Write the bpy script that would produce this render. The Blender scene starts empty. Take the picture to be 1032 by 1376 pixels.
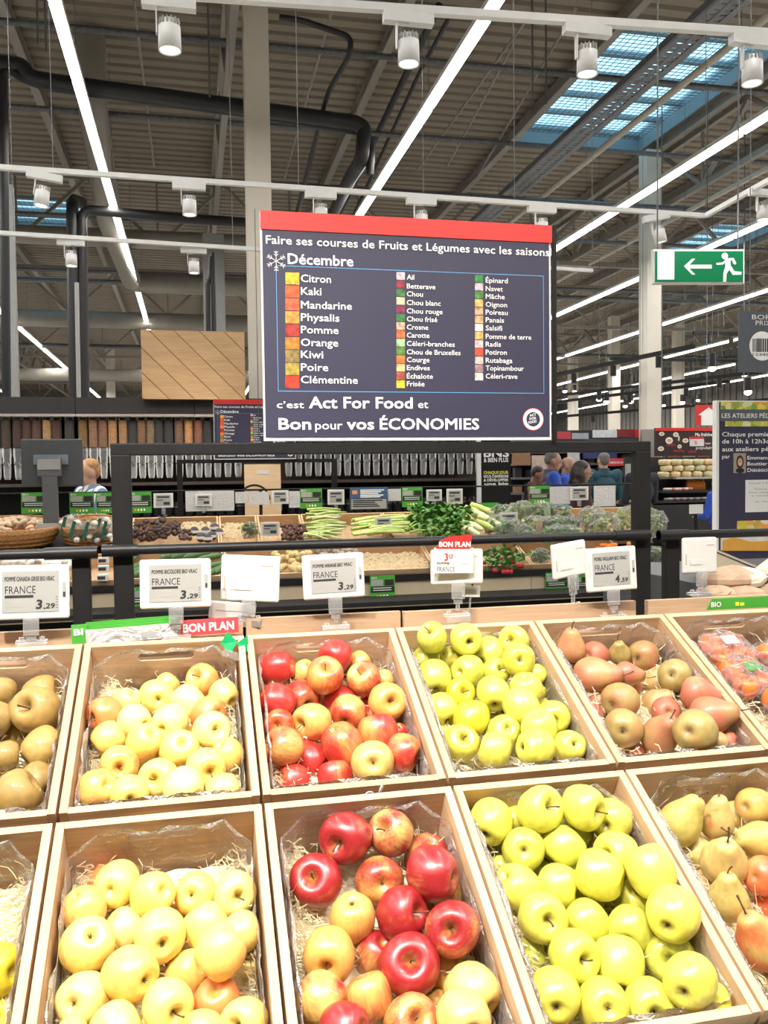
import bpy, bmesh, math, random
from mathutils import Vector, Matrix, Euler
random.seed(7)
S = bpy.context.scene
COL = S.collection
PI = math.pi
# ---------------------------------------------------------------- camera (solved from the vanishing points)
CX, CY, F = 516.0, 688.0, 1167.57
RX = Vector((0.97622241, -0.02143107, 0.21570933)); RY = Vector((-0.21640387, -0.03843466, 0.9755471)); RZ = Vector((-0.01261631, -0.99903127, -0.04215855))
EYE = 1.58
cam = bpy.data.cameras.new('camera'); camo = bpy.data.objects.new('camera', cam); COL.objects.link(camo)
cam.sensor_fit = 'VERTICAL'; cam.sensor_height = 36.0; cam.sensor_width = 27.0; cam.lens = F/1376*36
cam.clip_start = 0.05; cam.clip_end = 300
camo.matrix_world = Matrix(((RX[0], -RX[1], -RX[2], 0), (RY[0], -RY[1], -RY[2], 0), (RZ[0], -RZ[1], -RZ[2], EYE), (0, 0, 0, 1)))
S.camera = camo
def ray(px, py):
    d = Vector((px-CX, py-CY, F)); return Vector((RX.dot(d), RY.dot(d), RZ.dot(d)))
def PY(px, py, y):
    d = ray(px, py); d = d*(y/d[1]); return Vector((d[0], d[1], d[2]+EYE))
def PZ(px, py, z):            # z above the eye
    d = ray(px, py); d = d*(z/d[2]); return Vector((d[0], d[1], d[2]+EYE))
def depth(p): return RX[2]*p[0]+RY[2]*p[1]+RZ[2]*(p[2]-EYE)
# ---------------------------------------------------------------- world, exposure
S.view_settings.view_transform = 'Standard'; S.view_settings.look = 'None'
S.view_settings.exposure = 0.0; S.view_settings.gamma = 1.0; S.view_settings.use_curve_mapping = False
W = bpy.data.worlds.new('sky'); S.world = W; W.use_nodes = True
bg = W.node_tree.nodes['Background']; bg.inputs[0].default_value = (0.50, 0.74, 0.90, 1); bg.inputs[1].default_value = 3.0
def lamp(name, kind, loc, power, col=(1, 1, 1), parent=None, **k):
    l = bpy.data.lights.new(name, kind); l.energy = power; l.color = col
    rot = k.pop('rot', None)
    for a, b in k.items(): setattr(l, a, b)
    o = bpy.data.objects.new(name, l); COL.objects.link(o); o.location = loc
    if rot: o.rotation_euler = rot
    if parent: o.parent = parent
    return o
LED_X = [-8.0, -4.2, -1.0, 2.53, 6.24, 8.85, 12.2, 15.8, 19.4, 23.0]
LED_Z = EYE+3.9
for x in LED_X:                                   # the light of the ceiling strips
    lamp('strip_light', 'AREA', (x, 27, LED_Z-0.06), 800 if -3<x<10 else 1300, (1.0, 0.97, 0.92), shape='RECTANGLE', size=0.12, size_y=60.0)
# row of shop spots above the fruit (the track over and behind the viewer)
for x, y, p in [(-0.9, 0.1, 520), (-0.1, 0.0, 330), (0.75, 0.1, 190), (1.5, 0.2, 140)]:
    lamp('spot_light', 'SPOT', (x, y, EYE+1.9), p, (1.0, 0.955, 0.88), spot_size=1.5, spot_blend=0.6, shadow_soft_size=0.06, rot=(math.radians(28), 0, 0))
# ---------------------------------------------------------------- mesh builder
class MB:
    def __init__(s): s.v = []; s.f = []; s.m = []; s.sm = []
    def add(s, vs, fs, mi=0, smooth=False):
        o = len(s.v); s.v += [tuple(v) for v in vs]; s.f += [tuple(o+i for i in f) for f in fs]
        s.m += [mi]*len(fs); s.sm += [smooth]*len(fs); return s
    def box(s, c, d, rot=None, mi=0):
        c = Vector(c); h = [x/2 for x in d]; vs = []
        for z in (-1, 1):
            for x, y in ((-1, -1), (1, -1), (1, 1), (-1, 1)):
                p = Vector((x*h[0], y*h[1], z*h[2]))
                if rot is not None: p = rot @ p
                vs.append(c+p)
        return s.add(vs, [(3, 2, 1, 0), (4, 5, 6, 7), (0, 1, 5, 4), (1, 2, 6, 5), (2, 3, 7, 6), (3, 0, 4, 7)], mi)
    def mm(s, a, b, mi=0):
        return s.box([(a[i]+b[i])/2 for i in range(3)], [abs(b[i]-a[i]) for i in range(3)], None, mi)
    def bar(s, p0, p1, w, h=None, mi=0):          # rectangular bar between two points
        h = h or w; p0 = Vector(p0); p1 = Vector(p1); d = p1-p0; L = d.length
        q = d.to_track_quat('Y', 'Z').to_matrix()
        return s.box((p0+p1)/2, (w, L, h), q, mi)
    def cyl(s, p0, p1, r0, r1=None, n=12, mi=0, cap=True, smooth=True):
        r1 = r0 if r1 is None else r1
        p0 = Vector(p0); p1 = Vector(p1); q = (p1-p0).to_track_quat('Z', 'Y').to_matrix(); vs = []
        for p, r in ((p0, r0), (p1, r1)):
            for i in range(n):
                a = 2*PI*i/n; vs.append(p+q@Vector((r*math.cos(a), r*math.sin(a), 0)))
        s.add(vs, [(i, (i+1) % n, n+(i+1) % n, n+i) for i in range(n)], mi, smooth)
        if cap: s.add(vs, [tuple(range(n-1, -1, -1)), tuple(range(n, 2*n))], mi)
        return s
    def tube(s, pts, r, n=8, mi=0, cap=True, rr=None):
        pts = [Vector(p) for p in pts]; m = len(pts); vs = []
        up = Vector((0.123, 0.456, 0.88)).normalized()
        for k, p in enumerate(pts):
            t = (pts[min(k+1, m-1)]-pts[max(k-1, 0)]).normalized()
            a = t.cross(up)
            if a.length < 1e-4: a = t.orthogonal()
            a.normalize(); b = t.cross(a)
            up = (b if b.dot(up) > 0 else -b)
            R = r if rr is None else rr[k]
            a = t.cross(up).normalized(); b = t.cross(a)
            for i in range(n):
                w = 2*PI*i/n; vs.append(p+(a*math.cos(w)+b*math.sin(w))*R)
        s.add(vs, [(k*n+i, k*n+(i+1) % n, (k+1)*n+(i+1) % n, (k+1)*n+i) for k in range(m-1) for i in range(n)], mi, True)
        if cap: s.add(vs, [tuple(range(n-1, -1, -1)), tuple(range((m-1)*n, m*n))], mi)
        return s
    def lathe(s, prof, n=16, c=(0, 0, 0), mi=0, M=None, smooth=True, sx=1, sy=1):
        c = Vector(c); vs = []; idx = []
        for r, z in prof:
            if r < 1e-6: idx.append([len(vs)]); vs.append(Vector((0, 0, z)))
            else:
                idx.append(list(range(len(vs), len(vs)+n)))
                for i in range(n):
                    a = 2*PI*i/n; vs.append(Vector((r*sx*math.cos(a), r*sy*math.sin(a), z)))
        fs = []
        for A, B in zip(idx[:-1], idx[1:]):
            for i in range(n):
                j = (i+1) % n
                if len(A) == 1 and len(B) == 1: continue
                if len(A) == 1: fs.append((A[0], B[j], B[i]))
                elif len(B) == 1: fs.append((A[i], A[j], B[0]))
                else: fs.append((A[i], A[j], B[j], B[i]))
        if M is not None: vs = [M@v for v in vs]
        return s.add([v+c for v in vs], fs, mi, smooth)
    def ell(s, c, r, n=12, k=8, M=None, mi=0):
        if not hasattr(r, '__len__'): r = (r, r, r)
        prof = [(math.sin(PI*i/k), -math.cos(PI*i/k)) for i in range(k+1)]; prof[0] = (0, -1); prof[-1] = (0, 1)
        D = Matrix.Diagonal(r)
        return s.lathe(prof, n, c, mi, (M@D) if M is not None else D)
    def prism(s, poly, y0, y1, mi=0):             # polygon in XZ, extruded along Y
        n = len(poly); vs = [(x, y0, z) for x, z in poly]+[(x, y1, z) for x, z in poly]
        return s.add(vs, [tuple(range(n)), tuple(range(2*n-1, n-1, -1))]+[(i, n+i, n+(i+1) % n, (i+1) % n) for i in range(n)], mi)
    def build(s, name, mat=None, parent=None, world=False, at=None):
        me = bpy.data.meshes.new(name); vs = s.v; off = None
        if at is not None: off = Vector(at)
        elif world and parent is not None: off = world_of(parent)
        if off is not None: vs = [(v[0]-off[0], v[1]-off[1], v[2]-off[2]) for v in vs]
        me.from_pydata(vs, [], s.f)
        me.polygons.foreach_set('use_smooth', s.sm); me.polygons.foreach_set('material_index', s.m)
        for m in (mat if isinstance(mat, (list, tuple)) else [mat]):
            if m: me.materials.append(m)
        me.update()
        o = bpy.data.objects.new(name, me); COL.objects.link(o)
        if parent is not None: o.parent = parent
        if at is not None: o.location = at
        return o
def world_of(o):
    v = Vector(o.location)
    while o.parent: o = o.parent; v += Vector(o.location)
    return v
def tag(o, label=None, cat=None, group=None, kind=None):
    if label: o['label'] = label
    if cat: o['category'] = cat
    if group: o['group'] = group
    if kind: o['kind'] = kind
    return o
def thing(name, label, cat, loc=(0, 0, 0), group=None, rot=(0, 0, 0)):
    o = bpy.data.objects.new(name, None); COL.objects.link(o); o.location = loc; o.rotation_euler = rot; o.empty_display_size = 0.05
    return tag(o, label, cat, group)
def struct(o, label, cat='building'): return tag(o, label, cat, kind='structure')
def inst(src, parent=None, loc=None, name=None):
    c = src.copy(); COL.objects.link(c); c.parent = parent
    if loc is not None: c.location = loc
    for k in ('label', 'category', 'group'):
        pass
    return c
def dup(root, loc=None, rot=None, label=None, group=None, parent=None):
    r = inst(root, parent, loc)
    if rot is not None: r.rotation_euler = rot
    if label: r['label'] = label
    if group: r['group'] = group
    for ch in root.children:
        c = inst(ch, r)
        for g in ch.children: inst(g, c)
    return r
def bev(o, w, seg=2):
    m = o.modifiers.new('bevel', 'BEVEL'); m.width = w; m.segments = seg; m.limit_method = 'ANGLE'; return o
# ---------------------------------------------------------------- materials
MATS = {}
def nt(name):
    m = bpy.data.materials.new(name); m.use_nodes = True; MATS[name] = m
    t = m.node_tree; return m, t, t.nodes['Principled BSDF']
def node(t, kind, **k):
    n = t.nodes.new(kind)
    for a, b in k.items(): setattr(n, a, b)
    return n
ORD = ['first', 'second', 'third', 'fourth', 'fifth', 'sixth', 'seventh', 'eighth', 'ninth', 'tenth', 'eleventh', 'twelfth', 'thirteenth', 'fourteenth', 'fifteenth', 'sixteenth', 'seventeenth', 'eighteenth', 'nineteenth', 'twentieth']
def plain(name, col, rough=0.5, metal=0.0, var=0.06, scale=20, bump=0.0, spec=0.5, trans=0, alpha=1, emit=None, es=1, objcol=False, coat=0):
    m, t, p = nt(name)
    p.inputs['Roughness'].default_value = rough; p.inputs['Metallic'].default_value = metal
    p.inputs['Specular IOR Level'].default_value = spec; p.inputs['Transmission Weight'].default_value = trans
    p.inputs['Coat Weight'].default_value = coat
    c4 = (*col, 1)
    if var > 0 or objcol:
        tc = node(t, 'ShaderNodeTexCoord'); nz = node(t, 'ShaderNodeTexNoise'); nz.inputs['Scale'].default_value = scale; nz.inputs['Detail'].default_value = 4
        t.links.new(tc.outputs['Object'], nz.inputs['Vector'])
        mr = node(t, 'ShaderNodeMapRange'); mr.inputs[1].default_value = 0.3; mr.inputs[2].default_value = 0.7; mr.inputs[3].default_value = 1-var; mr.inputs[4].default_value = 1+var
        t.links.new(nz.outputs[0], mr.inputs[0])
        mx = node(t, 'ShaderNodeVectorMath', operation='SCALE')
        if objcol:
            oi = node(t, 'ShaderNodeObjectInfo'); t.links.new(oi.outputs['Color'], mx.inputs[0])
        else: mx.inputs[0].default_value = col
        t.links.new(mr.outputs[0], mx.inputs['Scale']); t.links.new(mx.outputs[0], p.inputs['Base Color'])
        if bump > 0:
            b = node(t, 'ShaderNodeBump'); b.inputs['Strength'].default_value = bump; b.inputs['Distance'].default_value = 0.01
            t.links.new(nz.outputs[0], b.inputs['Height']); t.links.new(b.outputs[0], p.inputs['Normal'])
    else: p.inputs['Base Color'].default_value = c4
    if emit: p.inputs['Emission Color'].default_value = (*emit, 1); p.inputs['Emission Strength'].default_value = es
    return m
def glassy(name, col=(1, 1, 1), opacity=0.25, rough=0.12, bump=0.6, scale=40):
    # thin clear plastic: mostly transparent, glossy glints on its creases
    m, t, p = nt(name); out = t.nodes['Material Output']
    tr = node(t, 'ShaderNodeBsdfTransparent'); tr.inputs[0].default_value = (*col, 1)
    p.inputs['Base Color'].default_value = (0.9, 0.9, 0.9, 1); p.inputs['Roughness'].default_value = rough; p.inputs['Specular IOR Level'].default_value = 1.0
    tc = node(t, 'ShaderNodeTexCoord'); nz = node(t, 'ShaderNodeTexNoise'); nz.inputs['Scale'].default_value = scale; nz.inputs['Detail'].default_value = 3; nz.inputs['Distortion'].default_value = 1.5
    t.links.new(tc.outputs['Object'], nz.inputs['Vector'])
    b = node(t, 'ShaderNodeBump'); b.inputs['Strength'].default_value = bump; b.inputs['Distance'].default_value = 0.02
    t.links.new(nz.outputs[0], b.inputs['Height']); t.links.new(b.outputs[0], p.inputs['Normal'])
    fr = node(t, 'ShaderNodeFresnel'); fr.inputs[0].default_value = 1.5; t.links.new(b.outputs[0], fr.inputs['Normal'])
    ma = node(t, 'ShaderNodeMath', operation='ADD'); ma.inputs[1].default_value = opacity; ma.use_clamp = True
    t.links.new(fr.outputs[0], ma.inputs[0])
    mx = node(t, 'ShaderNodeMixShader'); t.links.new(ma.outputs[0], mx.inputs[0]); t.links.new(tr.outputs[0], mx.inputs[1]); t.links.new(p.outputs[0], mx.inputs[2])
    t.links.new(mx.outputs[0], out.inputs[0]); return m
def wood(name, c1, c2, axis=0, scale=14, rough=0.6, knots=True):
    m, t, p = nt(name); tc = node(t, 'ShaderNodeTexCoord'); mp = node(t, 'ShaderNodeMapping')
    oi = node(t, 'ShaderNodeObjectInfo')
    t.links.new(tc.outputs['Object'], mp.inputs[0])
    sc = [9.0]*3; sc[axis] = 0.7; mp.inputs['Scale'].default_value = sc
    va = node(t, 'ShaderNodeVectorMath', operation='ADD'); t.links.new(mp.outputs[0], va.inputs[0])
    vm = node(t, 'ShaderNodeVectorMath', operation='SCALE'); vm.inputs[0].default_value = (7, 11, 13); t.links.new(oi.outputs['Random'], vm.inputs['Scale']); t.links.new(vm.outputs[0], va.inputs[1])
    nz = node(t, 'ShaderNodeTexNoise'); nz.inputs['Scale'].default_value = scale; nz.inputs['Detail'].default_value = 6; nz.inputs['Distortion'].default_value = 0.6
    t.links.new(va.outputs[0], nz.inputs['Vector'])
    n2 = node(t, 'ShaderNodeTexNoise'); n2.inputs['Scale'].default_value = 1.2; t.links.new(va.outputs[0], n2.inputs['Vector'])
    ad = node(t, 'ShaderNodeMath', operation='MULTIPLY_ADD'); ad.inputs[1].default_value = 0.5; t.links.new(nz.outputs[0], ad.inputs[0])
    h = node(t, 'ShaderNodeMath', operation='MULTIPLY'); h.inputs[1].default_value = 0.5; t.links.new(n2.outputs[0], h.inputs[0]); t.links.new(h.outputs[0], ad.inputs[2])
    cr = node(t, 'ShaderNodeValToRGB'); cr.color_ramp.elements[0].position = 0.36; cr.color_ramp.elements[0].color = (*c2, 1); cr.color_ramp.elements[1].position = 0.62; cr.color_ramp.elements[1].color = (*c1, 1)
    t.links.new(ad.outputs[0], cr.inputs[0]); t.links.new(cr.outputs[0], p.inputs['Base Color'])
    b = node(t, 'ShaderNodeBump'); b.inputs['Strength'].default_value = 0.15; b.inputs['Distance'].default_value = 0.003; t.links.new(nz.outputs[0], b.inputs['Height']); t.links.new(b.outputs[0], p.inputs['Normal'])
    p.inputs['Roughness'].default_value = rough; return m
PINE_X = wood('pine_along_x', (0.66, 0.46, 0.27), (0.50, 0.31, 0.17), 0)
PINE_Y = wood('pine_along_y', (0.66, 0.46, 0.27), (0.50, 0.31, 0.17), 1)
LEDGE = wood('pale_board', (0.52, 0.35, 0.22), (0.42, 0.27, 0.16), 0)
OAK = wood('light_oak', (0.80, 0.58, 0.36), (0.70, 0.48, 0.28), 0, 6)
BLACK = plain('black_powder_coat', (0.012, 0.011, 0.011), 0.6, var=0.15, spec=0.2)
BLACKPL = plain('black_plastic', (0.012, 0.011, 0.012), 0.4, var=0.1, spec=0.3)
GREY = plain('grey_steel', (0.10, 0.10, 0.105), 0.45, 0.2)
DGREY = plain('dark_grey_shell', (0.045, 0.048, 0.052), 0.55)
LGREY = plain('light_grey_paint', (0.36, 0.36, 0.345), 0.5)
BEIGE = plain('beige_paint', (0.40, 0.37, 0.30), 0.55)
WHITE = plain('white_plastic', (0.64, 0.63, 0.60), 0.4, var=0.02)
WHITEM = plain('white_metal', (0.72, 0.72, 0.70), 0.4, var=0.03)
PAPER = plain('white_card', (0.66, 0.66, 0.64), 0.7, var=0.02)
TXTW = plain('white_print', (0.80, 0.80, 0.78), 0.6, var=0)
TXTK = plain('black_print', (0.03, 0.03, 0.035), 0.6, var=0)
TXTR = plain('red_print', (0.75, 0.03, 0.03), 0.5, var=0)
TXTY = plain('yellow_print', (0.75, 0.75, 0.05), 0.5, var=0)
RED = plain('red_board', (0.58, 0.022, 0.016), 0.5, var=0.03)
NAVY = plain('navy_board', (0.026, 0.024, 0.055), 0.55, var=0.05, scale=5)
GREEN = plain('green_card', (0.06, 0.33, 0.035), 0.5, var=0.05)
DGREEN = plain('exit_green', (0.0, 0.16, 0.06), 0.35, var=0.03)
BLUEL = plain('blue_line', (0.10, 0.33, 0.62), 0.5, var=0)
SCREEN = plain('e_paper', (0.36, 0.365, 0.35), 0.35, var=0.02)
SLATE = plain('slate_board', (0.085, 0.095, 0.11), 0.5)
CLEAR = glassy('clear_plastic', (0.97, 0.97, 0.97), 0.16, 0.1, 0.2)
LINER = glassy('clear_film', (0.99, 0.99, 0.99), 0.03, 0.14, 0.8, 26)
FILM = glassy('wrap_film', (0.99, 0.99, 0.99), 0.07, 0.14, 1.0, 30)
OBJ = plain('coloured', (1, 1, 1), 0.5, var=0.12, scale=25, objcol=True)
OBJG = plain('coloured_speckled', (1, 1, 1), 0.6, var=0.45, scale=60, objcol=True)
EMI = plain('led_tube', (1, 1, 1), 0.5, var=0, emit=(1.0, 0.98, 0.95), es=6)
SPOTE = plain('lamp_lens', (1, 1, 1), 0.5, var=0, emit=(1.0, 0.96, 0.88), es=8)
# ---------------------------------------------------------------- lettering
def text_mesh(s, bold=0.0, shear=0.0, res=2):
    c = bpy.data.curves.new('txt', 'FONT'); c.body = s; c.size = 1; c.offset = 0; c.shear = shear; c.resolution_u = res; c.fill_mode = 'FRONT'
    o = bpy.data.objects.new('txt', c); me = bpy.data.meshes.new_from_object(o)
    bpy.data.objects.remove(o); bpy.data.curves.remove(c)
    if bold > .003:                       # heavier strokes: the outline repeated a little to each side
        vs = [tuple(v.co) for v in me.vertices]; fs = [tuple(p.vertices) for p in me.polygons]; V_ = []; F_ = []; b = bold*.75
        for k_, (dx, dy) in enumerate(((-b, -b), (b, -b), (b, b), (-b, b))):
            o_ = len(V_); V_ += [(x+dx, y+dy, k_) for x, y, z in vs]; F_ += [tuple(i+o_ for i in f) for f in fs]
        me.clear_geometry(); me.from_pydata(V_, [], F_)
    return me
CAPH = 0.729
def letter(parent, s, x, z, width, cap, mat, y=-0.001, bold=0.0, shear=0.0, name='lettering'):
    """text in the parent's XZ plane, left/baseline at x, z; fitted to width; cap = capital height"""
    me = text_mesh(s, bold, shear)
    xs = [v.co.x for v in me.vertices]
    if not xs: return None
    x0, x1 = min(xs), max(xs); sx = width/(x1-x0); sz = cap/CAPH if cap else sx
    for v in me.vertices: a, b = v.co.x, v.co.y; v.co = ((a-x0)*sx, -v.co.z*.00015, b*sz)
    me.materials.clear(); me.materials.append(mat)
    # face towards -Y
    o = bpy.data.objects.new(name, me); COL.objects.link(o); o.parent = parent; o.location = (x, y, z)
    return o
class Board:
    """flat board facing -Y whose pieces are placed from points on its plane"""
    def __init__(s, root, y): s.root = root; s.y = y; s.o = world_of(root)
    def p(s, px, py): q = PY(px, py, s.y); return q-s.o
    def text(s, t, x0, x1, yb, cap, mat=None, bold=0.012, dy=-0.0032, shear=0, yb1=None):
        a = s.p(x0, yb); b = s.p(x1, yb if yb1 is None else yb1)
        dd = depth(PY(x0, yb, s.y))
        o = letter(s.root, t, a[0], a[2], b[0]-a[0], cap*dd/F, mat or TXTW, a[1]+dy, bold, shear)
        return o
    def rect(s, name, x0, y0, x1, y1, mat, th=0.002, dy=0.0, parent=None, col=None):
        a = s.p(x0, y0); b = s.p(x1, y1)
        o = MB().mm((a[0], a[1]+dy-th, b[2]), (b[0], a[1]+dy, a[2])).build(name, mat, parent or s.root)
        if col: o.color = (*col, 1)
        return o
def lin(r, g, b):
    f = lambda c: ((c/255)/12.92 if c <= 10 else ((c/255+0.055)/1.055)**2.4)
    return (f(r), f(g), f(b))
def setcol(o, c, a=1): o.color = (c[0], c[1], c[2], a); return o
# ================================================================ the shell of the hall
XL, XR, YF, YB, ZC = -12.0, 26.0, -6.0, 62.0, EYE+6.0
def tile_mat():
    m, t, p = nt('floor_tiles'); tc = node(t, 'ShaderNodeTexCoord'); br = node(t, 'ShaderNodeTexBrick'); br.offset = 0
    br.inputs['Scale'].default_value = 1; br.inputs['Brick Width'].default_value = 0.6; br.inputs['Row Height'].default_value = 0.6; br.inputs['Mortar Size'].default_value = 0.004
    br.inputs['Color1'].default_value = (0.52, 0.50, 0.46, 1); br.inputs['Color2'].default_value = (0.48, 0.46, 0.43, 1); br.inputs['Mortar'].default_value = (0.2, 0.19, 0.18, 1)
    t.links.new(tc.outputs['Object'], br.inputs['Vector']); t.links.new(br.outputs[0], p.inputs['Base Color']); p.inputs['Roughness'].default_value = 0.25; return m
DECK = plain('deck_sheet', (0.21, 0.175, 0.13), 0.6, var=0.08, scale=0.6)
DECKD = plain('wall_sheet', (0.16, 0.15, 0.135), 0.65, var=0.1, scale=0.5)
STEEL = plain('beige_steel', (0.24, 0.22, 0.185), 0.5, var=0.08, scale=3)
PIPEB = plain('pipe_lagging', (0.012, 0.012, 0.013), 0.5)
TRAY = plain('galvanised', (0.13, 0.135, 0.14), 0.5, 0.3, var=0.2)
COLM = plain('column_paint', (0.66, 0.61, 0.52), 0.5, var=0.05, scale=2)
struct(MB().mm((XL-0.1, YF, -0.1), (XR, YB, 0)).build('floor', tile_mat()), 'pale tiled shop floor')
def ribwall(name, a, b, h, nrm):
    a = Vector(a); b = Vector(b); d = b-a; L = d.length; d.normalize(); n = int(L/0.5); mb = MB(); nn = Vector(nrm)
    for i in range(n):
        p = a+d*(L*i/n); q = a+d*(L*(i+0.5)/n); r = a+d*(L*(i+1)/n)
        vs = [p, q, q+nn*0.06, r+nn*0.06, r]
        up = Vector((0, 0, h)); A = [p, q, q+nn*0.06, r+nn*0.06, r]
        mb.add(A+[v+up for v in A], [(0, 1, 6, 5), (1, 2, 7, 6), (2, 3, 8, 7), (3, 4, 9, 8)])
    c = (a+b)/2-nn*0.08
    mb.box((c[0], c[1], h/2), (abs(d[0])*L+0.1, abs(d[1])*L+0.1, h))
    return struct(mb.build(name, DECKD), 'ribbed metal side wall of the hall')
ribwall('wall_left', (XL, YF, 0), (XL, YB, 0), ZC, (1, 0, 0)); ribwall('wall_right', (XR, YF, 0), (XR, YB, 0), ZC, (-1, 0, 0))
ribwall('wall_back', (XL, YB, 0), (XR, YB, 0), ZC, (0, -1, 0)); ribwall('wall_front', (XL, YF, 0), (XR, YF, 0), ZC, (0, 1, 0))
# trapezoidal roof deck with openings for the skylights
SKY = [(5.75, 8.25, 10.8, 15.0), (-4.1, -2.2, 19.9, 22.6), (12.3, 14.2, 19.0, 22.5), (5.80, 7.72, 26, 29)]
mb = MB(); y = YF; P = 0.27
while y < YB:
    cuts = sorted([(a, b) for a, b, c, d in SKY if c-0.01 <= y < d])
    xs = [XL]
    for a, b in cuts: xs += [a, b]
    xs.append(XR)
    for i in range(0, len(xs), 2):
        x0, x1 = xs[i], xs[i+1]; pr = [(0, 0), (0.16, 0), (0.185, 0.05), (0.245, 0.05), (0.27, 0)]
        vs = [(x, y+a, ZC+b) for x in (x0, x1) for a, b in pr]
        mb.add(vs, [(k, k+1, k+6, k+5) for k in range(4)])
    y += P
struct(mb.build('ceiling', DECK), 'beige corrugated metal roof deck')
# skylights: curb, glazing bars, translucent panes and a mesh grid
def pane_mat():
    m, t, p = nt('skylight_pane'); out = t.nodes['Material Output']; tr = node(t, 'ShaderNodeBsdfTransparent'); tl = node(t, 'ShaderNodeBsdfTranslucent')
    tr.inputs[0].default_value = (0.75, 0.88, 0.92, 1); tl.inputs[0].default_value = (0.75, 0.88, 0.92, 1)
    mx = node(t, 'ShaderNodeMixShader'); mx.inputs[0].default_value = 0.5; t.links.new(tr.outputs[0], mx.inputs[1]); t.links.new(tl.outputs[0], mx.inputs[2]); t.links.new(mx.outputs[0], out.inputs[0]); return m
PANE = pane_mat(); CURB = plain('curb_paint', (0.20, 0.27, 0.30), 0.5)
for n, (a, b, c, d) in enumerate(SKY):
    r = thing('window', 'roof skylight number %d with grey bars' % (n+1), 'window', ((a+b)/2, (c+d)/2, ZC)); r.name = 'window_%d' % (n+1); r['kind'] = 'structure'; r['label'] = ['blue-lit roof skylight crossed by the cable tray, upper right', 'blue-lit roof skylight on the left above the black pipes', 'distant roof skylight at far right', 'distant roof skylight beyond the first one'][n]
    cu = MB()
    for p0, p1 in (((a-.04, c-.04), (b+.04, c)), ((a-.04, d), (b+.04, d+.04)), ((a-.04, c), (a, d)), ((b, c), (b+.04, d))):
        cu.mm((p0[0], p0[1], ZC-0.05), (p1[0], p1[1], ZC+0.36))
    cu.build('curb', CURB, r, True)
    nb = 6
    for i in range(nb):
        ya = c+(d-c)*i/nb; yb = c+(d-c)*(i+1)/nb
        MB().mm((a, ya+0.02, ZC+0.30), (b, yb-0.02, ZC+0.31)).build('pane', PANE, r, True)
        MB().mm((a, yb-0.05, ZC+0.22), (b, yb+0.05, ZC+0.29)).build('glazing_bar', CURB, r, True)
    g = MB()
    k = a+0.1
    while k < b: g.mm((k-.004, c, ZC+0.17), (k+.004, d, ZC+0.178)); k += 0.1
    k = c+0.1
    while k < d: g.mm((a, k-.004, ZC+0.17), (b, k+.004, ZC+0.178)); k += 0.1
    tag(g.build('safety_grid', TRAY, r, True), kind='stuff')
# purlins along the hall, lattice trusses, columns
k = 0
for x in [-11, -8.7, -6.4, -4.15, -2.15, 2.75, 5.62, 8.40, 10.2, 12.2, 14.3, 16.8, 19.2, 21.6]:
    m = MB()
    m.mm((x-.06, YF, ZC-.20), (x+.06, YB, ZC-.19)); m.mm((x-.008, YF, ZC-.19), (x+.008, YB, ZC-.03)); m.mm((x-.06, YF, ZC-.03), (x+.06, YB, ZC-.02))
    o = m.build('trim', STEEL); o.name = 'trim_%d' % (k+1); struct(o, 'beige steel roof purlin, %s from the left wall' % ORD[k]); k += 1
def truss(a, b, h, n, w=0.09):
    global k
    a = Vector(a); b = Vector(b); up = Vector((0, 0, h)); m = MB()
    r = thing('trim', None, None, (a+b)/2); r.name = 'trim_%d' % (k+1); k += 1; r['kind'] = 'structure'; r['label'] = 'beige lattice roof truss, %s of the nine' % ORD[(k-15) % 20]
    MB().bar(a, b, w).build('bottom_chord', STEEL, r, True); MB().bar(a+up, b+up, w).build('top_chord', STEEL, r, True)
    for i in range(n):
        p = a+(b-a)*(i/n); q = a+(b-a)*((i+.5)/n); s = a+(b-a)*((i+1)/n)
        m.bar(p+up, q, w*.7); m.bar(q, s+up, w*.7); m.bar(q, q+up, w*.4)
    tag(m.build('lattice_web', STEEL, r, True), kind='stuff')
truss((0.55, YF+.2, ZC-1.05), (0.55, YB-.2, ZC-1.05), 0.95, 26)
truss((-7.0, YF+.2, ZC-1.05), (-7.0, YB-.2, ZC-1.05), 0.95, 26)
truss((8.75, YF+.2, ZC-1.05), (8.75, YB-.2, ZC-1.05), 0.95, 26)
truss((15.8, YF+.2, ZC-1.05), (15.8, YB-.2, ZC-1.05), 0.95, 26)
for yy in (17.2, 24.5, 33, 42, 51): truss((XL+.2, yy, ZC-1.6), (XR-.2, yy, ZC-1.6), 1.2, 15)
def column(name, x, y, w, mat=COLM, label='', top=None):
    m = MB(); t = 0.02; d = w; ZT_ = top or ZC-.2
    m.mm((x-w/2, y-d/2, 0), (x+w/2, y-d/2+t, ZT_)); m.mm((x-w/2, y+d/2-t, 0), (x+w/2, y+d/2, ZT_)); m.mm((x-t/2, y-d/2+t, 0), (x+t/2, y+d/2-t, ZT_))
    m.mm((x-w/2+.02, y-d/2+t, 0), (x-w/2+.05, y+d/2-t, ZT_)); m.mm((x+w/2-.05, y-d/2+t, 0), (x+w/2-.02, y+d/2-t, ZT_))
    o = m.build(name, mat, at=(x, y, 0)); o['kind'] = 'structure'; o['label'] = label; return o
c1 = column('trim_40', 0.80, 9.95, 0.27, label='pale steel column behind the big sign')
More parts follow.
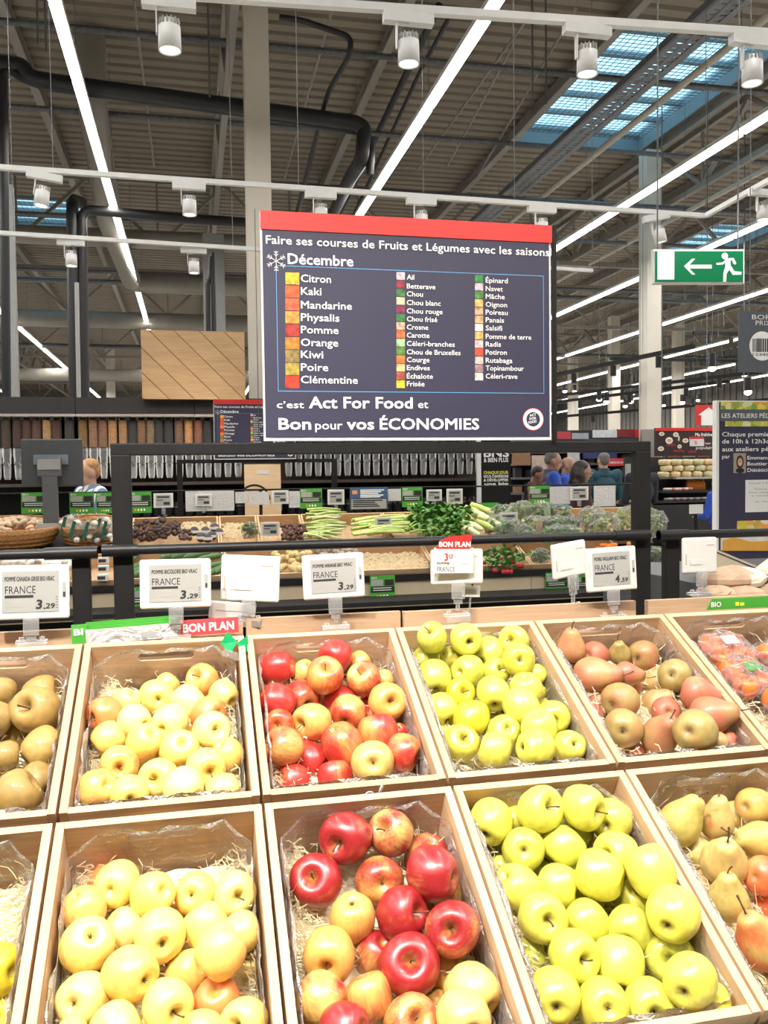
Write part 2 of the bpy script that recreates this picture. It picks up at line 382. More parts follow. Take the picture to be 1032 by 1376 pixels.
for n, (px, yy, w) in enumerate([(874, 14.6, 0.30), (825, 30, 0.34), (911, 30, 0.34), (291, 15.5, 0.36), (150, 40, 0.35), (20, 11.0, 0.11), (770, 40, 0.4)]):
    q = PY(px, 560, yy); column('trim_%d' % (41+n), q[0], yy, w, [COLM, COLM, COLM, plain('grey_column', (0.28, 0.28, 0.27)), COLM, LGREY, COLM][n], ['pale steel column right of centre, guarded by brushed steel', 'distant steel column left of the guarded one', 'distant steel column right of the guarded one', 'grey steel column above the plank panel', 'distant steel column at far left', 'thin grey post at the left edge', 'farthest steel column right of the big board'][n], {3: PY(291, 318, 15.5)[2], 5: PY(20, 250, 11)[2]}.get(n))
MB().mm((PY(874, 600, 14.4)[0]-.19, 14.36, 0), (PY(874, 600, 14.4)[0]+.19, 14.42, 2.35)).build('column_guard', plain('brushed_steel', (0.42, 0.39, 0.35), 0.3, 0.8))
o = bpy.data.objects['column_guard']; struct(o, 'brushed steel guard at the foot of the column')
# ceiling LED strips
for n, x in enumerate(LED_X):
    r = thing('strip_lamp', 'continuous white LED ceiling strip, %s counted from the left wall' % ORD[n], 'lamp', (x, 27, LED_Z), 'LED strips under the roof')
    h = MB(); h.mm((-.05, -30, 0.0), (.05, 30, .05)); h.build('housing', WHITEM, r)
    for i in range(15):
        MB().mm((-.045, -30+i*4+.03, -.05), (.045, -26+i*4-.03, -.001)).build('tube', EMI, r)
    for i in range(16): MB().cyl((0, -30+i*4, .05), (0, -30+i*4, 6.0-3.9), .004, n=5).build('hanger', TRAY, r)
# spot tracks with cylinder spots
def make_spot():
    r = thing('track_spot', 'x', 'spotlight', (0, 0, 0), 'white track spots')
    MB().mm((-.11, -.022, -.045), (.11, .022, 0)).build('adapter', WHITEM, r)
    b = MB(); b.mm((-.055, -.012, -.15), (-.049, .012, -.045)); b.mm((-.055, -.012, -.05), (.0, .012, -.045)); b.build('bracket', WHITEM, r)
    h = MB(); h.lathe([(0, -.09), (.03, -.09), (.034, -.10), (.034, -.115), (.045, -.118), (.047, -.215), (.042, -.215), (.040, -.20)], 20); o = h.build('body', WHITEM, r)
    f = MB()
    for i in range(14):
        a = 2*PI*i/14; f.box((.037*math.cos(a), .037*math.sin(a), -.103), (.014, .003, .03), Matrix.Rotation(a, 3, 'Z'))
    f.build('cooling_fins', LGREY, r)
    MB().lathe([(.040, -.20), (0, -.20)], 20).build('lens', SPOTE, r)
    return r
def track(name, pts, label, w=.035):
    r = thing(name, label, 'lamp track', pts[0]); m = MB()
    for a, b in zip(pts[:-1], pts[1:]): m.bar(a, b, w, .032)
    m.build('rail', WHITEM, r, True)
    for a, b in zip(pts[:-1], pts[1:]):
        n = max(2, int((b-a).length/1.6))
        for i in range(n+1):
            q = a+(b-a)*(i/n); MB().cyl(q, (q[0], q[1], ZC-.02), .003, n=5).build('hanger', TRAY, r, True)
    return r
HT = 2.0
a = PZ(350, 0, HT); b = PZ(1032, 45, HT); d = (b-a)
track('lamp_track', [a-d*1.2, b+d*.8], 'white lamp track crossing the top of the picture')
T2a, T2b, T2c = PZ(0, 225, HT), PZ(948, 290, HT), PZ(1032, 243, HT)
track('lamp_track', [T2a-(T2b-T2a)*.25, T2b, T2c+(T2c-T2b)*1.2], 'white lamp track passing just above the big sign and turning at the right')
T3a, T3b = PZ(0, 313, HT), PZ(345, 335, HT)
track('lamp_track', [T3a-(T3b-T3a)*.8, T3b+(T3b-T3a)*1.6], 'farthest white lamp track, behind the big sign')
sp0 = make_spot(); first = True
WHERE = [('T1', 227, 8, 0, 'top left of the column'), ('T1', 549, 14, 0, 'above the left LED strip end at top centre'), ('T1', 788, 40, 0, 'left of the roof skylight'), ('T1', 1012, 62, 0, 'right of the roof skylight'),
         ('T2', 61, 237, 8, 'leftmost on the middle track'), ('T2', 255, 250, 0, 'left of the column on the middle track'), ('T2', 430, 262, 0, 'above the left part of the red board'), ('T2', 566, 270, 0, 'above the middle of the red board'), ('T2', 727, 281, 0, 'above the right end of the red board'), ('T2', 881, 288, -12, 'tilted, above the exit sign'),
         ('T3', 95, 320, 0, 'leftmost on the far track'), ('T3', 260, 331, 0, 'second on the far track')]
for tr, px, py, tilt, w in WHERE:
    q = PZ(px, py, HT)
    if tr == 'T1': q = a+d*((px-350)/682.0)
    if tr == 'T2': u = (px-0)/948.0; v = [T2a+(T2b-T2a)*i/400 for i in range(401)]; q = min(v, key=lambda t: abs(CX+F*(RX[0]*t[0]+RY[0]*t[1]+RZ[0]*(t[2]-EYE))/depth(t)-px))
    if tr == 'T1': v = [a+d*(-1+3*i/900) for i in range(901)]; q = min(v, key=lambda t: abs(CX+F*(RX[0]*t[0]+RY[0]*t[1]+RZ[0]*(t[2]-EYE))/depth(t)-px))
    q = q+Vector((0, 0, -.016))
    L = 'white cylinder track spot ' + w
    if first: s = sp0; s.location = q; s['label'] = L; first = False
    else: s = dup(sp0, q, label=L)
    s.rotation_euler = (0, math.radians(tilt), 0.0)
    lamp('spot_light', 'SPOT', (q[0], q[1], q[2]-.23), 60, (1, .94, .85), spot_size=1.2, spot_blend=.5, shadow_soft_size=.04, rot=(math.radians(15), 0, 0))
q = PZ(1026, 255, HT); dup(sp0, q, label='white cylinder track spot at the right edge of the picture')
# spots of the viewer's own track, over the fruit (their light is set at the top)
track('lamp_track', [Vector((-2.5, 0.05, EYE+2.12)), Vector((3.2, 0.15, EYE+2.12))], 'white lamp track overhead above the fruit crates')
for i, (x, y) in enumerate([(-0.9, 0.07), (-0.1, 0.09), (0.75, 0.11), (1.5, 0.12)]): dup(sp0, (x, y, EYE+2.10), label='white cylinder track spot over the fruit, %s from the left' % ORD[i])
# cable trays, ducts, lagged pipes
def pipe(name, pts, r, mat, label, cat='pipe', n=10): 
    m = MB(); m.tube(pts, r, n); return tag(m.build(name, mat, at=pts[0]), label, cat)
def smooth(pts, k=5):
    pts = [Vector(p) for p in pts]; out = [pts[0]]
    for i in range(1, len(pts)-1):
        A, B, C = pts[i-1], pts[i], pts[i+1]; r = min((B-A).length, (C-B).length)*.45; r = min(r, .25)
        p = B+(A-B).normalized()*r; q = B+(C-B).normalized()*r
        for j in range(k+1): t = j/k; out.append(p*(1-t)**2+B*2*t*(1-t)+q*t*t)
    out.append(pts[-1]); return out
r = thing('cable_tray', 'grey perforated cable tray running under the skylight', 'cable tray', (5.3, 20, EYE+4.6))
m = MB(); m.mm((5.08, 2, EYE+4.58), (5.1, 34, EYE+4.66)); m.mm((5.43, 2, EYE+4.58), (5.45, 34, EYE+4.66)); m.build('side_rail', TRAY, r, True)
m = MB(); y = 2.0
while y < 34: m.mm((5.1, y, EYE+4.58), (5.43, y+.07, EYE+4.585)); y += .10
m.mm((5.1, 2, EYE+4.575), (5.17, 34, EYE+4.58)); m.mm((5.36, 2, EYE+4.575), (5.43, 34, EYE+4.58)); m.mm((5.24, 2, EYE+4.575), (5.29, 34, EYE+4.58))
tag(m.build('perforated_base', TRAY, r, True), kind='stuff')
pipe('roof_pipe', [(5.80, 1, EYE+4.6), (5.80, 40, EYE+4.6)], .045, BEIGE, 'long beige pipe running beside the cable tray')
pipe('roof_pipe', [(8.3, 4, EYE+4.4), (8.3, 45, EYE+4.4)], .04, BEIGE, 'beige pipe right of the skylight')
for i, (px, py) in enumerate([(20, 30), (40, 145), (900, 330), (950, 395)]):
    q = PZ(px, py, 5.2 if i < 2 else 4.4); pipe('cable_tray', [(XL+1, q[1], q[2]), (XR-1, q[1], q[2])], .05, TRAY, ['grey service rail across the roof at the top', 'grey service rail below the black pipe', 'grey service rail behind the exit sign', 'grey service rail further behind the exit sign'][i], 'cable tray', 4)
for i, (yy, zz, rr) in enumerate([(13.5, 4.45, .05), (16.4, 4.3, .16), (20.5, 4.4, .06), (22.5, 3.9, .20), (27, 3.9, .07), (30, 3.4, .2)]):
    pipe('roof_duct', [(XL+.5, yy, EYE+zz), (4.5 if rr > .1 else 24, yy, EYE+zz)], rr, STEEL if i % 2 else TRAY, 'beige round duct crossing the hall, %s from the front' % ORD[i], 'duct', 14)
# big round duct dropping from the roof at upper left
def Q(px, py, y): return PY(px, py, y)
def QF(px, y): q = PY(px, 545, y); q[2] = 0; return q
dm = MB(); A = PZ(122, 48, 5.9); yy = A[1]
dm.tube(smooth([A, (A[0], A[1], EYE+4.95), (A[0], A[1]+2.2, EYE+4.1), (A[0]+.1, A[1]+6, EYE+3.95), (A[0]+6, A[1]+6.2, EYE+3.95)]), .19, 16)
tag(dm.build('roof_duct', STEEL, at=A), 'fat round beige duct bending down from the roof at upper left', 'duct')
Yp = 10.2
pipe('lagged_pipe', smooth([Q(0, 85, Yp), Q(30, 88, Yp), Q(38, 103, Yp), Q(58, 108, Yp), Q(320, 143, Yp), Q(478, 165, Yp), Q(490, 172, Yp), Q(486, 215, Yp), Q(470, 240, 11), Q(446, 290, 13.5)]), .085, PIPEB, 'thick black lagged pipe sloping across the roof behind the column')
pipe('lagged_pipe', smooth([QF(3, Yp), Q(4, 100, Yp), Q(14, 93, Yp), Q(28, 104, Yp), Q(60, 116, Yp), Q(330, 152, Yp+.1), Q(492, 178, Yp+.1), Q(499, 195, Yp+.1), Q(497, 235, Yp+.1)]), .05, PIPEB, 'thin black lagged pipe under the thick one, dropping at the left edge')
pipe('lagged_pipe', smooth([Q(375, 23, 9), Q(405, 27, 9), Q(472, 50, 9), Q(470, 75, 9), Q(440, 125, 10), Q(398, 290, 12)]), .03, PIPEB, 'slim black pipe bent right of the column near the top')
pipe('lagged_pipe', smooth([Q(590, 8, 10.5), Q(548, 95, 12), Q(450, 300, 17)]), .05, PIPEB, 'black pipe running diagonally left of the centre LED strip')
pipe('lagged_pipe', smooth([Q(610, 12, 10.5), Q(565, 95, 12), Q(470, 300, 17)]), .03, PIPEB, 'thin black pipe running diagonally beside the centre LED strip')
Yv = 13
pipe('lagged_pipe', smooth([QF(98, Yv), Q(97, 276, Yv), Q(100, 268, Yv+1), Q(110, 272, Yv+2)]), .085, PIPEB, 'left one of two fat black vertical pipes at left')
pipe('lagged_pipe', smooth([QF(112, Yv), Q(110, 290, Yv), Q(118, 282, Yv), Q(230, 292, Yv), Q(345, 300, Yv)]), .07, PIPEB, 'right one of two fat black vertical pipes, turning right under the roof')
pipe('lagged_pipe', smooth([QF(279, 14), Q(279, 380, 14), Q(283, 374, 14), Q(284, 345, 14)]), .04, PIPEB, 'short black pipe above the plank panel, left of the grey column')
pipe('lagged_pipe', smooth([QF(288, 14.0), Q(286, 340, 14)]), .04, PIPEB, 'second short black pipe above the plank panel')
pipe('grey_pipe', [QF(104, 12.5), Q(103, 380, 12.5)], .03, LGREY, 'thin pale pipe between the two fat black vertical pipes')
# thin cables and rods under the roof
for i, (p, q_) in enumerate([((180, 0), (207, 225)), ((450, 0), (382, 240)), ((716, 15), (560, 230)), ((775, 10), (640, 240)), ((690, 60), (600, 225))]):
    A = PZ(*p, 5.4); B = PZ(*q_, 5.4); pipe('roof_cable', [A, B], .018, STEEL, 'thin beige rod along the roof, %s from the left' % ORD[i], 'cable', 5)
for i, px in enumerate([51, 62, 282, 716, 734]):
    py = [60, 70, 130, 150, 140][i]; A = PY(px, py, 10.0); pipe('hanger_rod', [A, (A[0], A[1], ZC-.05)], .012, TRAY, 'thin hanger rod under the roof, %s from the left' % ORD[i], 'rod', 5)
A = PZ(963, 180, 5.6)
tag(MB().lathe([(.30, 0), (.34, .06), (.2, .1), (0, .12)], 24).build('roof_vent', LGREY, at=A), 'round pale roof ventilator beside the right LED strip', 'vent')
# black lighting grid over the far aisles
for i, (p0, p1) in enumerate([((740, 505), (932, 447)), ((932, 447), (1032, 450)), ((820, 482), (1032, 484)), ((760, 530), (1032, 470)), ((740, 541), (980, 500)), ((750, 560), (1032, 520))]):
    zz = [3.1, 3.1, 2.6, 2.4, 2.2, 2.0][i]; A = PZ(*p0, zz); B = PZ(*p1, zz)
    A = PY(*p0, 17+i*1.5); B = PY(*p1, (17+i*1.5)*(.75 if i in (0, 3, 4, 5) else 1.0)); B[2] = A[2]
    r = thing('black_track', 'black lighting track over the far aisles, %s from the top' % ORD[i], 'lamp track', A)
    MB().bar(A, B, .07, .07).build('rail', BLACK, r, True)
    for t in (.1, .4, .7, .95): u = A+(B-A)*t; MB().cyl(u, (u[0], u[1], ZC-.02), .004, n=4).build('hanger', TRAY, r, True)
    for t in (.2, .5, .8):
        u = A+(B-A)*t; MB().cyl((u[0], u[1], u[2]-.05), (u[0], u[1], u[2]-.24), .055, n=12).build('spot_head', BLACKPL, r, True)
GLOW = [(957, 495), (1005, 527), (850, 529), (759, 526), (772, 526), (815, 540), (917, 541), (891, 545), (1000, 503), (938, 538), (805, 537), (848, 540), (840, 546), (930, 544)]
for i, (px, py) in enumerate(GLOW):
    A = PY(px, py, 15 if i in (0, 1, 8) else 24+(i*3) % 14); A = PY(px, py, A[1]+(3 if i == 8 else 0))
    r = thing('far_spot', 'small lit black spot in the far store, number %d' % (i+1), 'spotlight', A, 'lit spots of the far aisles'); r['label'] = 'small glowing spot hanging over the far aisles'
    s_ = .075 if i in (0, 1, 8) else .09
    MB().cyl((0, 0, 0.01), (0, 0, .28), s_*.9, n=12).build('body', BLACKPL, r); MB().ell((0, 0, 0), (s_*1.0, s_*1.0, .06), 12, 6).build('lens', SPOTE, r)
    MB().cyl((0, 0, .28), (0, 0, max(.4, ZC-A[2]-.01)), .005, n=4).build('hanger', TRAY, r)
# ================================================================ the near fruit display
_ORD = ['first', 'second', 'third', 'fourth', 'fifth', 'sixth', 'seventh', 'eighth', 'ninth', 'tenth', 'eleventh', 'twelfth', 'thirteenth', 'fourteenth', 'fifteenth', 'sixteenth', 'seventeenth', 'eighteenth', 'nineteenth', 'twentieth']
PITCH = .302; X0 = -.5075; CW, CL, CH, CT = .297, .412, .128, .012
ROWS = {'U': ((1.7175, -.3093), (1.3433, -.497)), 'L': ((1.318, -.5018), (.9600, -.69))}
def crate_matrix(row, k):
    (yb, zb), (yf, zf) = ROWS[row]; t = math.atan2(zb-zf, yb-yf)
    up = Vector((0, -math.sin(t), math.cos(t)))
    c = Vector((X0+(k+.5)*PITCH, (yb+yf)/2, EYE+(zb+zf)/2))-up*CH
    return Matrix.Translation(c) @ Matrix.Rotation(t, 4, 'X'), t, c
def slot_board(w, h, t, sw, sh, sz, n=10):
    """upright board in XZ, thickness t about y=0, with a rounded hand slot"""
    inner = []; cx = sw/2-sh/2
    for s, a0 in ((1, -90), (-1, 90)):
        for i in range(n+1):
            a = math.radians(a0+180*i/n); inner.append((s*cx+sh/2*math.cos(a), sz+sh/2*math.sin(a)))
        for q in (.010, 0, -.010): inner.append((s*q, sz+s*sh/2))
    outer = []
    for x, z in inner:
        dx, dz = x, z-sz; k = min((w/2)/abs(dx) if abs(dx) > 1e-6 else 1e9, ((h-sz) if dz > 0 else sz)/abs(dz) if abs(dz) > 1e-6 else 1e9); outer.append((dx*k, sz+dz*k))
    # insert corners
    m = len(inner); vs = []; fs = []
    for y in (-t/2, t/2):
        vs += [(x, y, z) for x, z in inner]+[(x, y, z) for x, z in outer]
    cor = {}
    for y, base in ((-t/2, 0), (t/2, 2*m)):
        for i in range(m):
            j = (i+1) % m; a, b = outer[i], outer[j]
            side = lambda p: (round(p[0], 5) == round(w/2, 5), round(p[0], 5) == round(-w/2, 5), round(p[1], 5) >= round(h, 5), round(p[1], 5) <= 0.00001)
            f = [base+i, base+j, base+m+j]
            if not any(x and y_ for x, y_ in zip(side(a), side(b))):
                vs.append((w/2 if (a[0]+b[0]) > 0 else -w/2, y, h if (a[1]+b[1])/2 > sz else 0)); c = len(vs)-1; f.append(c); cor[(base, i)] = c
            f.append(base+m+i)
            fs.append(tuple(f) if base == 0 else tuple(reversed(f)))
    for i in range(m):
        j = (i+1) % m; fs.append((i, 2*m+i, 2*m+j, j))
        if (0, i) in cor:
            c0, c1_ = cor[(0, i)], cor[(2*m, i)]; fs.append((m+i, c0, c1_, 3*m+i)); fs.append((c0, m+j, 3*m+j, c1_))
        else: fs.append((m+i, m+j, 3*m+j, 3*m+i))
    b = MB(); b.add(vs, fs); return b
_cr = {}
def crate_parts():
    if _cr: return _cr
    a = MB().mm((-CT/2, -CL/2, 0), (CT/2, CL/2, CH)).build('side_board', PINE_Y)
    b = slot_board(CW-2*CT-.001, CH, CT, .105, .019, CH-.030).build('back_board', PINE_X)
    c = slot_board(CW-2*CT-.001, CH-.002, CT, .105, .019, CH-.034).build('front_board', PINE_X)
    s = MB().mm((-.0445, -CL/2+.012, 0), (.0445, CL/2-.012, .006)).build('bottom_slat', PINE_Y)
    # film liner: wavy octagonal skirt inside the boards
    random.seed(3); L = MB(); w, l, ch = CW/2-CT-.006, CL/2-CT-.006, .038
    path = []; pts = [(-w, -l+.01), (-w, l-ch), (-w+ch, l), (w-ch, l), (w, l-ch), (w, -l+.01), (w-.02, -l), (-w+.02, -l)]
    for i in range(8):
        p, q = Vector(pts[i]), Vector(pts[(i+1) % 8]); n = max(2, int((q-p).length/.02))
        for j in range(n): path.append(p+(q-p)*j/n)
    n = len(path); zs = [.02, .06, .095, CH-.014, CH-.006]; vs = []
    for zi, z in enumerate(zs):
        for p in path:
            d = -p.normalized()*random.uniform(0, .007); vs.append((p[0]+d[0], p[1]+d[1], z+(random.uniform(-.004, .004) if zi else 0)))
    L.add(vs, [(k*n+i, k*n+(i+1) % n, (k+1)*n+(i+1) % n, (k+1)*n+i) for k in range(3) for i in range(n)], 0, True)
    L.add(vs, [(3*n+i, 3*n+(i+1) % n, 4*n+(i+1) % n, 4*n+i) for i in range(n)], 1, False)
    f = L.build('film_liner', [LINER, HEM])
    for o in (a, b, c, s, f): COL.objects.unlink(o)
    _cr.update(side=a, back=b, front=c, slat=s, film=f); return _cr
HEM = glassy('film_hem', (1, 1, 1), .42, .07, 1.0, 90)
def make_crate(row, k, label, film=True):
    M, t, c = crate_matrix(row, k); cp = crate_parts()
    r = thing('fruit_crate', label, 'crate', c, 'pine fruit crates on the display', (t, 0, 0))
    inst(cp['side'], r, (-CW/2+CT/2, 0, 0)); inst(cp['side'], r, (CW/2-CT/2, 0, 0))
    inst(cp['back'], r, (0, CL/2-CT/2, 0)); inst(cp['front'], r, (0, -CL/2+CT/2, 0))
    for x in (-.09, 0, .09): inst(cp['slat'], r, (x, 0, 0))
    if film: inst(cp['film'], r, (0, 0, 0))
    return r, M
CR = {}
UL = ['russet apples', 'pale yellow apples', 'red and orange apples', 'yellow-green apples', 'brown-red pears', 'film-wrapped orange fruit']
LL = ['sparse yellow fruit', 'pale yellow-pink apples', 'dark red apples', 'green-yellow apples', 'yellow-red pears']
for k in range(6): CR['U', k] = make_crate('U', k, 'pale pine crate of %s in the upper row' % UL[k])
for k in range(5): CR['L', k] = make_crate('L', k, 'pale pine crate of %s in the lower row' % LL[k])
# chalk letters on the front board of the upper red-apple crate
def arc(mb, pts, r=.0012): mb.tube([(x, 0, z) for x, z in pts], r, 5)
q = MB(); arc(q, [(.012*math.cos(a)*.55, .008*math.sin(a)) for a in [i*PI/8 for i in range(18)]]); arc(q, [(.010, -.007), (.018, .004), (.021, .018), (.019, .020), (.016, .006), (.017, -.008), (.020, -.008)])
o = q.build('chalk_lettering', TXTW, CR['U', 2][0]); o.location = (.022, -CL/2-.0008, CH-.022)
# ---------------------------------------------------------------- fruit shapes
APROF = [(0, -.66), (.07, -.68), (.15, -.75), (.25, -.83), (.38, -.875), (.53, -.85), (.70, -.74), (.85, -.54), (.95, -.28), (1.0, .02), (.985, .30), (.92, .54), (.80, .73), (.65, .84), (.50, .875), (.36, .84), (.24, .74), (.15, .61), (.08, .52), (0, .48)]
PPROF = [(0, -.78), (.08, -.80), (.18, -.87), (.34, -.93), (.55, -.87), (.76, -.70), (.92, -.44), (1.0, -.12), (.98, .20), (.90, .48), (.78, .74), (.65, .98), (.55, 1.20), (.48, 1.38), (.40, 1.53), (.28, 1.63), (.14, 1.67), (0, 1.66)]
def fruit_mesh(kind, sd, mat):
    random.seed(sd); n = 26; prof = APROF if kind == 'apple' else PPROF; m = MB(); zt = random.uniform(.93, 1.06) if kind == 'apple' else random.uniform(.88, 1.05)
    m.lathe(prof, n, mat and (0, 0, 0)); ph = random.uniform(0, 6); lop = random.uniform(-.08, .08); lp2 = random.uniform(-.05, .05); vs = []
    for x, y, z in m.v:
        a = math.atan2(y, x); k = 1+.028*math.cos(5*a+ph)*max(0, -z)*1.3+.02*math.cos(2*a+ph)+.012*math.cos(3*a+2*ph)
        vs.append((x*k+lop*z*z*(1 if z > 0 else .3), y*k+lp2*z, z*zt+(.06*x*math.cos(ph) if kind == 'apple' else 0)))
    m.v = vs; o = m.build(kind, mat); COL.objects.unlink(o); return o
def fruit_mat(name, blush, dim, stripes=.3, specks=(.9, .85, .5), soft=.22, rough=.27, russet=0.0):
    m, t, p = nt(name); L = t.links.new
    tc = node(t, 'ShaderNodeTexCoord'); oi = node(t, 'ShaderNodeObjectInfo')
    off = node(t, 'ShaderNodeVectorMath', operation='SCALE'); off.inputs[0].default_value = (17, 31, 23); L(oi.outputs['Random'], off.inputs['Scale'])
    ad = node(t, 'ShaderNodeVectorMath', operation='ADD'); L(tc.outputs['Object'], ad.inputs[0]); L(off.outputs[0], ad.inputs[1])
    n1 = node(t, 'ShaderNodeTexNoise'); n1.inputs['Scale'].default_value = .75; n1.inputs['Detail'].default_value = 3; L(ad.outputs[0], n1.inputs['Vector'])
    # streaks along the meridians: noise on the unit direction with z squashed
    nv = node(t, 'ShaderNodeVectorMath', operation='NORMALIZE'); mp = node(t, 'ShaderNodeMapping'); mp.inputs['Scale'].default_value = (9, 9, .6); L(tc.outputs['Object'], mp.inputs[0])
    n2 = node(t, 'ShaderNodeTexNoise'); n2.inputs['Scale'].default_value = 1.3; n2.inputs['Detail'].default_value = 4; L(mp.outputs[0], n2.inputs['Vector'])
    a1 = node(t, 'ShaderNodeMath', operation='MULTIPLY_ADD'); a1.inputs[1].default_value = stripes; L(n2.outputs[0], a1.inputs[0]); L(n1.outputs[0], a1.inputs[2])
    a2 = node(t, 'ShaderNodeMath', operation='ADD'); L(a1.outputs[0], a2.inputs[0]); L(oi.outputs['Alpha'], a2.inputs[1])
    mr = node(t, 'ShaderNodeMapRange', interpolation_type='SMOOTHSTEP'); c = 1.0+stripes*.5; mr.inputs[1].default_value = c-soft; mr.inputs[2].default_value = c+soft; L(a2.outputs[0], mr.inputs[0])
    v = node(t, 'ShaderNodeTexNoise'); v.inputs['Scale'].default_value = 3; v.inputs['Detail'].default_value = 5; L(ad.outputs[0], v.inputs['Vector'])
    vm = node(t, 'ShaderNodeMapRange'); vm.inputs[1].default_value = .3; vm.inputs[2].default_value = .7; vm.inputs[3].default_value = .82; vm.inputs[4].default_value = 1.15; L(v.outputs[0], vm.inputs[0])
    sc = node(t, 'ShaderNodeVectorMath', operation='SCALE'); gm = node(t, 'ShaderNodeGamma'); gm.inputs[1].default_value = 1.0; L(oi.outputs['Color'], gm.inputs[0]); L(gm.outputs[0], sc.inputs[0]); L(vm.outputs[0], sc.inputs['Scale'])
    mx = node(t, 'ShaderNodeMix', data_type='RGBA'); L(mr.outputs[0], mx.inputs[0]); L(sc.outputs[0], mx.inputs[6]); mx.inputs[7].default_value = (*blush, 1)
    # lenticels
    vo = node(t, 'ShaderNodeTexVoronoi'); vo.inputs['Scale'].default_value = 9; L(ad.outputs[0], vo.inputs['Vector'])
    lt = node(t, 'ShaderNodeMath', operation='LESS_THAN'); lt.inputs[1].default_value = .10; L(vo.outputs['Distance'], lt.inputs[0])
    lm = node(t, 'ShaderNodeMath', operation='MULTIPLY'); lm.inputs[1].default_value = .45; L(lt.outputs[0], lm.inputs[0])
    m2 = node(t, 'ShaderNodeMix', data_type='RGBA'); L(lm.outputs[0], m2.inputs[0]); L(mx.outputs[2], m2.inputs[6]); m2.inputs[7].default_value = (*specks, 1)
    # russeting round the stem and eye, on the surface itself
    sx = node(t, 'ShaderNodeSeparateXYZ'); L(tc.outputs['Object'], sx.inputs[0])
    xx = node(t, 'ShaderNodeCombineXYZ'); L(sx.outputs[0], xx.inputs[0]); L(sx.outputs[1], xx.inputs[1]); ln = node(t, 'ShaderNodeVectorMath', operation='LENGTH'); L(xx.outputs[0], ln.inputs[0])
    w = node(t, 'ShaderNodeMath', operation='MULTIPLY_ADD'); w.inputs[1].default_value = .35; L(n2.outputs[0], w.inputs[0]); L(ln.outputs['Value'], w.inputs[2])
    m3r = node(t, 'ShaderNodeMapRange', interpolation_type='SMOOTHSTEP'); m3r.inputs[1].default_value = .24; m3r.inputs[2].default_value = .52; m3r.inputs[3].default_value = .75; m3r.inputs[4].default_value = 0; L(w.outputs[0], m3r.inputs[0])
    m3 = node(t, 'ShaderNodeMix', data_type='RGBA'); L(m3r.outputs[0], m3.inputs[0]); L(m2.outputs[2], m3.inputs[6]); m3.inputs[7].default_value = (*dim, 1)
    L(m3.outputs[2], p.inputs['Base Color']); p.inputs['Roughness'].default_value = rough+.1; p.inputs['Specular IOR Level'].default_value = .8; p.inputs['Coat Weight'].default_value = .25; p.inputs['Coat Roughness'].default_value = .12; p.inputs['Subsurface Weight'].default_value = .0
    b = node(t, 'ShaderNodeBump'); b.inputs['Strength'].default_value = .12; b.inputs['Distance'].default_value = .002; L(v.outputs[0], b.inputs['Height']); L(b.outputs[0], p.inputs['Normal'])
    return m
V = {}
V['rs'] = dict(mat=fruit_mat('russet_skin', (.30, .27, .035), (.26, .17, .06), .15, (.42, .33, .14), rough=.55), cols=[(.36, .22, .05), (.32, .20, .045), (.40, .26, .06)])
V['yp'] = dict(mat=fruit_mat('yellow_pink_skin', (.80, .24, .07), (.40, .34, .06), .35, (.5, .38, .12)), cols=[(.92, .68, .18), (.90, .60, .15), (.95, .76, .25)])
V['rd'] = dict(mat=fruit_mat('red_orange_skin', (.50, .028, .022), (.50, .30, .07), .35, (.85, .45, .2)), cols=[(.80, .46, .12), (.78, .38, .09), (.74, .50, .14)])
V['dr'] = dict(mat=fruit_mat('dark_red_skin', (.33, .013, .016), (.42, .20, .05), .30, (.8, .35, .2)), cols=[(.80, .50, .13), (.76, .42, .10), (.80, .56, .16)])
V['gg'] = dict(mat=fruit_mat('golden_skin', (.72, .50, .06), (.24, .20, .04), .15, (.35, .32, .04)), cols=[(.66, .61, .075), (.57, .56, .08), (.71, .65, .095)])
V['pr'] = dict(mat=fruit_mat('brown_red_pear_skin', (.46, .13, .07), (.24, .14, .05), .25, (.42, .28, .10), rough=.45), cols=[(.48, .31, .11), (.38, .28, .08), (.50, .29, .11)])
V['py'] = dict(mat=fruit_mat('yellow_red_pear_skin', (.72, .13, .035), (.26, .18, .06), .25, (.40, .30, .10), rough=.45), cols=[(.58, .45, .13), (.52, .42, .10), (.62, .44, .15)])
V['ye'] = dict(mat=V['gg']['mat'], cols=[(.70, .56, .03)])
AM = {}
for kk in V:
    if kk == 'ye': continue
    AM[kk] = [fruit_mesh('pear' if kk[0] == 'p' else 'apple', 10+i+hash_ , V[kk]['mat']) for i, hash_ in [(0, len(kk)*3), (1, 40), (2, 77), (3, 91)]]
AM['ye'] = AM['gg']
STEMM = plain('stem_bark', (.10, .055, .025), .7, var=.2)
stA = MB().tube([(0, 0, .50), (.02, 0, .75), (.07, .01, .98), (.15, .03, 1.18)], .03, 6, rr=[.03, .028, .03, .045]).build('stem', STEMM); COL.objects.unlink(stA)
stP = MB().tube([(0, 0, 1.62), (.04, 0, 1.85), (.14, .02, 2.1), (.28, .05, 2.3)], .04, 6, rr=[.045, .035, .035, .055]).build('stem', STEMM); COL.objects.unlink(stP)
def calyx(z, s):
    m = MB()
    for i in range(5):
        a = i*2*PI/5; m.cyl((.03*math.cos(a), .03*math.sin(a), z), (s*math.cos(a), s*math.sin(a), z-.10), .025, .006, 5)
    o = m.build('calyx', STEMM); COL.objects.unlink(o); return o
cyA = calyx(-.66, .10); cyP = calyx(-.79, .10)
RIGHT = Vector((RX[0], RY[0], RZ[0])); DOWN = Vector((RX[1], RY[1], RZ[1])); FWD = Vector((RX[2], RY[2], RZ[2]))
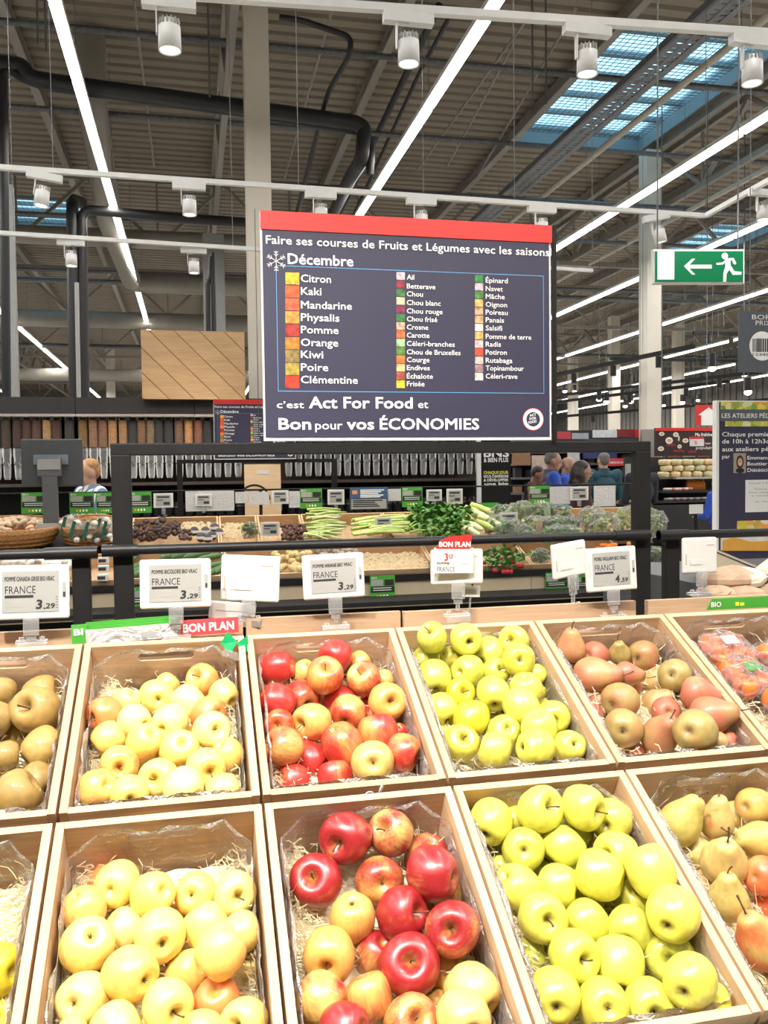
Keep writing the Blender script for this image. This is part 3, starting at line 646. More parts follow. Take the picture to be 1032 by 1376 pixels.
def place_fruit(key, var, crop, data, what, where, group):
    row, k = key; root, M = CR[key]; Mi = M.inverted(); ox, oy, sc = crop
    org = Mi @ Vector((0, 0, EYE)); items = []
    for it in data:
        x, y, r = it[0]/sc+ox, it[1]/sc+oy, it[2]/sc; o = dict(it[3]) if len(it) > 3 else {}
        dr = (Mi.to_3x3() @ ray(x, y)).normalized(); h = o.get('h', .040 if o.get('u') else .076)
        tt = (h-org[2])/dr[2]; p = org+dr*tt; R = r*depth(M @ p)/F
        v = o.get('v', var); pear = v[0] == 'p'
        items.append(dict(px=x, py=y, rp=r, p=p, R=R, o=o, d=dr, v=v, pear=pear, a=p.copy()))
    wx, wy = CW/2-CT-.004, CL/2-CT-.004
    for itn in range(90):
        for i, A in enumerate(items):
            for B in items[i+1:]:
                dv = B['p']-A['p']; D = dv.length; need = (A['R']+B['R'])*.955
                if D < need and D > 1e-6:
                    s = dv*((need-D)/D*.5)
                    # keep the picture: move mostly along the rays
                    for I, sg in ((A, -1), (B, 1)):
                        al = I['d']*(s.dot(I['d'])); lat = s-al; I['p'] += sg*(al*1.15+lat*.8)
        for I in items:
            p = I['p']; R = I['R']*.94
            lat = (I['a']-p); lat -= I['d']*lat.dot(I['d']); p += lat*.12
            p.x = max(-wx+R, min(wx-R, p.x)); p.y = max(-wy+R, min(wy-R, p.y)); p.z = max(R+.012, min(CH+.004, p.z))
    ymin = min(i['py'] for i in items); ymax = max(i['py'] for i in items); rm = sorted(i['rp'] for i in items)[len(items)//2]
    nr = max(2, round((ymax-ymin)/(rm*1.35))+1); rows = {}
    for I in items: rows.setdefault(min(nr-1, int((I['py']-ymin)/(ymax-ymin+1e-3)*nr)), []).append(I)
    used = sorted(rows); last = len(used)-1
    random.seed(hash((row == 'U', k)) % 1000)
    for ri, rk in enumerate(used):
        rowl = sorted(rows[rk], key=lambda i: i['px'])
        rn = 'back row' if ri == 0 else ('front row' if ri == last else ORD[ri]+' row')
        for ci, I in enumerate(rowl):
            o = I['o']; v = I['v']; pear = I['pear']; src = random.choice(AM[v]); ob = src.copy(); COL.objects.link(ob); ob.name = 'pear' if pear else ('fruit' if 'fruit' in what else 'apple')
            pos = M @ I['p']; s = I['R']*random.uniform(.985, 1.02)
            if pear: s *= .97
            pole = o.get('s') or o.get('c') or o.get('n')
            if pole:
                a, b = pole[0]/I['rp']/sc, pole[1]/I['rp']/sc
                L = math.hypot(a, b); mxl = .97
                if L > mxl: a, b = a*mxl/L, b*mxl/L
                cc = math.sqrt(max(.03, 1-a*a-b*b)); 
                if pear and o.get('s') and o.get('back'): cc = -cc
                ax = RIGHT*a+DOWN*b-FWD*cc
            else:
                an = random.uniform(0, 6.28); ax = RIGHT*math.cos(an)+DOWN*math.sin(an)+FWD*random.uniform(.2, .8)
                if pear: ax = RIGHT*math.cos(an)+FWD*.7+Vector((0, 0, -.2))
            if o.get('c'): ax = -ax
            ax.normalize()
            ob.rotation_mode = 'QUATERNION'; ob.rotation_quaternion = ax.to_track_quat('Z', 'Y') @ Euler((0, 0, random.uniform(0, 6.28))).to_quaternion()
            ob.location = pos-(ax*s*.25 if pear and not (o.get('s') or o.get('c')) else Vector((0, 0, 0)))
            ob.scale = (s, s, s*(1 if pear else random.uniform(.96, 1.08)))
            bl = o.get('b', 0); c = random.choice(V[v]['cols']); j = random.uniform(.93, 1.05); ob.color = (c[0]*j, c[1]*j, c[2]*j, max(0.0, min(1.0, .02+bl*.95+random.uniform(-.03, .03))))
            if o.get('s') or o.get('t'): st = (stP if pear else stA).copy(); COL.objects.link(st); st.parent = ob
            if o.get('c'): st = (cyP if pear else cyA).copy(); COL.objects.link(st); st.parent = ob
            L_ = o.get('L'); desc = what if not L_ else (L_ if any(w_ in L_ for w_ in ('yellow', 'green', 'red', 'darkest', 'pinkish')) else L_+' '+what)
            look = 'half buried' if o.get('u') else ('stem up' if o.get('s') else 'eye up' if o.get('c') else '')
            nm = 'pear' if pear else 'apple'
            pos_ = ('alone' if len(rowl) == 1 else 'leftmost' if ci == 0 else 'rightmost' if ci == len(rowl)-1 else ORD[ci]+' from left')
            lab = '%s %s%s, %s in %s, %s' % (desc, nm, (' '+look) if look else '', pos_, rn, where)
            ws = lab.split()
            if len(ws) > 16: lab = lab.replace(' from left', '')
            tag(ob, lab, nm, group)
C1 = (0, 820, 2.949)
place_fruit(('U', 1), 'yp', C1, [(806, 278, 64, {'s': (-21, -33), 'b': .55}), (888, 335, 58, {}), (660, 298, 50, {'h': .05}), (618, 345, 70, {'c': (27, 0)}), (505, 365, 56), (745, 368, 66, {'b': .2}),
  (410, 412, 68, {'s': (-45, 8), 'b': .85, 'L': 'red-striped'}), (532, 440, 64), (672, 445, 72, {'c': (-20, 15)}), (825, 415, 70, {'b': .7, 'L': 'red-topped'}), (840, 480, 72, {'s': (38, -20)}),
  (430, 508, 66, {'c': (-50, 30), 'b': .2}), (572, 530, 70), (708, 550, 78, {'c': (24, -45)}), (475, 612, 78, {'s': (22, -7), 'b': .45}), (910, 572, 66), (820, 625, 78, {'s': (42, 5), 'b': .3}), (600, 602, 55, {'u': 1}),
  (630, 665, 78, {'s': (-10, -12), 'b': .25}), (368, 708, 76, {'b': .45}), (510, 730, 75, {'c': (22, 5)}), (730, 705, 78), (880, 712, 64, {'b': .15}), (905, 672, 48, {'u': 1}), (392, 768, 50, {'u': 1}), (608, 750, 50, {'u': 1}),
  (560, 500, 50, {'u': 1}), (760, 480, 50, {'u': 1})], 'pale yellow', 'upper pale-yellow crate', 'pale yellow apples in the upper crate')
place_fruit(('U', 0), 'rs', (0, 840, 3.969), [(195, 458, 122, {'s': (-28, -46)}), (215, 368, 98, {'h': .06}), (5, 352, 74), (-18, 500, 92), (228, 655, 105), (30, 695, 76), (20, 765, 60, {'u': 1}), (90, 900, 122, {}), (200, 835, 98), (-230, 420, 100), (-220, 620, 105), (-110, 690, 100, {'u': 1}), (-140, 830, 110), (-210, 500, 90, {'u': 1}), (90, 590, 90, {'u': 1})],
  'olive-brown russet', 'upper russet crate', 'russet apples in the upper left crate')
place_fruit(('U', 2), 'rd', (320, 820, 3.44), [(450, 213, 76, {'s': (-40, 15), 'b': .8}), (185, 268, 76, {'b': .85}), (303, 282, 54, {'b': .3}), (392, 312, 82, {'s': (10, -62), 'b': .45}), (560, 245, 52, {'b': .3, 'h': .06}), (582, 322, 78, {'s': (-30, -52), 'b': .5}), (690, 320, 46, {'b': .35}),
  (158, 420, 80, {'b': .9}), (300, 398, 83, {'s': (45, 18), 'b': .68}), (480, 415, 72, {'b': .9, 'u': 1}), (710, 418, 85, {'s': (25, -12), 'b': .05, 'L': 'yellow-green'}), (345, 515, 88, {'s': (-62, 8), 'b': .3, 'L': 'mostly yellow'}), (508, 475, 83, {'c': (-18, 30), 'b': .5}),
  (615, 440, 55, {'b': .7, 'u': 1}), (615, 500, 45, {'b': .8, 'u': 1}), (190, 530, 72, {'s': (-5, -16), 'b': .6}), (652, 570, 90, {'b': .62}), (210, 640, 92, {'s': (-78, -25), 'b': .5}), (335, 690, 80, {'b': .72, 'u': 1}), (473, 625, 97, {'b': .5}), (775, 565, 48, {'b': .7, 'u': 1}),
  (792, 655, 85, {'s': (76, 22), 'b': .6}), (625, 700, 97, {'c': (5, -22), 'b': .2, 'L': 'yellow-green'}), (250, 785, 80, {'b': .8, 'u': 1}), (450, 772, 82, {'b': .7, 'u': 1}), (420, 400, 50, {'u': 1, 'b': .3})], 'red-orange', 'upper red-apple crate', 'red and orange apples in the upper crate')
place_fruit(('U', 3), 'gg', (520, 810, 3.225), [(195, 140, 64, {'s': (-20, -45), 'L': 'russeted'}), (340, 155, 66, {'s': (20, 10)}), (540, 168, 66, {'s': (-32, -15)}), (168, 245, 62, {'c': (-50, 20)}), (270, 240, 55), (450, 213, 66), (580, 268, 70, {'c': (-6, -12)}), (205, 325, 72, {'c': (5, 50)}), (350, 300, 72, {'c': (-45, -8)}), (468, 300, 60, {'s': (25, -30)}),
  (600, 360, 70, {'L': 'russet-marked', 'b': .2}), (315, 395, 68, {'s': (20, -25), 'v': 'ye', 'L': 'deep yellow spotted'}), (463, 398, 72, {'c': (2, 42)}), (245, 470, 76, {'c': (32, 45)}), (588, 452, 76), (668, 392, 35, {'u': 1}), (365, 505, 78, {'v': 'ye', 'L': 'deep yellow'}), (430, 470, 60, {'b': .8, 'u': 1, 'L': 'pinkish'}),
  (750, 490, 70, {'s': (-10, 0)}), (675, 455, 42, {'u': 1}), (500, 560, 78, {'c': (15, -42), 'L': 'brown-scarred'}), (658, 535, 78), (320, 610, 78, {'s': (12, -50)}), (470, 640, 76), (640, 625, 80, {'c': (-74, -10)}), (790, 622, 72, {'c': (15, -30)}), (250, 585, 50, {'u': 1}), (520, 490, 45, {'u': 1}), (690, 300, 40, {'u': 1})],
  'yellow-green', 'upper yellow-green crate', 'yellow-green apples in the upper crate')
place_fruit(('U', 4), 'pr', (720, 800, 3.31), [(155, 240, 68, {'s': (-2, -62), 'b': .45, 'L': 'standing'}), (270, 265, 62, {'b': .75}), (372, 262, 52, {'s': (-12, -45), 'L': 'greenish long-stemmed'}), (478, 270, 74, {'c': (-50, 8), 'b': .45}), (250, 360, 80, {'s': (70, -6), 'b': .5, 'L': 'sideways'}), (400, 350, 58, {'s': (50, 5), 'b': .6}), (160, 335, 45, {'b': .4, 'u': 1}), (620, 358, 78, {'c': (-40, -18), 'b': .2}), (530, 385, 62, {'u': 1}),
  (375, 470, 86, {'c': (-60, 10), 'b': .35}), (420, 405, 60, {'b': .5, 'u': 1}), (535, 480, 66, {'s': (40, -45), 'b': .1, 'u': 1}), (735, 440, 76, {'s': (68, 12), 'b': .6}), (575, 520, 68, {'b': .9, 'L': 'dark red', 'u': 1}), (390, 590, 88, {'c': (-28, -2), 'b': .35}), (550, 625, 86, {'s': (8, -60), 'b': .45, 'L': 'upright'}), (770, 545, 86, {'s': (70, -25), 'b': .65}),
  (712, 602, 94, {'c': (-56, -18), 'b': .3}), (265, 470, 50, {'b': .7, 'u': 1}), (280, 530, 45, {'b': .7, 'u': 1}), (625, 465, 50, {'u': 1}), (440, 695, 52, {'b': .8, 'u': 1}), (868, 640, 50, {'b': .8, 'u': 1}), (815, 650, 45, {'u': 1})], 'brown-red', 'upper pear crate', 'brown-red pears in the upper crate')
place_fruit(('L', 1), 'yp', (0, 1060, 2.716), [(422, 352, 82, {'c': (-4, -10)}), (385, 340, 62, {'b': .9, 'u': 1, 'L': 'red-cheeked'}), (295, 440, 80, {'b': .5}), (555, 390, 80), (712, 392, 78, {'c': (-4, -27), 'b': .15}), (862, 385, 80, {'s': (30, -15), 'b': .25}), (318, 570, 96, {'c': (35, -68)}), (455, 505, 72, {'h': .06}), (590, 543, 96, {'c': (32, 0)}), (757, 512, 82), (912, 520, 72, {'b': .15}), (802, 597, 92, {'b': .3}), (475, 680, 98, {'c': (82, 0), 'L': 'lumpy'}), (690, 655, 80, {'b': .15, 'u': 1}),
  (890, 640, 66, {'b': .2, 'u': 1}), (305, 760, 94, {'c': (-12, -28), 'b': .35}), (610, 790, 94, {'s': (58, 0)}), (790, 770, 88, {'b': .75, 'L': 'red-streaked'}), (910, 845, 82, {'s': (-30, -20)}), (425, 880, 88), (735, 885, 72, {'b': .3}), (260, 895, 60, {'b': .1}), (228, 585, 45, {'u': 1}), (385, 650, 55, {'u': 1}), (560, 880, 60, {'u': 1}), (640, 470, 50, {'u': 1})],
  'pale yellow', 'lower pale-yellow crate', 'pale yellow-pink apples in the lower crate')
place_fruit(('L', 0), 'ye', (0, 1060, 2.716), [(10, 688, 100, {}), (-10, 845, 95, {'u': 1}), (-230, 700, 95), (-200, 860, 95, {'u': 1})], 'yellow', 'lower nearly empty crate', 'yellow apples in the nearly empty crate')
place_fruit(('L', 2), 'dr', (340, 1050, 2.716), [(340, 203, 90, {'s': (-35, -3), 'b': .72}), (505, 190, 82, {'s': (-48, -42), 'b': .62, 'L': 'yellow-streaked'}), (232, 362, 96, {'s': (-17, -50), 'b': .8}), (462, 365, 90, {'c': (13, -25), 'b': .62}), (635, 275, 84, {'b': .68}), (655, 345, 92, {'c': (80, -5), 'b': .78}), (545, 480, 92, {'s': (70, -30), 'b': .85, 'L': 'darkest'}), (752, 408, 56, {'c': (20, -10), 'b': .2, 'u': 1}), (728, 540, 98, {'s': (-18, -38), 'b': .68}),
  (365, 500, 86, {'c': (0, -80), 'b': .28, 'L': 'yellow-orange'}), (278, 632, 98, {'s': (-10, 12), 'b': .2, 'L': 'pink-edged yellow'}), (445, 625, 80, {'b': .72, 'u': 1}), (690, 685, 86, {'b': .05, 'u': 1, 'L': 'yellow'}), (572, 672, 110, {'s': (0, -68), 'b': .82, 'L': 'big glossy'}), (828, 760, 98, {'s': (62, 40), 'b': .1, 'L': 'yellow-green'}), (255, 800, 92, {'c': (75, 20), 'b': .5}), (430, 790, 88, {'b': .42}), (572, 880, 98, {'s': (30, -60), 'b': .5}), (335, 905, 90, {'b': .7}), (770, 862, 94, {'c': (25, 2), 'b': .1, 'L': 'yellow-green'}), (665, 815, 50, {'u': 1}), (615, 460, 45, {'u': 1, 'b': .5}), (200, 900, 60, {'u': 1, 'b': .5})],
  'dark red', 'lower red-apple crate', 'dark red apples in the lower crate')
place_fruit(('L', 3), 'gg', (600, 1030, 2.389), [(150, 183, 68, {'c': (-30, 28)}), (212, 160, 45, {'u': 1}), (298, 150, 70, {'s': (32, -32)}), (445, 125, 66, {'s': (45, 2)}), (575, 175, 68, {'c': (-32, -2)}), (243, 265, 70, {'c': (-8, -25)}), (368, 255, 70), (412, 212, 58, {'h': .055}), (545, 280, 72, {'s': (-58, -18)}), (490, 350, 74), (665, 330, 72, {'L': 'russet-scarred', 'b': .3}), (228, 385, 74), (368, 387, 72), (613, 428, 74), (758, 462, 80, {'c': (-44, 18)}), (308, 490, 78, {'s': (17, -22)}), (450, 502, 72), (592, 527, 74, {'s': (-28, 20)}),
  (410, 605, 80, {'s': (32, -12), 'L': 'long-stemmed'}), (553, 635, 82, {'c': (-12, 56)}), (730, 600, 80, {'s': (-25, -28)}), (350, 735, 80, {'c': (-10, 5)}), (505, 768, 82, {'c': (0, -32)}), (650, 755, 82, {'s': (-2, -12)}), (795, 722, 80, {'c': (-46, 8)}), (885, 742, 54, {'u': 1}), (282, 600, 60, {'u': 1}), (180, 275, 45, {'u': 1}), (178, 322, 40, {'u': 1}), (683, 520, 48, {'u': 1}), (452, 690, 52, {'u': 1}), (462, 440, 45, {'u': 1}), (522, 435, 42, {'u': 1}), (300, 330, 42, {'u': 1})],
  'green-yellow', 'lower green-yellow crate', 'green-yellow apples in the lower crate')
place_fruit(('L', 4), 'py', (600, 1030, 2.389), [(748, 185, 68, {'s': (30, -58), 'L': 'green'}), (868, 178, 58, {'s': (-4, -55), 'b': .25, 'L': 'slim'}), (1000, 128, 62, {'b': .4}), (915, 152, 42, {'u': 1, 'b': .3}), (1010, 240, 66, {'s': (-64, -20), 'L': 'green speckled'}), (893, 310, 74, {'s': (-10, -58)}), (795, 275, 52, {'u': 1}), (1020, 350, 62, {'b': .7, 'L': 'red'}), (905, 430, 66, {'s': (-10, -62)}), (1015, 570, 84, {'s': (-42, -70), 'b': .55, 'L': 'red-based'}), (1035, 440, 50, {'b': .8, 'u': 1}), (825, 372, 44, {'u': 1}), (1160, 180, 70), (1180, 330, 70, {'b': .5}), (1200, 480, 75), (1190, 640, 75, {'b': .4}), (1060, 700, 60, {'u': 1})],
  'yellow-brown', 'lower pear crate', 'yellow-red pears in the lower crate')
# wood wool (one object per crate)
STRAW = plain('wood_wool', (.95, .86, .62), .7, var=.12, scale=60)
def straw_mesh(sd, n=1500):
    random.seed(sd); m = MB(); wx, wy = CW/2-CT-.012, CL/2-CT-.012
    # cushion
    nx, ny = 14, 18; g = [[.022+random.uniform(0, .008)+.012*(abs(2*i/nx-1)**4) for j in range(ny+1)] for i in range(nx+1)]
    m.add([(-wx+2*wx*i/nx, -wy+2*wy*j/ny, g[i][j]) for i in range(nx+1) for j in range(ny+1)], [(i*(ny+1)+j, (i+1)*(ny+1)+j, (i+1)*(ny+1)+j+1, i*(ny+1)+j+1) for i in range(nx) for j in range(ny)], 0, True)
    for s in range(n):
        e = random.random() < .6
        x = random.choice((-1, 1))*random.uniform(.7, .98)*wx if e else random.uniform(-wx, wx)*.95; y = random.uniform(-wy, wy)*.95
        z = random.uniform(.03, .062 if e else .05); a = random.uniform(0, 6.28); cu = random.uniform(-1.4, 1.4); w = random.uniform(.0007, .0012); b = random.uniform(-.5, .5); pts = []
        for j in range(6):
            pts.append((max(-wx, min(wx, x)), max(-wy, min(wy, y)), max(.02, z))); x += .0085*math.cos(a); y += .0085*math.sin(a); z += .0085*b; a += cu; b += random.uniform(-.6, .6)
        vs = []
        for j, (px_, py_, pz_) in enumerate(pts): vs += [(px_, py_, pz_-w), (px_+w*.5, py_+w*.5, pz_+w)]
        m.add(vs, [(2*j, 2*j+2, 2*j+3, 2*j+1) for j in range(5)], 0, True)
    o = m.build('wood_wool', STRAW); COL.objects.unlink(o); return o
SM = [straw_mesh(5), straw_mesh(6), straw_mesh(8)]
for (row, k), (root, M) in CR.items():
    o = SM[(k+(row == 'U')) % 3].copy(); COL.objects.link(o); o.location = M.translation; o.rotation_euler = root.rotation_euler
    tag(o, 'pale curly wood wool under the %s in the %s row' % ((UL if row == 'U' else LL)[k], 'upper' if row == 'U' else 'lower'), 'packing', 'wood wool in the crates', 'stuff')
# film-wrapped orange fruit in the upper right crate
root, M = CR['U', 5]; Mi = M.inverted(); org = Mi @ Vector((0, 0, EYE))
ORANGE = plain('orange_skin', (.85, .20, .04), .4, var=.12, scale=40)
def crumple(mb, c, r, n=16, k=10, amp=.14, sd=0, mat=None):
    random.seed(sd); b = MB(); b.ell((0, 0, 0), r, n, k); b.v = [tuple(Vector(v)*(1+random.uniform(-amp, amp)*.8)+Vector(c)) for v in b.v]; mb.add(b.v, b.f, 0, False); return mb
for i, (x, y, rx, ry) in enumerate([(975, 855+24, 36, 26), (1002, 915, 34, 28), (1055, 890, 40, 30), (1060, 950, 40, 30), (1100, 910, 36, 30)]):
    dr = Mi.to_3x3() @ ray(x, y); p = org+dr*((.07-org[2])/dr[2]); p.x = max(-.085, min(.085, p.x)); p.y = max(-.14, min(.16, p.y)); w = M @ p
    r = thing('fruit_pack', ['film-wrapped tray of orange fruit at the back left of the right crate', 'film-wrapped pale orange fruit in front of the first pack', 'film-wrapped orange fruit with a label, near the right edge', 'film-wrapped orange fruit at the front right', 'film-wrapped orange fruit farthest right'][i], 'fruit pack', w, 'wrapped orange fruit', (root.rotation_euler[0], 0, .2*i))
    for j in range(4):
        MB().lathe([(a*.027, b*.025) for a, b in APROF], 18, ((j % 2-.5)*.046, (j//2-.5)*.046, .006)).build('orange_fruit', ORANGE, r)
    m = MB(); crumple(m, (0, 0, .004), (.062, .062, .040), sd=i); m.build('wrap', FILM, r)
    MB().mm((-.02, -.015, .040), (.015, .012, .0415)).build('sticker', [PAPER, GREEN, PAPER, PAPER, PAPER][i], r)
# leaflets, cards in the crates
def card(key, px, py, h, w, l, rot, mat, name, label, cat='leaflet', tilt=-.6, roll=0):
    M = CR[key][1]; Mi = M.inverted(); og = Mi @ Vector((0, 0, EYE)); dr = Mi.to_3x3() @ ray(px, py); p = M @ (og+dr*((h-og[2])/dr[2]))
    nx, ny = 5, 4; vs = [(w*(i/nx-.5), .004*math.sin(i*1.1+j*.6), l*(j/ny-.5)) for i in range(nx+1) for j in range(ny+1)]; b = MB()
    F_ = [(i*(ny+1)+j, (i+1)*(ny+1)+j, (i+1)*(ny+1)+j+1, i*(ny+1)+j+1) for i in range(nx) for j in range(ny)]
    b.add(vs, F_); o = b.build(name, mat, at=p); o.rotation_euler = (tilt, roll, rot); md = o.modifiers.new('thick', 'SOLIDIFY'); md.thickness = .0008
    return tag(o, label, cat)
def print_mat(name, base, ink, sc=90):
    m, t, p = nt(name); tc = node(t, 'ShaderNodeTexCoord'); b = node(t, 'ShaderNodeTexBrick'); b.inputs['Scale'].default_value = sc; b.inputs['Color1'].default_value = (*ink, 1); b.inputs['Color2'].default_value = (*base, 1); b.inputs['Mortar'].default_value = (*base, 1); b.inputs['Mortar Size'].default_value = .03
    mp = node(t, 'ShaderNodeMapping'); mp.inputs['Rotation'].default_value = (PI/2, 0, 0); t.links.new(tc.outputs['Object'], mp.inputs[0]); t.links.new(mp.outputs[0], b.inputs['Vector']); t.links.new(b.outputs[0], p.inputs['Base Color']); return m
CHECK = print_mat('checked_print', (.62, .50, .50), (.22, .14, .16), 120); LEAF = print_mat('leaflet_print', (.62, .56, .48), (.42, .38, .34), 160)
YCARD = print_mat('yellow_card_print', (.62, .45, .06), (.35, .25, .04), 120)
card(('L', 2), 582, 1098, .085, .060, .062, .35, CHECK, 'checked_packet', 'purple checked packet in the back right corner of the dark red apple crate', 'packet', -.35, .35)
card(('U', 2), 506, 880, .085, .055, .065, .5, LEAF, 'paper_leaflet', 'printed paper leaflet in the back right corner of the upper red apple crate', tilt=-.4, roll=-.3)
card(('U', 1), 316, 905, .075, .030, .09, 1.0, LEAF, 'paper_leaflet', 'paper leaflet standing at the right side of the upper pale yellow crate', tilt=-.3)
card(('L', 1), 328, 1152, .07, .035, .07, .9, LEAF, 'paper_leaflet', 'beige paper leaflet at the right side of the lower pale yellow crate', tilt=-.3)
card(('U', 4), 870, 858, .09, .050, .035, -.2, YCARD, 'yellow_card', 'yellow card leaning in the back of the upper pear crate', tilt=-.7, roll=.4)
card(('L', 4), 1026, 1048, .10, .040, .05, -.1, YCARD, 'yellow_card', 'yellow card at the back of the lower pear crate', tilt=-.5)
card(('U', 3), 562, 850, .10, .045, .04, -.5, LEAF, 'paper_leaflet', 'grey paper leaflet behind the russeted apple in the back left corner', tilt=-.5)
q = PY(316, 866, 1.69); r = thing('green_ribbon', 'folded green ribbon hooked over the corner between two upper crates', 'ribbon', q)
GRN = plain('green_foil', (.0, .30, .09), .35, var=.2, bump=.3)
m = MB(); m.add([(-.028, -.004, .004), (-.014, 0, .026), (.004, -.006, .006), (-.010, -.012, -.016)], [(0, 3, 2, 1)]); m.add([(.004, -.004, .004), (.024, .002, .016), (.026, -.004, -.012), (.010, -.012, -.02)], [(0, 3, 2, 1)])
o = m.build('ribbon_fold', GRN, r); o.modifiers.new('t', 'SOLIDIFY').thickness = .0012
m = MB(); m.box((0, -.014, -.020), (.052, .0015, .014), Matrix.Rotation(.35, 3, 'Y')); m.build('clear_band', CLEAR, r)
# ---------------------------------------------------------------- the stand that carries the crates
STAND = plain('stand_grey', (.055, .057, .06), .5, .1)
r = thing('display_stand', 'dark grey sloping metal stand under the fruit crates', 'stand', (X0+3*PITCH, 1.35, 0))
XA, XB = X0-.62, X0+6.1*PITCH
for nm, row in (('upper_deck', 'U'), ('lower_deck', 'L')):
    M, t, c = crate_matrix(row, 0); b = MB(); R = Matrix.Rotation(t, 3, 'X'); b.box(Vector(((XA+XB)/2, c[1], c[2]))+R@Vector((0, 0, -.012)), (XB-XA, CL+.004, .018), R); b.build(nm, STAND, r, True)
M, t, c = crate_matrix('L', 0); R = Matrix.Rotation(t, 3, 'X'); f = Vector(((XA+XB)/2, c[1], c[2]))+R@Vector((0, -CL/2-.012, .034)); b = MB(); b.box(f, (XB-XA, .014, .125), R); b.build('front_lip', plain('lip_grey', (.10, .11, .115), .5), r, True)
yf, zf = f[1]+.03, f[2]-.10
MB().mm((XA, yf, .12), (XB, yf+.02, zf)).build('front_panel', STAND, r, True); MB().mm((XA, yf+.05, 0), (XB, 1.75, .12)).build('plinth', BLACK, r, True)
MB().mm((XA, 1.735, .12), (XB, 1.752, 1.10)).build('rear_panel', STAND, r, True)
for x in (XA+.01, XB-.01): MB().prism([(0, 0)], 0, 0) if False else MB().add([(x, yf+.02, .12), (x, 1.735, .12), (x, 1.735, 1.12), (x, yf+.02, zf)], [(0, 1, 2, 3)]).build('end_panel', STAND, r, True).modifiers.new('t', 'SOLIDIFY')
# boards behind the crates, one by one
BD = [((-110, 104), 854, 'left pale wooden board behind the russet apples'), ((108, 326), 846, 'pale wooden board behind the pale yellow apples, hidden by the green strip'), ((330, 536), 830, 'pinkish wooden board behind the upper red apples'), ((540, 850), 821, 'long pale wooden board behind the yellow-green apples and pears'), ((866, 1110), 806, 'pale wooden board at the right behind the wrapped fruit')]
for (x0, x1), yt, lb in BD:
    A = PY(x0, yt, 1.79); B = PY(x1, yt, 1.79)
    tag(MB().mm((A[0], 1.775, 1.10), (B[0], 1.79, A[2])).build('wooden_board', LEDGE, at=(A[0], 1.78, 1.1)), lb, 'board', 'wooden boards behind the crates')
r = thing('rear_shelf', 'dark rear shelf carrying the boards and paper bags behind the crates', 'shelf', (.4, 2.0, 0))
MB().mm((XA, 1.756, 1.06), (XB, 2.04, 1.10)).build('shelf_top', STAND, r, True); MB().mm((XA, 1.80, 0), (XB, 2.0, 1.06)).build('cabinet', STAND, r, True)
# ---------------------------------------------------------------- black frame, rails and the big board
FY = 2.1
def post(m, px, y0, y1z, w=.044, d=.03):
    A = PY(px, y0, FY); m.mm((A[0]-w/2, FY-d/2, y1z), (A[0]+w/2, FY+d/2, A[2])); return A
r = thing('sign_frame', 'black metal frame carrying the big navy season board', 'frame', (PY(512, 600, FY)[0], FY, 0))
A = post_ = PY(162, 596, FY); B = PY(861, 593, FY); ZT = (A[2]+B[2])/2
for X in (A[0], B[0]): b = MB(); b.mm((X-.022, FY-.015, 0), (X+.022, FY+.015, ZT-.026)); bev(b.build('post', BLACK, r, True), .003)
b = MB(); b.mm((A[0]-.022, FY-.015, ZT-.028), (B[0]+.022, FY+.015, ZT)); bev(b.build('crossbar', BLACK, r, True), .003)
for X in (A[0], B[0]): MB().mm((X-.04, FY-.05, 0), (X+.04, FY+.12, .02)).build('foot', BLACK, r, True)
for px, lb in ((109, 'left of the big sign frame'), (901, 'right of the big sign frame')):
    C = PY(px, 740 if px < 500 else 716, FY); r = thing('rail_post', 'black square post %s, holding the end of a rail' % lb, 'post', (C[0], FY, 0))
    bev(MB().mm((-.020, -.014, 0), (.020, .014, C[2]-.006)).build('post', BLACK, r), .003); MB().mm((-.035, -.05, 0), (.035, .1, .02)).build('foot', BLACK, r)
for (x0, y0, x1, y1, j), lb in zip([(-160, 752, 131, 741, [(60, 131)]), (137, 742, 872, 717, [(137, 185), (826, 872)]), (885, 720, 1130, 712, [(885, 925)])], ['left black rail at the left edge', 'long black rail below the big board', 'right black rail in front of the paper bags']):
    A = PY(x0, y0, FY-.03); B = PY(x1, y1, FY-.03); B[2] = A[2] = (A[2]+B[2])/2
    r = thing('bumper_rail', lb+' with black sleeves', 'rail', (A+B)/2, 'black rails'); MB().cyl(A, B, .0115, n=14).build('tube', BLACKPL, r, True)
    for a, c in j:
        p = PY(a, y0, FY-.03); q = PY(c, y1, FY-.03); MB().cyl((p[0], p[1], A[2]), (q[0], q[1], A[2]), .0145, n=14).build('sleeve', BLACKPL, r, True)
# the board
BY = FY-.022; lowz = ZT
r = thing('season_board', 'large navy board listing December fruit and vegetables under a red band', 'sign', PY(548, 590, BY)); Bd = Board(r, BY)
bx = lambda x: x/2.4+330
by = lambda y: y/2.4+270
Bd.rect('backing', 349, 283, 741, 591, WHITEM, .006, .007); Bd.rect('navy_panel', 352, 308, 738.5, 586.5, NAVY, .001, -.0005); Bd.rect('red_band', 349.5, 283, 741, 327, RED, .003, -.001)
for x0, x1 in ((342.5, 348), (742.5, 747.5)):
    a = Bd.p(x0, 281 if x0 < 500 else 303); b = Bd.p(x1, 592); MB().mm((a[0], -.006, 0-(BY*0)+(ZT-r.location[2])), (b[0], .010, a[2])).build('side_post', BLACK, r)
T = Bd.text
T('Faire ses courses de Fruits et Légumes avec les saisons', 357, 737.5, 327.6, 11.5, bold=.014); T('Décembre', 386.5, 474.5, 354.8, 14.5, bold=.02)
fl = MB(); c = Bd.p(371, 351); Rr = .0238
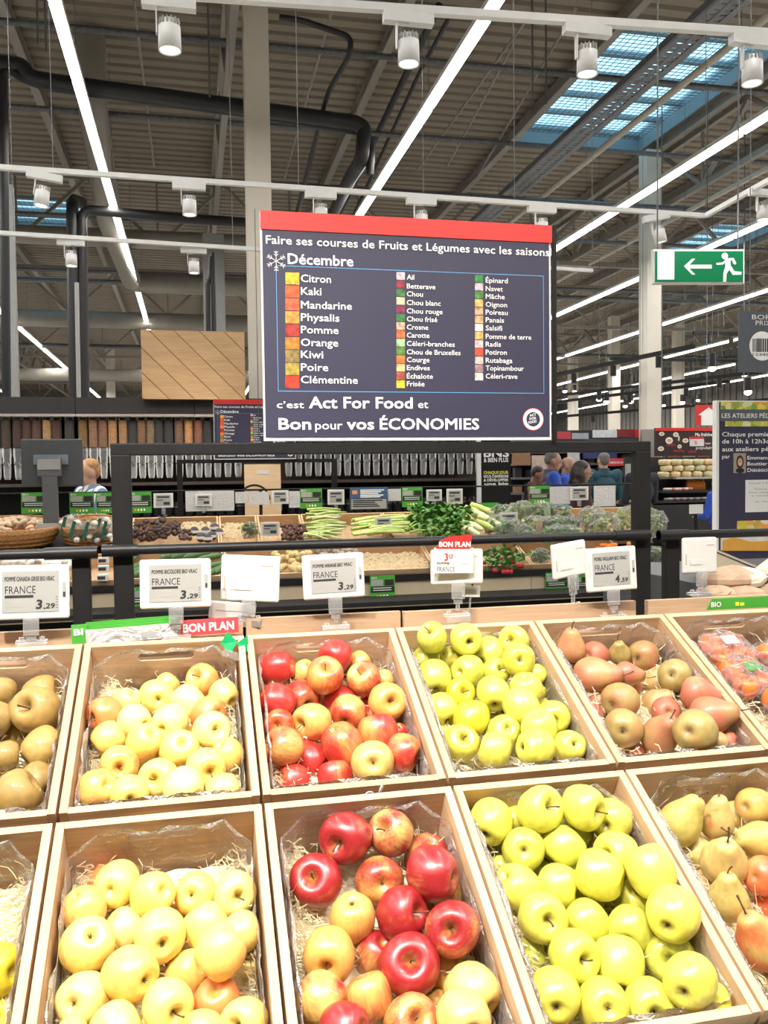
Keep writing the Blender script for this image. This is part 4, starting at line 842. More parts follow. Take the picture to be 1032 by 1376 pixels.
for i in range(6):
    a = i*PI/3+.52; dx, dz = math.cos(a), math.sin(a); e = (c[0]+dx*Rr, -.002, c[2]+dz*Rr); fl.bar((c[0], -.002, c[2]), e, .0028, .001)
    for f_ in (.5, .75):
        q = (c[0]+dx*Rr*f_, -.002, c[2]+dz*Rr*f_)
        for s in (-.8, .8): fl.bar(q, (q[0]+math.cos(a+s)*Rr*.28, -.002, q[2]+math.sin(a+s)*Rr*.28), .0022, .001)
fl.build('snowflake', TXTW, r)
Bd.rect('blue_line', 370, 355, 730, 365.6, BLUEL, .0004, -.0022) if False else None
a = Bd.p(370.5, 356.5); b = Bd.p(730, 364.8); c = Bd.p(374, 526)
for x0, x1, z0, z1 in ((a[0], b[0], a[2]-.0015, a[2]), (a[0], b[0], c[2], c[2]+.0015), (a[0], a[0]+.0012, c[2], a[2]), (b[0]-.0012, b[0], c[2], a[2])): MB().mm((x0, -.0019, z0), (x1, -.0012, z1)).build('blue_line', BLUEL, r)
TILE = plain('food_photo', (1, 1, 1), .5, var=.55, scale=90, objcol=True)
def column_words(words, xs, ends, bases, cap, tx0, tx1, ty0, ty1, cols):
    n = len(words)
    for i, (w, e, b) in enumerate(zip(words, ends, bases)):
        T(w, bx(xs), bx(e), by(b), cap, bold=.012)
        h = (ty1-ty0)/n; o = Bd.rect('food_photo', bx(tx0), by(ty0+i*h+1), bx(tx1), by(ty0+(i+1)*h-1), TILE, .0008, -.0015); setcol(o, lin(*cols[i]))
column_words(['Citron', 'Kaki', 'Mandarine', 'Physalis', 'Pomme', 'Orange', 'Kiwi', 'Poire', 'Clémentine'], 178, [275, 244, 342, 302, 299, 298, 250, 266, 361], [262, 303, 347, 387, 427, 468, 507, 548, 588], 10.4, 128, 173, 230, 605,
  [(215, 170, 30), (215, 80, 30), (225, 90, 50), (225, 130, 50), (150, 40, 30), (225, 110, 30), (130, 110, 60), (150, 130, 50), (205, 50, 30)])
column_words(['Ail', 'Betterave', 'Chou', 'Chou blanc', 'Chou rouge', 'Chou frisé', 'Crosne', 'Carotte', 'Céleri-branches', 'Chou de Bruxelles', 'Courge', 'Endives', 'Échalote', 'Frisée'], 519, [543, 611, 571, 628, 634, 617, 588, 592, 673, 692, 592, 593, 603, 576], [254, 283, 308, 336, 363, 389, 415, 441, 468, 495, 520, 546, 573, 598], 6.9, 486, 513, 229, 605,
  [(190, 170, 180), (130, 30, 50), (60, 110, 50), (200, 190, 150), (120, 30, 70), (50, 110, 60), (190, 160, 130), (220, 100, 50), (150, 190, 130), (80, 120, 50), (220, 110, 40), (210, 180, 120), (150, 70, 50), (200, 190, 40)])
column_words(['Épinard', 'Navet', 'Mâche', 'Oignon', 'Poireau', 'Panais', 'Salsifi', 'Pomme de terre', 'Radis', 'Potiron', 'Rutabaga', 'Topinambour', 'Céleri-rave'], 773, [844, 828, 834, 842, 844, 832, 826, 920, 822, 841, 859, 896, 875], [264, 291, 316, 342, 367, 392, 418, 445, 470, 496, 522, 547, 573], 6.9, 739, 765, 238, 580,
  [(40, 120, 50), (200, 170, 180), (70, 120, 50), (220, 160, 90), (190, 150, 120), (190, 150, 110), (210, 200, 190), (200, 160, 90), (220, 180, 180), (210, 70, 40), (200, 170, 160), (150, 120, 120), (200, 190, 180)])
for w, x0, x1, b, cap, bo in [('c’est', 100, 188, 668, 9.5, .012), ('Act For Food', 204, 538, 668, 15.8, .035), ('et', 555, 588, 668, 10.5, .012), ('Bon', 106, 211, 737, 15.8, .035), ('pour', 224, 312, 737, 12, .01), ('vos', 326, 414, 737, 15.5, .035), ('ÉCONOMIES', 432, 752, 737, 15.5, .035)]:
    T(w, bx(x0), bx(x1), by(b), cap, bold=min(bo, .024))
c = Bd.p(716, 563.5)
for rr, rn, nm, mt, dy in ((.0284, .0268, 'emblem_rim', TXTR, .0022), (.0268, .0185, 'emblem_ring', TXTW, .0024)):
    m = MB(); n = 40; m.add([(c[0]+q*math.cos(2*PI*i/n), -dy, c[2]+q*math.sin(2*PI*i/n)) for q in (rr, rn) for i in range(n)], [(i, (i+1) % n, n+(i+1) % n, n+i) for i in range(n)]); m.build(nm, mt, r)
for w, dz in (('ACT', .0075), ('FOR', -.0015), ('FOOD', -.0105)):
    o = letter(r, w, c[0]-.010+(.001 if w != 'FOOD' else -.002), c[2]+dz-.001, .018 if w != 'FOOD' else .022, .0065, TXTW, -.002, .03); o.rotation_euler = (0, -.18, 0)
for px, py, w in ((417, 600, 'left'), (688, 599, 'right')):
    q = PY(px, py, FY-.019); m = MB(); m.box((0, 0, 0), (.030, .004, .008), Matrix.Rotation(-.5, 3, 'Y')); m.box((-.006, -.003, -.006), (.012, .006, .010), Matrix.Rotation(.4, 3, 'Y')); m.box((.012, -.002, .007), (.012, .004, .005))
    tag(m.build('plastic_clip', WHITE, at=q), 'small white plastic clip on the black crossbar, under the %s part of the board' % w, 'clip')
# ---------------------------------------------------------------- electronic shelf labels
def holder(r, drop, base=True, x=0.0, name='clip'):
    """clear clip: grip plate, neck, ball, wide jaw resting on the crate edge; drop = distance to the rim"""
    bev(MB().mm((x-.014, -.012, -.030), (x+.014, -.008, .004)).build('clip_grip', CLEAR, r), .001)
    m = MB(); m.mm((x-.009, -.010, -.040), (x+.009, -.004, -.028)); m.cyl((x, -.006, -.04), (x, -.004, -drop+.010), .0045, n=10); m.build('clip_neck', CLEAR, r)
    if base:
        m = MB(); m.mm((x-.028, -.010, -drop-.004), (x+.028, .010, -drop+.002)); m.mm((x-.026, -.014, -drop-.014), (x+.026, -.011, -drop)); m.cyl((x-.018, 0, -drop+.002), (x-.018, 0, -drop+.008), .005, n=8); m.cyl((x+.018, 0, -drop+.002), (x+.018, 0, -drop+.008), .005, n=8); m.build('clip_jaw', CLEAR, r)
def esl(x0, y0, x1, y1, Y, rim, label, title=None, price=None, yaw=0., roll=0., back=False, clipx=.5):
    xc = (x0+x1)/2; P0 = PY(xc, y1, Y); d = depth(P0); w = (x1-x0)*d/F; h = (y1-y0)*d/F; drop = (rim-y1)*d/F
    r = thing('price_label', label, 'price label', P0, None, (0, roll, yaw))
    b = MB(); b.mm((-w/2, -.006, 0), (w/2, .006, h)); bd = b.build('case', WHITE, r); bev(bd, .005, 3)
    if back:
        MB().mm((-w*.32, -.0075, h*.25), (w*.05, -.006, h*.40)).build('battery_cover', WHITE, r) ; MB().mm((-w*.44, -.0068, h*.25), (-w*.41, -.006, h*.55)).build('code_strip', plain('faded_print', (.45, .38, .32), .6) if 'faded_print' not in MATS else MATS['faded_print'], r)
        MB().mm((w*.18, -.0068, h*.78), (w*.4, -.006, h*.80)).build('code_strip', MATS['faded_print'], r)
    elif title:
        X = lambda u: -w/2+u*w
        Z = lambda v: h-v*h
        MB().mm((X(.128), -.0064, Z(.87)), (X(.865), -.0058, Z(.105))).build('screen_edge', LGREY, r)
        MB().mm((X(.138), -.0068, Z(.86)), (X(.855), -.006, Z(.115))).build('screen', SCREEN, r)
        y = -.0071
        letter(r, title, X(.165), Z(.285), w*.64, h*.085, TXTK, y, .02, .12); letter(r, 'FRANCE', X(.17), Z(.515), w*.39, h*.145, TXTK, y, -.002)
        MB().mm((X(.165), y, Z(.595)), (X(.53), y+.0003, Z(.545))).build('dark_bar', TXTK, r); 
        for u0, u1, v in ((.17, .24, .655), (.17, .30, .70), (.17, .33, .76), (.34, .45, .76), (.57, .80, .60), (.57, .80, .85)): MB().mm((X(u0), y, Z(v)), (X(u1), y+.0002, Z(v-.012))).build('small_print', LGREY, r)
        letter(r, price[0], X(.56), Z(.80), w*.085, h*.17, TXTK, y, .04, .1); letter(r, ','+price[1:], X(.66), Z(.80), w*.15, h*.10, TXTK, y, .03, .1)
        for i in range(5): MB().mm((X(.82), y, Z(.58+i*.05)), (X(.845), y+.0002, Z(.61+i*.05-.02))).build('code_mark', TXTK, r)
        MB().mm((X(.905), -.0066, Z(.61)), (X(.955), -.0058, Z(.32))).build('slot', LGREY, r); MB().mm((X(.915), -.007, Z(.59)), (X(.945), -.006, Z(.50))).build('slot_window', TXTK, r); MB().mm((X(.91), -.007, Z(.42)), (X(.95), -.006, Z(.345))).build('slot_window', SCREEN, r)
        for i in range(9): MB().mm((X(.055), -.0063, Z(.36+i*.033)), (X(.085), -.0058, Z(.36+i*.033-.014))).build('code_mark', LGREY, r)
    holder(r, drop, x=(clipx-.5)*w)
    return r, w, h
esl(-6, 759, 91, 832, 1.74, 862, 'white price label for grey russet apples at 3,29, at the left edge', 'POMME CANADA GRISE BIO VRAC', '329', .06, .02)
esl(190, 751, 283, 817, 1.74, 855, 'white price label for two-colour apples at 3,29, above the green strip', 'POMME BICOLORE BIO VRAC', '329', .03, .012)
esl(408, 744, 491, 804, 1.74, 842, 'white price label for apples at 3,29, above the upper red apples', 'POMME ARIANE BIO VRAC', '329', -.04, -.03)
esl(787, 735, 857, 794, 1.74, 828, 'white price label for pears at 4,59, in front of the right frame post', 'POIRE WILLIAM BIO VRAC', '459', -.12, -.05)
esl(296, 746, 375, 808, 1.79, 832, 'blank pinkish white label turned away, behind the two-colour apple label', back=True, yaw=-.25, roll=.05)
esl(737, 728, 795, 775, 1.80, 816, 'blank white label turned away, left of the pear label', back=True, yaw=.3, roll=-.09)
esl(578, 738, 650, 785, 1.74, 826, 'white label covered by the red-topped offer card', back=True, yaw=-.05)
esl(914, 722, 965, 770, 1.85, 797, 'big blank clear-framed label at the right, beside the paper bags', back=True)
q = PY(610, 770, 1.722); r = thing('offer_card', 'white offer card with a red BON PLAN band clipped over the middle label', 'sign', q, None, (0, .03, 0)); d_ = depth(q)/F
MB().mm((-28*d_, -.001, 0), (27*d_, 0, 34*d_)).build('card', PAPER, r); m = MB(); m.prism([(-26*d_, 33*d_), (22*d_, 33*d_), (24*d_, 52*d_), (-8*d_, 49*d_), (-20*d_, 44*d_)], -.002, -.001); m.build('red_band', RED, r)
letter(r, 'BON PLAN', -22*d_, 35.5*d_, 44*d_, 7*d_, TXTW, -.0024, .04); letter(r, '3', -14*d_, 17*d_, 5*d_, 10*d_, TXTR, -.0015, .03); letter(r, '€29', -8*d_, 20*d_, 6*d_, 6*d_, TXTR, -.0015, .02); letter(r, 'POMME', -24*d_, 12*d_, 17*d_, 3*d_, TXTK, -.0015, .02); letter(r, 'FRANCE', -24*d_, 2*d_, 25*d_, 7*d_, TXTK, -.0015)
MB().mm((8*d_, -.0014, 12*d_), (20*d_, -.001, 13*d_)).build('small_print', LGREY, r); MB().mm((-24*d_, -.0014, 10*d_), (24*d_, -.001, 10.5*d_)).build('small_print', LGREY, r)
q = PY(632, 802, 1.76); r = thing('small_label', 'small white label on a dark pin below the offer card', 'price label', q, None, (0, .06, 0)); d_ = depth(q)/F
bev(MB().mm((-12*d_, -.003, 0), (13*d_, .003, 15*d_)).build('case', WHITE, r), .001); MB().mm((-8*d_, -.0034, 4*d_), (8*d_, -.003, 11*d_)).build('screen', SCREEN, r); MB().cyl((2*d_, 0, 15*d_), (2*d_, 0, 20*d_), .002).build('pin', BLACKPL, r); MB().cyl((0, 0, 0), (0, 0, -22*d_), .002).build('stem', CLEAR, r)
q = PY(310, 832, 1.80); r = thing('fallen_label', 'white label lying tilted behind the crates, above the BON PLAN strip', 'price label', q, None, (.2, .12, .1)); d_ = depth(q)/F
bev(MB().mm((-30*d_, -.004, 0), (32*d_, .004, 24*d_)).build('case', WHITE, r), .002); MB().mm((-22*d_, -.0045, 12*d_), (20*d_, -.004, 13*d_)).build('print_line', LGREY, r)
# shelf strips
q = PY(97, 866, 1.735); d_ = depth(q)/F; r = thing('green_strip', 'green organic shelf strip with BI letters in a clear holder, above the pale yellow apples', 'sign', q, None, (0, -.035, 0))
MB().mm((0, 0, 0), (20*d_, .003, 26*d_)).build('green_card', GREEN, r); letter(r, 'BI', 3*d_, 12*d_, 12*d_, 9*d_, TXTW, -.001, .04)
MB().mm((18*d_, -.002, -2*d_), (138*d_, .0, 18*d_)).build('clear_holder', glassy('grey_clear', (.75, .76, .74), .5, .15), r)
for i in range(3): MB().mm((18*d_, .003+.004*i, 14*d_), (138*d_, .0045+.004*i, (21+3*i)*d_)).build('green_card', GREEN, r)
MB().mm((90*d_, -.0026, 1*d_), (110*d_, -.002, 9*d_)).build('grey_patch', LGREY, r)
q = PY(243, 855, 1.742); d_ = depth(q)/F; r = thing('offer_strip', 'red strip reading BON PLAN behind the two-colour apple label clip', 'sign', q, None, (0, -.02, 0))
MB().mm((0, 0, 0), (77*d_, .003, 21*d_)).build('red_card', plain('pink_red', (.62, .06, .07), .5), r); letter(r, 'BON PLAN', 3*d_, 5*d_, 68*d_, 11.5*d_, TXTW, -.001, .04)
q = PY(950, 820, 1.735); d_ = depth(q)/F; r = thing('green_strip', 'green organic shelf strip reading BIO at the right edge', 'sign', q)
m = MB(); m.prism([(0, 0), (150*d_, 0), (150*d_, 15*d_), (8*d_, 15*d_)], 0, .003); m.build('green_card', GREEN, r); letter(r, 'BIO', 6*d_, 4*d_, 15*d_, 7*d_, TXTW, -.001, .03); m = MB(); m.mm((43*d_, -.001, 4*d_), (48*d_, 0, 9*d_)); m.mm((50*d_, -.001, 4*d_), (56*d_, 0, 8*d_)); m.build('leaf_emblem', TXTY, r)
# paper bags and carton at the right, behind the crates
KRAFT = plain('kraft_paper', (.42, .29, .19), .75, var=.18, scale=30, bump=.2); KRAFTW = plain('white_paper_print', (.70, .62, .50), .7, var=.12, scale=20)
def bag(name, c, r, sd, mats, label, rot=0, amp=.16, cat='bag'):
    random.seed(sd); b = MB(); b.ell((0, 0, 0), r, 18, 9); vs = []
    for v in b.v:
        V_ = Vector(v); k = 1+random.uniform(-amp, amp)*.55; ex = abs(V_[0])/r[0]
        vs.append((V_[0]*(1+.12*ex), V_[1]*k, V_[2]*k*(1.0 if V_[2] > 0 else .75)))
    b.v = vs; b.sm = [False]*len(b.f); b.m = [1 if (len(mats) > 1 and sum(vs[i][0] for i in f)/len(f) > r[0]*.3) else 0 for f in b.f]
    o = b.build(name, mats); o.location = c; o.rotation_euler = (0, 0, rot); return tag(o, label, cat)
RB = 1.93
for (x, y, rx, rz, yy, lb, mt, sd) in [(985, 779, 44, 19, RB-.02, 'crumpled brown paper bag lying on top at the right, behind the crates', [KRAFT, KRAFTW], 1), (962, 797, 22, 11, RB-.06, 'small folded brown paper bag under the big one, left end', [KRAFT], 2), (1000, 798, 24, 11, RB-.08, 'middle brown paper bag with a clear window under the big one', [KRAFT], 3), (1045, 797, 28, 13, RB-.06, 'orange-brown paper bag at the right edge under the white printed one', [KRAFT], 4), (1062, 766, 44, 20, RB+.0, 'paper bag with a green and white print at the right edge', [KRAFTW], 5)]:
    c = PY(x, y, yy); d_ = depth(c)/F; bag('paper_bag', c, (rx*d_, .055, rz*d_), sd, mt, lb)
q = PY(960, 765, 2.25); d_ = depth(q)/F; tag(MB().mm((q[0]-.1, 2.2, 0), (q[0]+.6, 2.75, q[2]-.03)).build('side_cabinet', STAND, at=(q[0], 2.4, 0)), 'dark cabinet under the beige box and potatoes at right', 'cabinet'); r = thing('cardboard_box', 'beige flat cardboard box with a round hole, tilted behind the paper bags', 'box', q, None, (0, .38, .0))
CARD = plain('beige_card', (.46, .39, .29), .7); MB().mm((-.02, 0, 0), (70*d_, .12, 26*d_)).build('box_side', CARD, r); MB().mm((-.02, -.002, 22*d_), (70*d_, 0, 23*d_)).build('dark_gap', BLACK, r); MB().cyl((52*d_, -.003, 12*d_), (52*d_, .0, 12*d_), 3*d_, n=12).build('round_hole', plain('brown_card', (.10, .06, .04), .7), r)
POT = plain('potato_skin', (.55, .38, .15), .6, var=.2, scale=30)
for i, (px, py) in enumerate([(985, 742), (1000, 738), (1012, 745), (1020, 738), (1005, 750), (1030, 746)]):
    random.seed(i); q = PY(px, py, 2.42+.03*(i % 2)); tag(MB().ell((0, 0, 0), (.026, .022, .018), 12, 8, Matrix.Rotation(random.uniform(-.5, .5), 3, 'Y')).build('potato', POT, at=q), 'yellow potato in the pile behind the beige cardboard box', 'potato', 'potatoes behind the beige box')
tb = MB(); q = PY(1005, 752, 2.43); tb.mm((-.12, -.08, -.04), (.2, .1, 0)); tag(tb.build('potato_tray', CARD, at=q), 'beige tray holding the yellow potatoes at right', 'tray')
# ================================================================ the vegetable display across the aisle
def zof(px, py, y): return PY(px, py, y)[2]
TB = {1: ((6.72, zof(400, 691, 6.72)), (6.34, zof(400, 727, 6.34))), 2: ((6.27, zof(400, 736, 6.27)), (5.90, zof(400, 770, 5.90)))}
TA = {k: math.atan2(v[0][1]-v[1][1], v[0][0]-v[1][0]) for k, v in TB.items()}
def on_tier(px, py, k, h=.03):
    (yb, zb), (yf, zf) = TB[k]; n = Vector((0, -math.sin(TA[k]), math.cos(TA[k]))); p0 = Vector((0, yf, zf))-n*h; o = Vector((0, 0, EYE)); d = ray(px, py)
    return o+d*((p0-o).dot(n)/d.dot(n))
def big_crate(k, xa, xb, label, group='wooden crates of the vegetable display'):
    (yb, zb), (yf, zf) = TB[k]; t = TA[k]; L = math.hypot(yb-yf, zb-zf); H = .11; up = Vector((0, -math.sin(t), math.cos(t))); c = Vector(((xa+xb)/2, (yb+yf)/2, (zb+zf)/2))-up*H; w = xb-xa-.006
    r = thing('vegetable_crate', label, 'crate', c, group, (t, 0, 0)); T_ = .012
    for s in (-1, 1): MB().mm((s*w/2-T_*(s > 0), -L/2, 0), (s*w/2+T_*(s < 0), L/2, H)).build('side_board', PINE_Y, r)
    MB().mm((-w/2+T_, L/2-T_, 0), (w/2-T_, L/2, H)).build('back_board', PINE_X, r); MB().mm((-w/2+T_, -L/2, 0), (w/2-T_, -L/2+T_, H)).build('front_board', PINE_X, r)
    MB().mm((-w/2+T_, -L/2+T_, 0), (w/2-T_, L/2-T_, .006)).build('bottom_board', PINE_Y, r)
    return r
c1x = [PY(px, 727, 6.34)[0] for px in (-60, 57, 174, 296, 350, 412, 528, 645, 762, 880, 1000)]
c1n = ['under the mushroom basket', 'under the basket of netted garlic', 'of dark braided produce', 'holding a green salad pack', 'of chestnuts', 'of pale green stalks', 'of celery', 'of fennel', 'of packed salad leaves', 'of bagged lettuce']
for i in range(2, 9): big_crate(1, c1x[i], c1x[i+1], 'wooden crate %s on the top tier across the aisle' % c1n[i])
c2x = [PY(px, 770, 5.9)[0] for px in (-80, 60, 172, 303, 422, 585, 715, 850, 985)]
c2n = ['of white mushrooms', 'of small packets', 'of courgettes', 'of small potatoes', 'lined with wood wool', 'of radishes', 'of packed salads', 'at its right end']
for i in range(7): big_crate(2, c2x[i], c2x[i+1], 'wooden crate %s on the second tier across the aisle' % c2n[i])
r = thing('vegetable_stand', 'black stand with beige front boards carrying the vegetable crates', 'stand', (2.0, 6.3, 0)); XA2, XB2 = c1x[0]-.1, c1x[9]+.02
for k in (1, 2):
    (yb, zb), (yf, zf) = TB[k]; t = TA[k]; R = Matrix.Rotation(t, 3, 'X'); c = Vector(((XA2+XB2)/2, (yb+yf)/2, (zb+zf)/2))+R@Vector((0, 0, -.124)); MB().box(c, (XB2-XA2, .42, .022), R).build('tier_deck', BLACK, r, True)
z2 = TB[2][1][1]
MB().mm((XA2, 5.83, z2-.075), (XB2, 5.885, z2-.03)).build('black_nosing', BLACKPL, r, True)
FAS = plain('beige_front_board', (.52, .43, .29), .6, var=.04)
fx = [XA2, c2x[1]+.1, c2x[4]+.02, c2x[6]-.03, XB2]
for a, b in zip(fx[:-1], fx[1:]): MB().mm((a+.002, 5.845, z2-.255), (b-.002, 5.87, z2-.078)).build('front_board', FAS, r, True)
MB().mm((XA2, 6.45, .1), (XB2, 6.50, TB[1][1][1]-.2)).build('rear_panel', BLACK, r, True); MB().mm((XA2, 5.6, 0), (XB2, 7.0, .12)).build('plinth', BLACK, r, True)
MB().mm((XA2, 5.55, .72), (XB2, 6.45, .75)).build('low_shelf', BLACK, r, True)
for a in (XA2, (XA2+XB2)/2, XB2-.03): MB().mm((a, 5.9, .12), (a+.03, 6.9, z2-.2)).build('upright', BLACK, r, True)
MB().mm((XA2, 6.86, .1), (XB2, 6.9, TB[1][0][1]-.02)).build('back_sheet', DGREY, r, True)
# low shelf produce
GRAPE = plain('grape_skin', (.012, .010, .022), .35, var=.3)
for i, (px, w) in enumerate([(500, 22), (540, 22), (575, 16)]):
    q = PY(px, 818, 5.75); m = MB(); random.seed(i); q[2] = .755
    for j in range(60): m.ell((random.uniform(-.12, .12)*w/22, random.uniform(-.06, .06), .02+random.uniform(0, .05)), .016, 7, 5)
    tag(m.build('grape_bunch', GRAPE, at=q), 'dark grape bunch on the low shelf, %s' % ['left of the three', 'in the middle', 'right of the three'][i], 'grapes', 'dark grapes on the low shelf')
for i, px in enumerate([648, 662, 675, 690, 702, 716, 728, 15, 30, 46]):
    q = PY(px, 820, 5.75); q[2] = .775; tag(MB().ell((0, 0, 0), (.035, .03, .026), 12, 8).build('sweet_potato', plain('brown_skin', (.30, .14, .07), .6) if 'brown_skin' not in MATS else MATS['brown_skin'], at=q), 'brown root vegetable lying in the dark low shelf', 'root vegetable', 'brown roots on the low shelf')
# thin rail and cards along the back edge of the top tier
RY_ = 6.80
A = PY(-60, 658, RY_); B = PY(868, 655.5, RY_); ZR = (A[2]+B[2])/2
r = thing('card_rail', 'thin black rail above the vegetables with cards hung on it', 'rail', ((A[0]+B[0])/2, RY_, ZR)); MB().cyl((A[0], RY_, ZR), (B[0], RY_, ZR), .007, n=8).build('rod', BLACK, r, True)
for i in range(6):
    x = A[0]+(B[0]-A[0])*i/5; MB().mm((x-.012, RY_, 1.0), (x+.012, RY_+.02, ZR)).build('rod_post', BLACK, r, True)
BLK = plain('card_black', (.02, .02, .02), .5)
def gcard(x0, y0, x1, y1, Y, label, strip=False):
    a = PY(x0, y0, Y); b = PY(x1, y1, Y); w = b[0]-a[0]; h = a[2]-b[2]; r = thing('green_card', label, 'card', (a[0], Y, b[2]), 'green organic price cards')
    MB().mm((0, 0, 0), (w, .003, h)).build('card', GREEN, r)
    if strip: return r
    MB().mm((w*.05, -.001, h*.58), (w*.52, 0, h*.83)).build('pale_field', LGREY, r); MB().mm((w*.58, -.001, h*.58), (w*.95, 0, h*.83)).build('black_field', BLK, r); MB().mm((w*.03, -.001, h*.30), (w*.97, 0, h*.55)).build('black_field', BLK, r)
    for z_ in (.47, .38): MB().mm((w*.12, -.0016, h*z_), (w*.85, -.001, h*(z_+.03))).build('white_print', TXTW, r)
    letter(r, 'BIO', w*.06, h*.87, w*.22, h*.08, TXTW, -.001, .02)
    for i, c in enumerate([(.8, .3, .1), (.8, .75, .2), (.9, .9, .85), (.9, .9, .85)]): setcol(MB().mm((w*(.26+.13*i), -.001, h*.10), (w*(.33+.13*i), 0, h*.20)).build('symbol', OBJ, r), c)
    return r
GC = [((28, 662, 65, 690), 'green price card left of the scale post'), ((93, 662, 127, 690), 'green price card in front of the blond customer'), ((129, 662, 153, 690), 'narrow green price card left of the frame post'), ((172, 661, 204, 689), 'green price card over the dark braids, right of the frame post'), ((403, 657, 433, 683), 'green price card above the green stalks'), ((540, 655, 568, 681), 'green price card above the leafy celery'), ((711, 653, 739, 677), 'green price card in front of the blue-shirted man')]
for (c, lb) in GC: gcard(*c, RY_-.02, lb)
gcard(634, 676, 669, 684, RY_-.02, 'low green strip below the black poster', True)
for (c, lb) in [((175, 789, 202, 821), 'green price card on the second tier front, left, beside the frame post'), ((307, 802, 334, 815), 'green price card peeping below the blank label'), ((497, 774, 531, 805), 'green price card on the beige front board, right of the red apples label'), ((733, 770, 763, 796), 'green price card below the blank label beside the pear label'), ((770, 772, 790, 796), 'green price card half hidden by the pear label'), ((873, 758, 892, 786), 'green price card between the two right black posts')]: gcard(*c, 5.82, lb)
def mini_esl(x0, y0, x1, y1, Y, label, screen=True, mat=None):
    a = PY(x0, y0, Y); b = PY(x1, y1, Y); w = b[0]-a[0]; h = a[2]-b[2]; r = thing('price_label', label, 'price label', (a[0], Y, b[2]), 'small labels across the aisle')
    bev(MB().mm((0, 0, 0), (w, .008, h)).build('case', mat or WHITE, r), .003)
    if screen:
        MB().mm((w*.12, -.001, h*.12), (w*.88, 0, h*.88)).build('screen', SCREEN, r); MB().mm((w*.18, -.0016, h*.68), (w*.80, -.001, h*.80)).build('dark_print', TXTK, r); MB().mm((w*.18, -.0016, h*.5), (w*.5, -.001, h*.56)).build('dark_print', TXTK, r); MB().mm((w*.5, -.0016, h*.2), (w*.82, -.001, h*.4)).build('dark_print', TXTK, r)
    MB().mm((w*.4, 0, -.05), (w*.6, .006, 0)).build('clip', CLEAR, r)
for c, lb in [((206, 663, 233, 682), 'small white label right of the green card over the dark braids'), ((262, 664, 285, 680), 'small white label on the grey holder over the dark braids'), ((365, 659, 388, 677), 'small white label above the chestnut crate'), ((440, 658, 463, 678), 'small white label left of the blue information board'), ((573, 658, 594, 673), 'small beige-backed label right of the leafy celery card'), ((766, 654, 791, 672), 'small white label in front of the dark-haired woman'), ((600, 657, 622, 677), 'small white label left of the black poster')]: mini_esl(*c, RY_-.03, lb)
for c, lb, k in [((350, 702, 376, 720), 'small white label stuck in the chestnut crate', 1), ((504, 695, 527, 713), 'small white label standing in the celery', 1), ((671, 689, 696, 707), 'small white label lying among the salad packs', 1)]:
    p = on_tier((c[0]+c[2])/2, c[3], k, -.03); mini_esl(*c, p[1]-.03, lb)
HOLD = glassy('grey_holder', (.80, .82, .82), .55, .15)
for c, lb in [((249, 660, 315, 686), 'wide grey clear card holder over the dark braids'), ((316, 661, 333, 676), 'small grey clear holder above the salad pack crate'), ((334, 661, 362, 678), 'clear holder left of the chestnut label'), ((388, 660, 404, 682), 'clear card holder right of the chestnut label'), ((739, 654, 766, 677), 'clear curved holder right of the blue-shirted man card'), ((798, 653, 827, 680), 'clear curved card holder in front of the teal jacket'), ((521, 657, 539, 673), 'grey clear holder right of the blue information board')]:
    a = PY(c[0], c[1], RY_-.015); b = PY(c[2], c[3], RY_-.015); o = MB().mm((a[0], RY_-.017, b[2]), (b[0], RY_-.013, a[2])).build('card_holder', HOLD); tag(o, lb, 'holder', 'clear holders on the rail')
r = thing('info_board', 'small blue and grey information board on the rail', 'sign', PY(470, 684, RY_-.04)); bd = Board(r, RY_-.04)
bd.rect('panel', 470, 655, 521, 684, SLATE, .004); bd.rect('panel', 471, 656, 520, 670, plain('poster_blue', (.04, .10, .22), .5), .001, -.004); bd.rect('pale_field', 472, 670, 519, 683, LGREY, .001, -.004)
for i in range(5): bd.rect('white_print', 484, 658+i*2.3, 516-(i*37) % 11, 659+i*2.3, TXTW, .0006, -.005)
for i in range(4): bd.rect('dark_print', 474, 672+i*2.6, 514-(i*23) % 13, 673+i*2.6, TXTK, .0006, -.005)
setcol(bd.rect('orange_mark', 473, 659, 480, 664, OBJ, .0006, -.005), (.7, .3, .1))
# second frame with a second season board
Y2 = 7.25
A = PY(241, 618, Y2); B = PY(449, 616, Y2); Z2 = (A[2]+B[2])/2
r = thing('sign_frame', 'second black frame across the aisle, carrying the smaller-looking season board', 'frame', ((A[0]+B[0])/2, Y2, 0))
for X in (A[0], B[0]): MB().mm((X-.022, Y2-.015, 0), (X+.022, Y2+.015, Z2-.03)).build('post', BLACK, r, True)
MB().mm((A[0]-.022, Y2-.015, Z2-.03), (B[0]+.022, Y2+.015, Z2)).build('crossbar', BLACK, r, True)
src = [o for o in bpy.data.objects if o.name == 'season_board'][0]
q = PY(340, 619, Y2-.03); s2 = dup(src, q, label='second season board seen far behind the left end of the big one', group=None); s2.scale = (.91, .91, .91)
s2.location[2] = Z2+.001; w0 = PY(349, 590, BY)[0]-src.location[0]; s2.location[0] = PY(286, 590, Y2)[0]-w0*.91
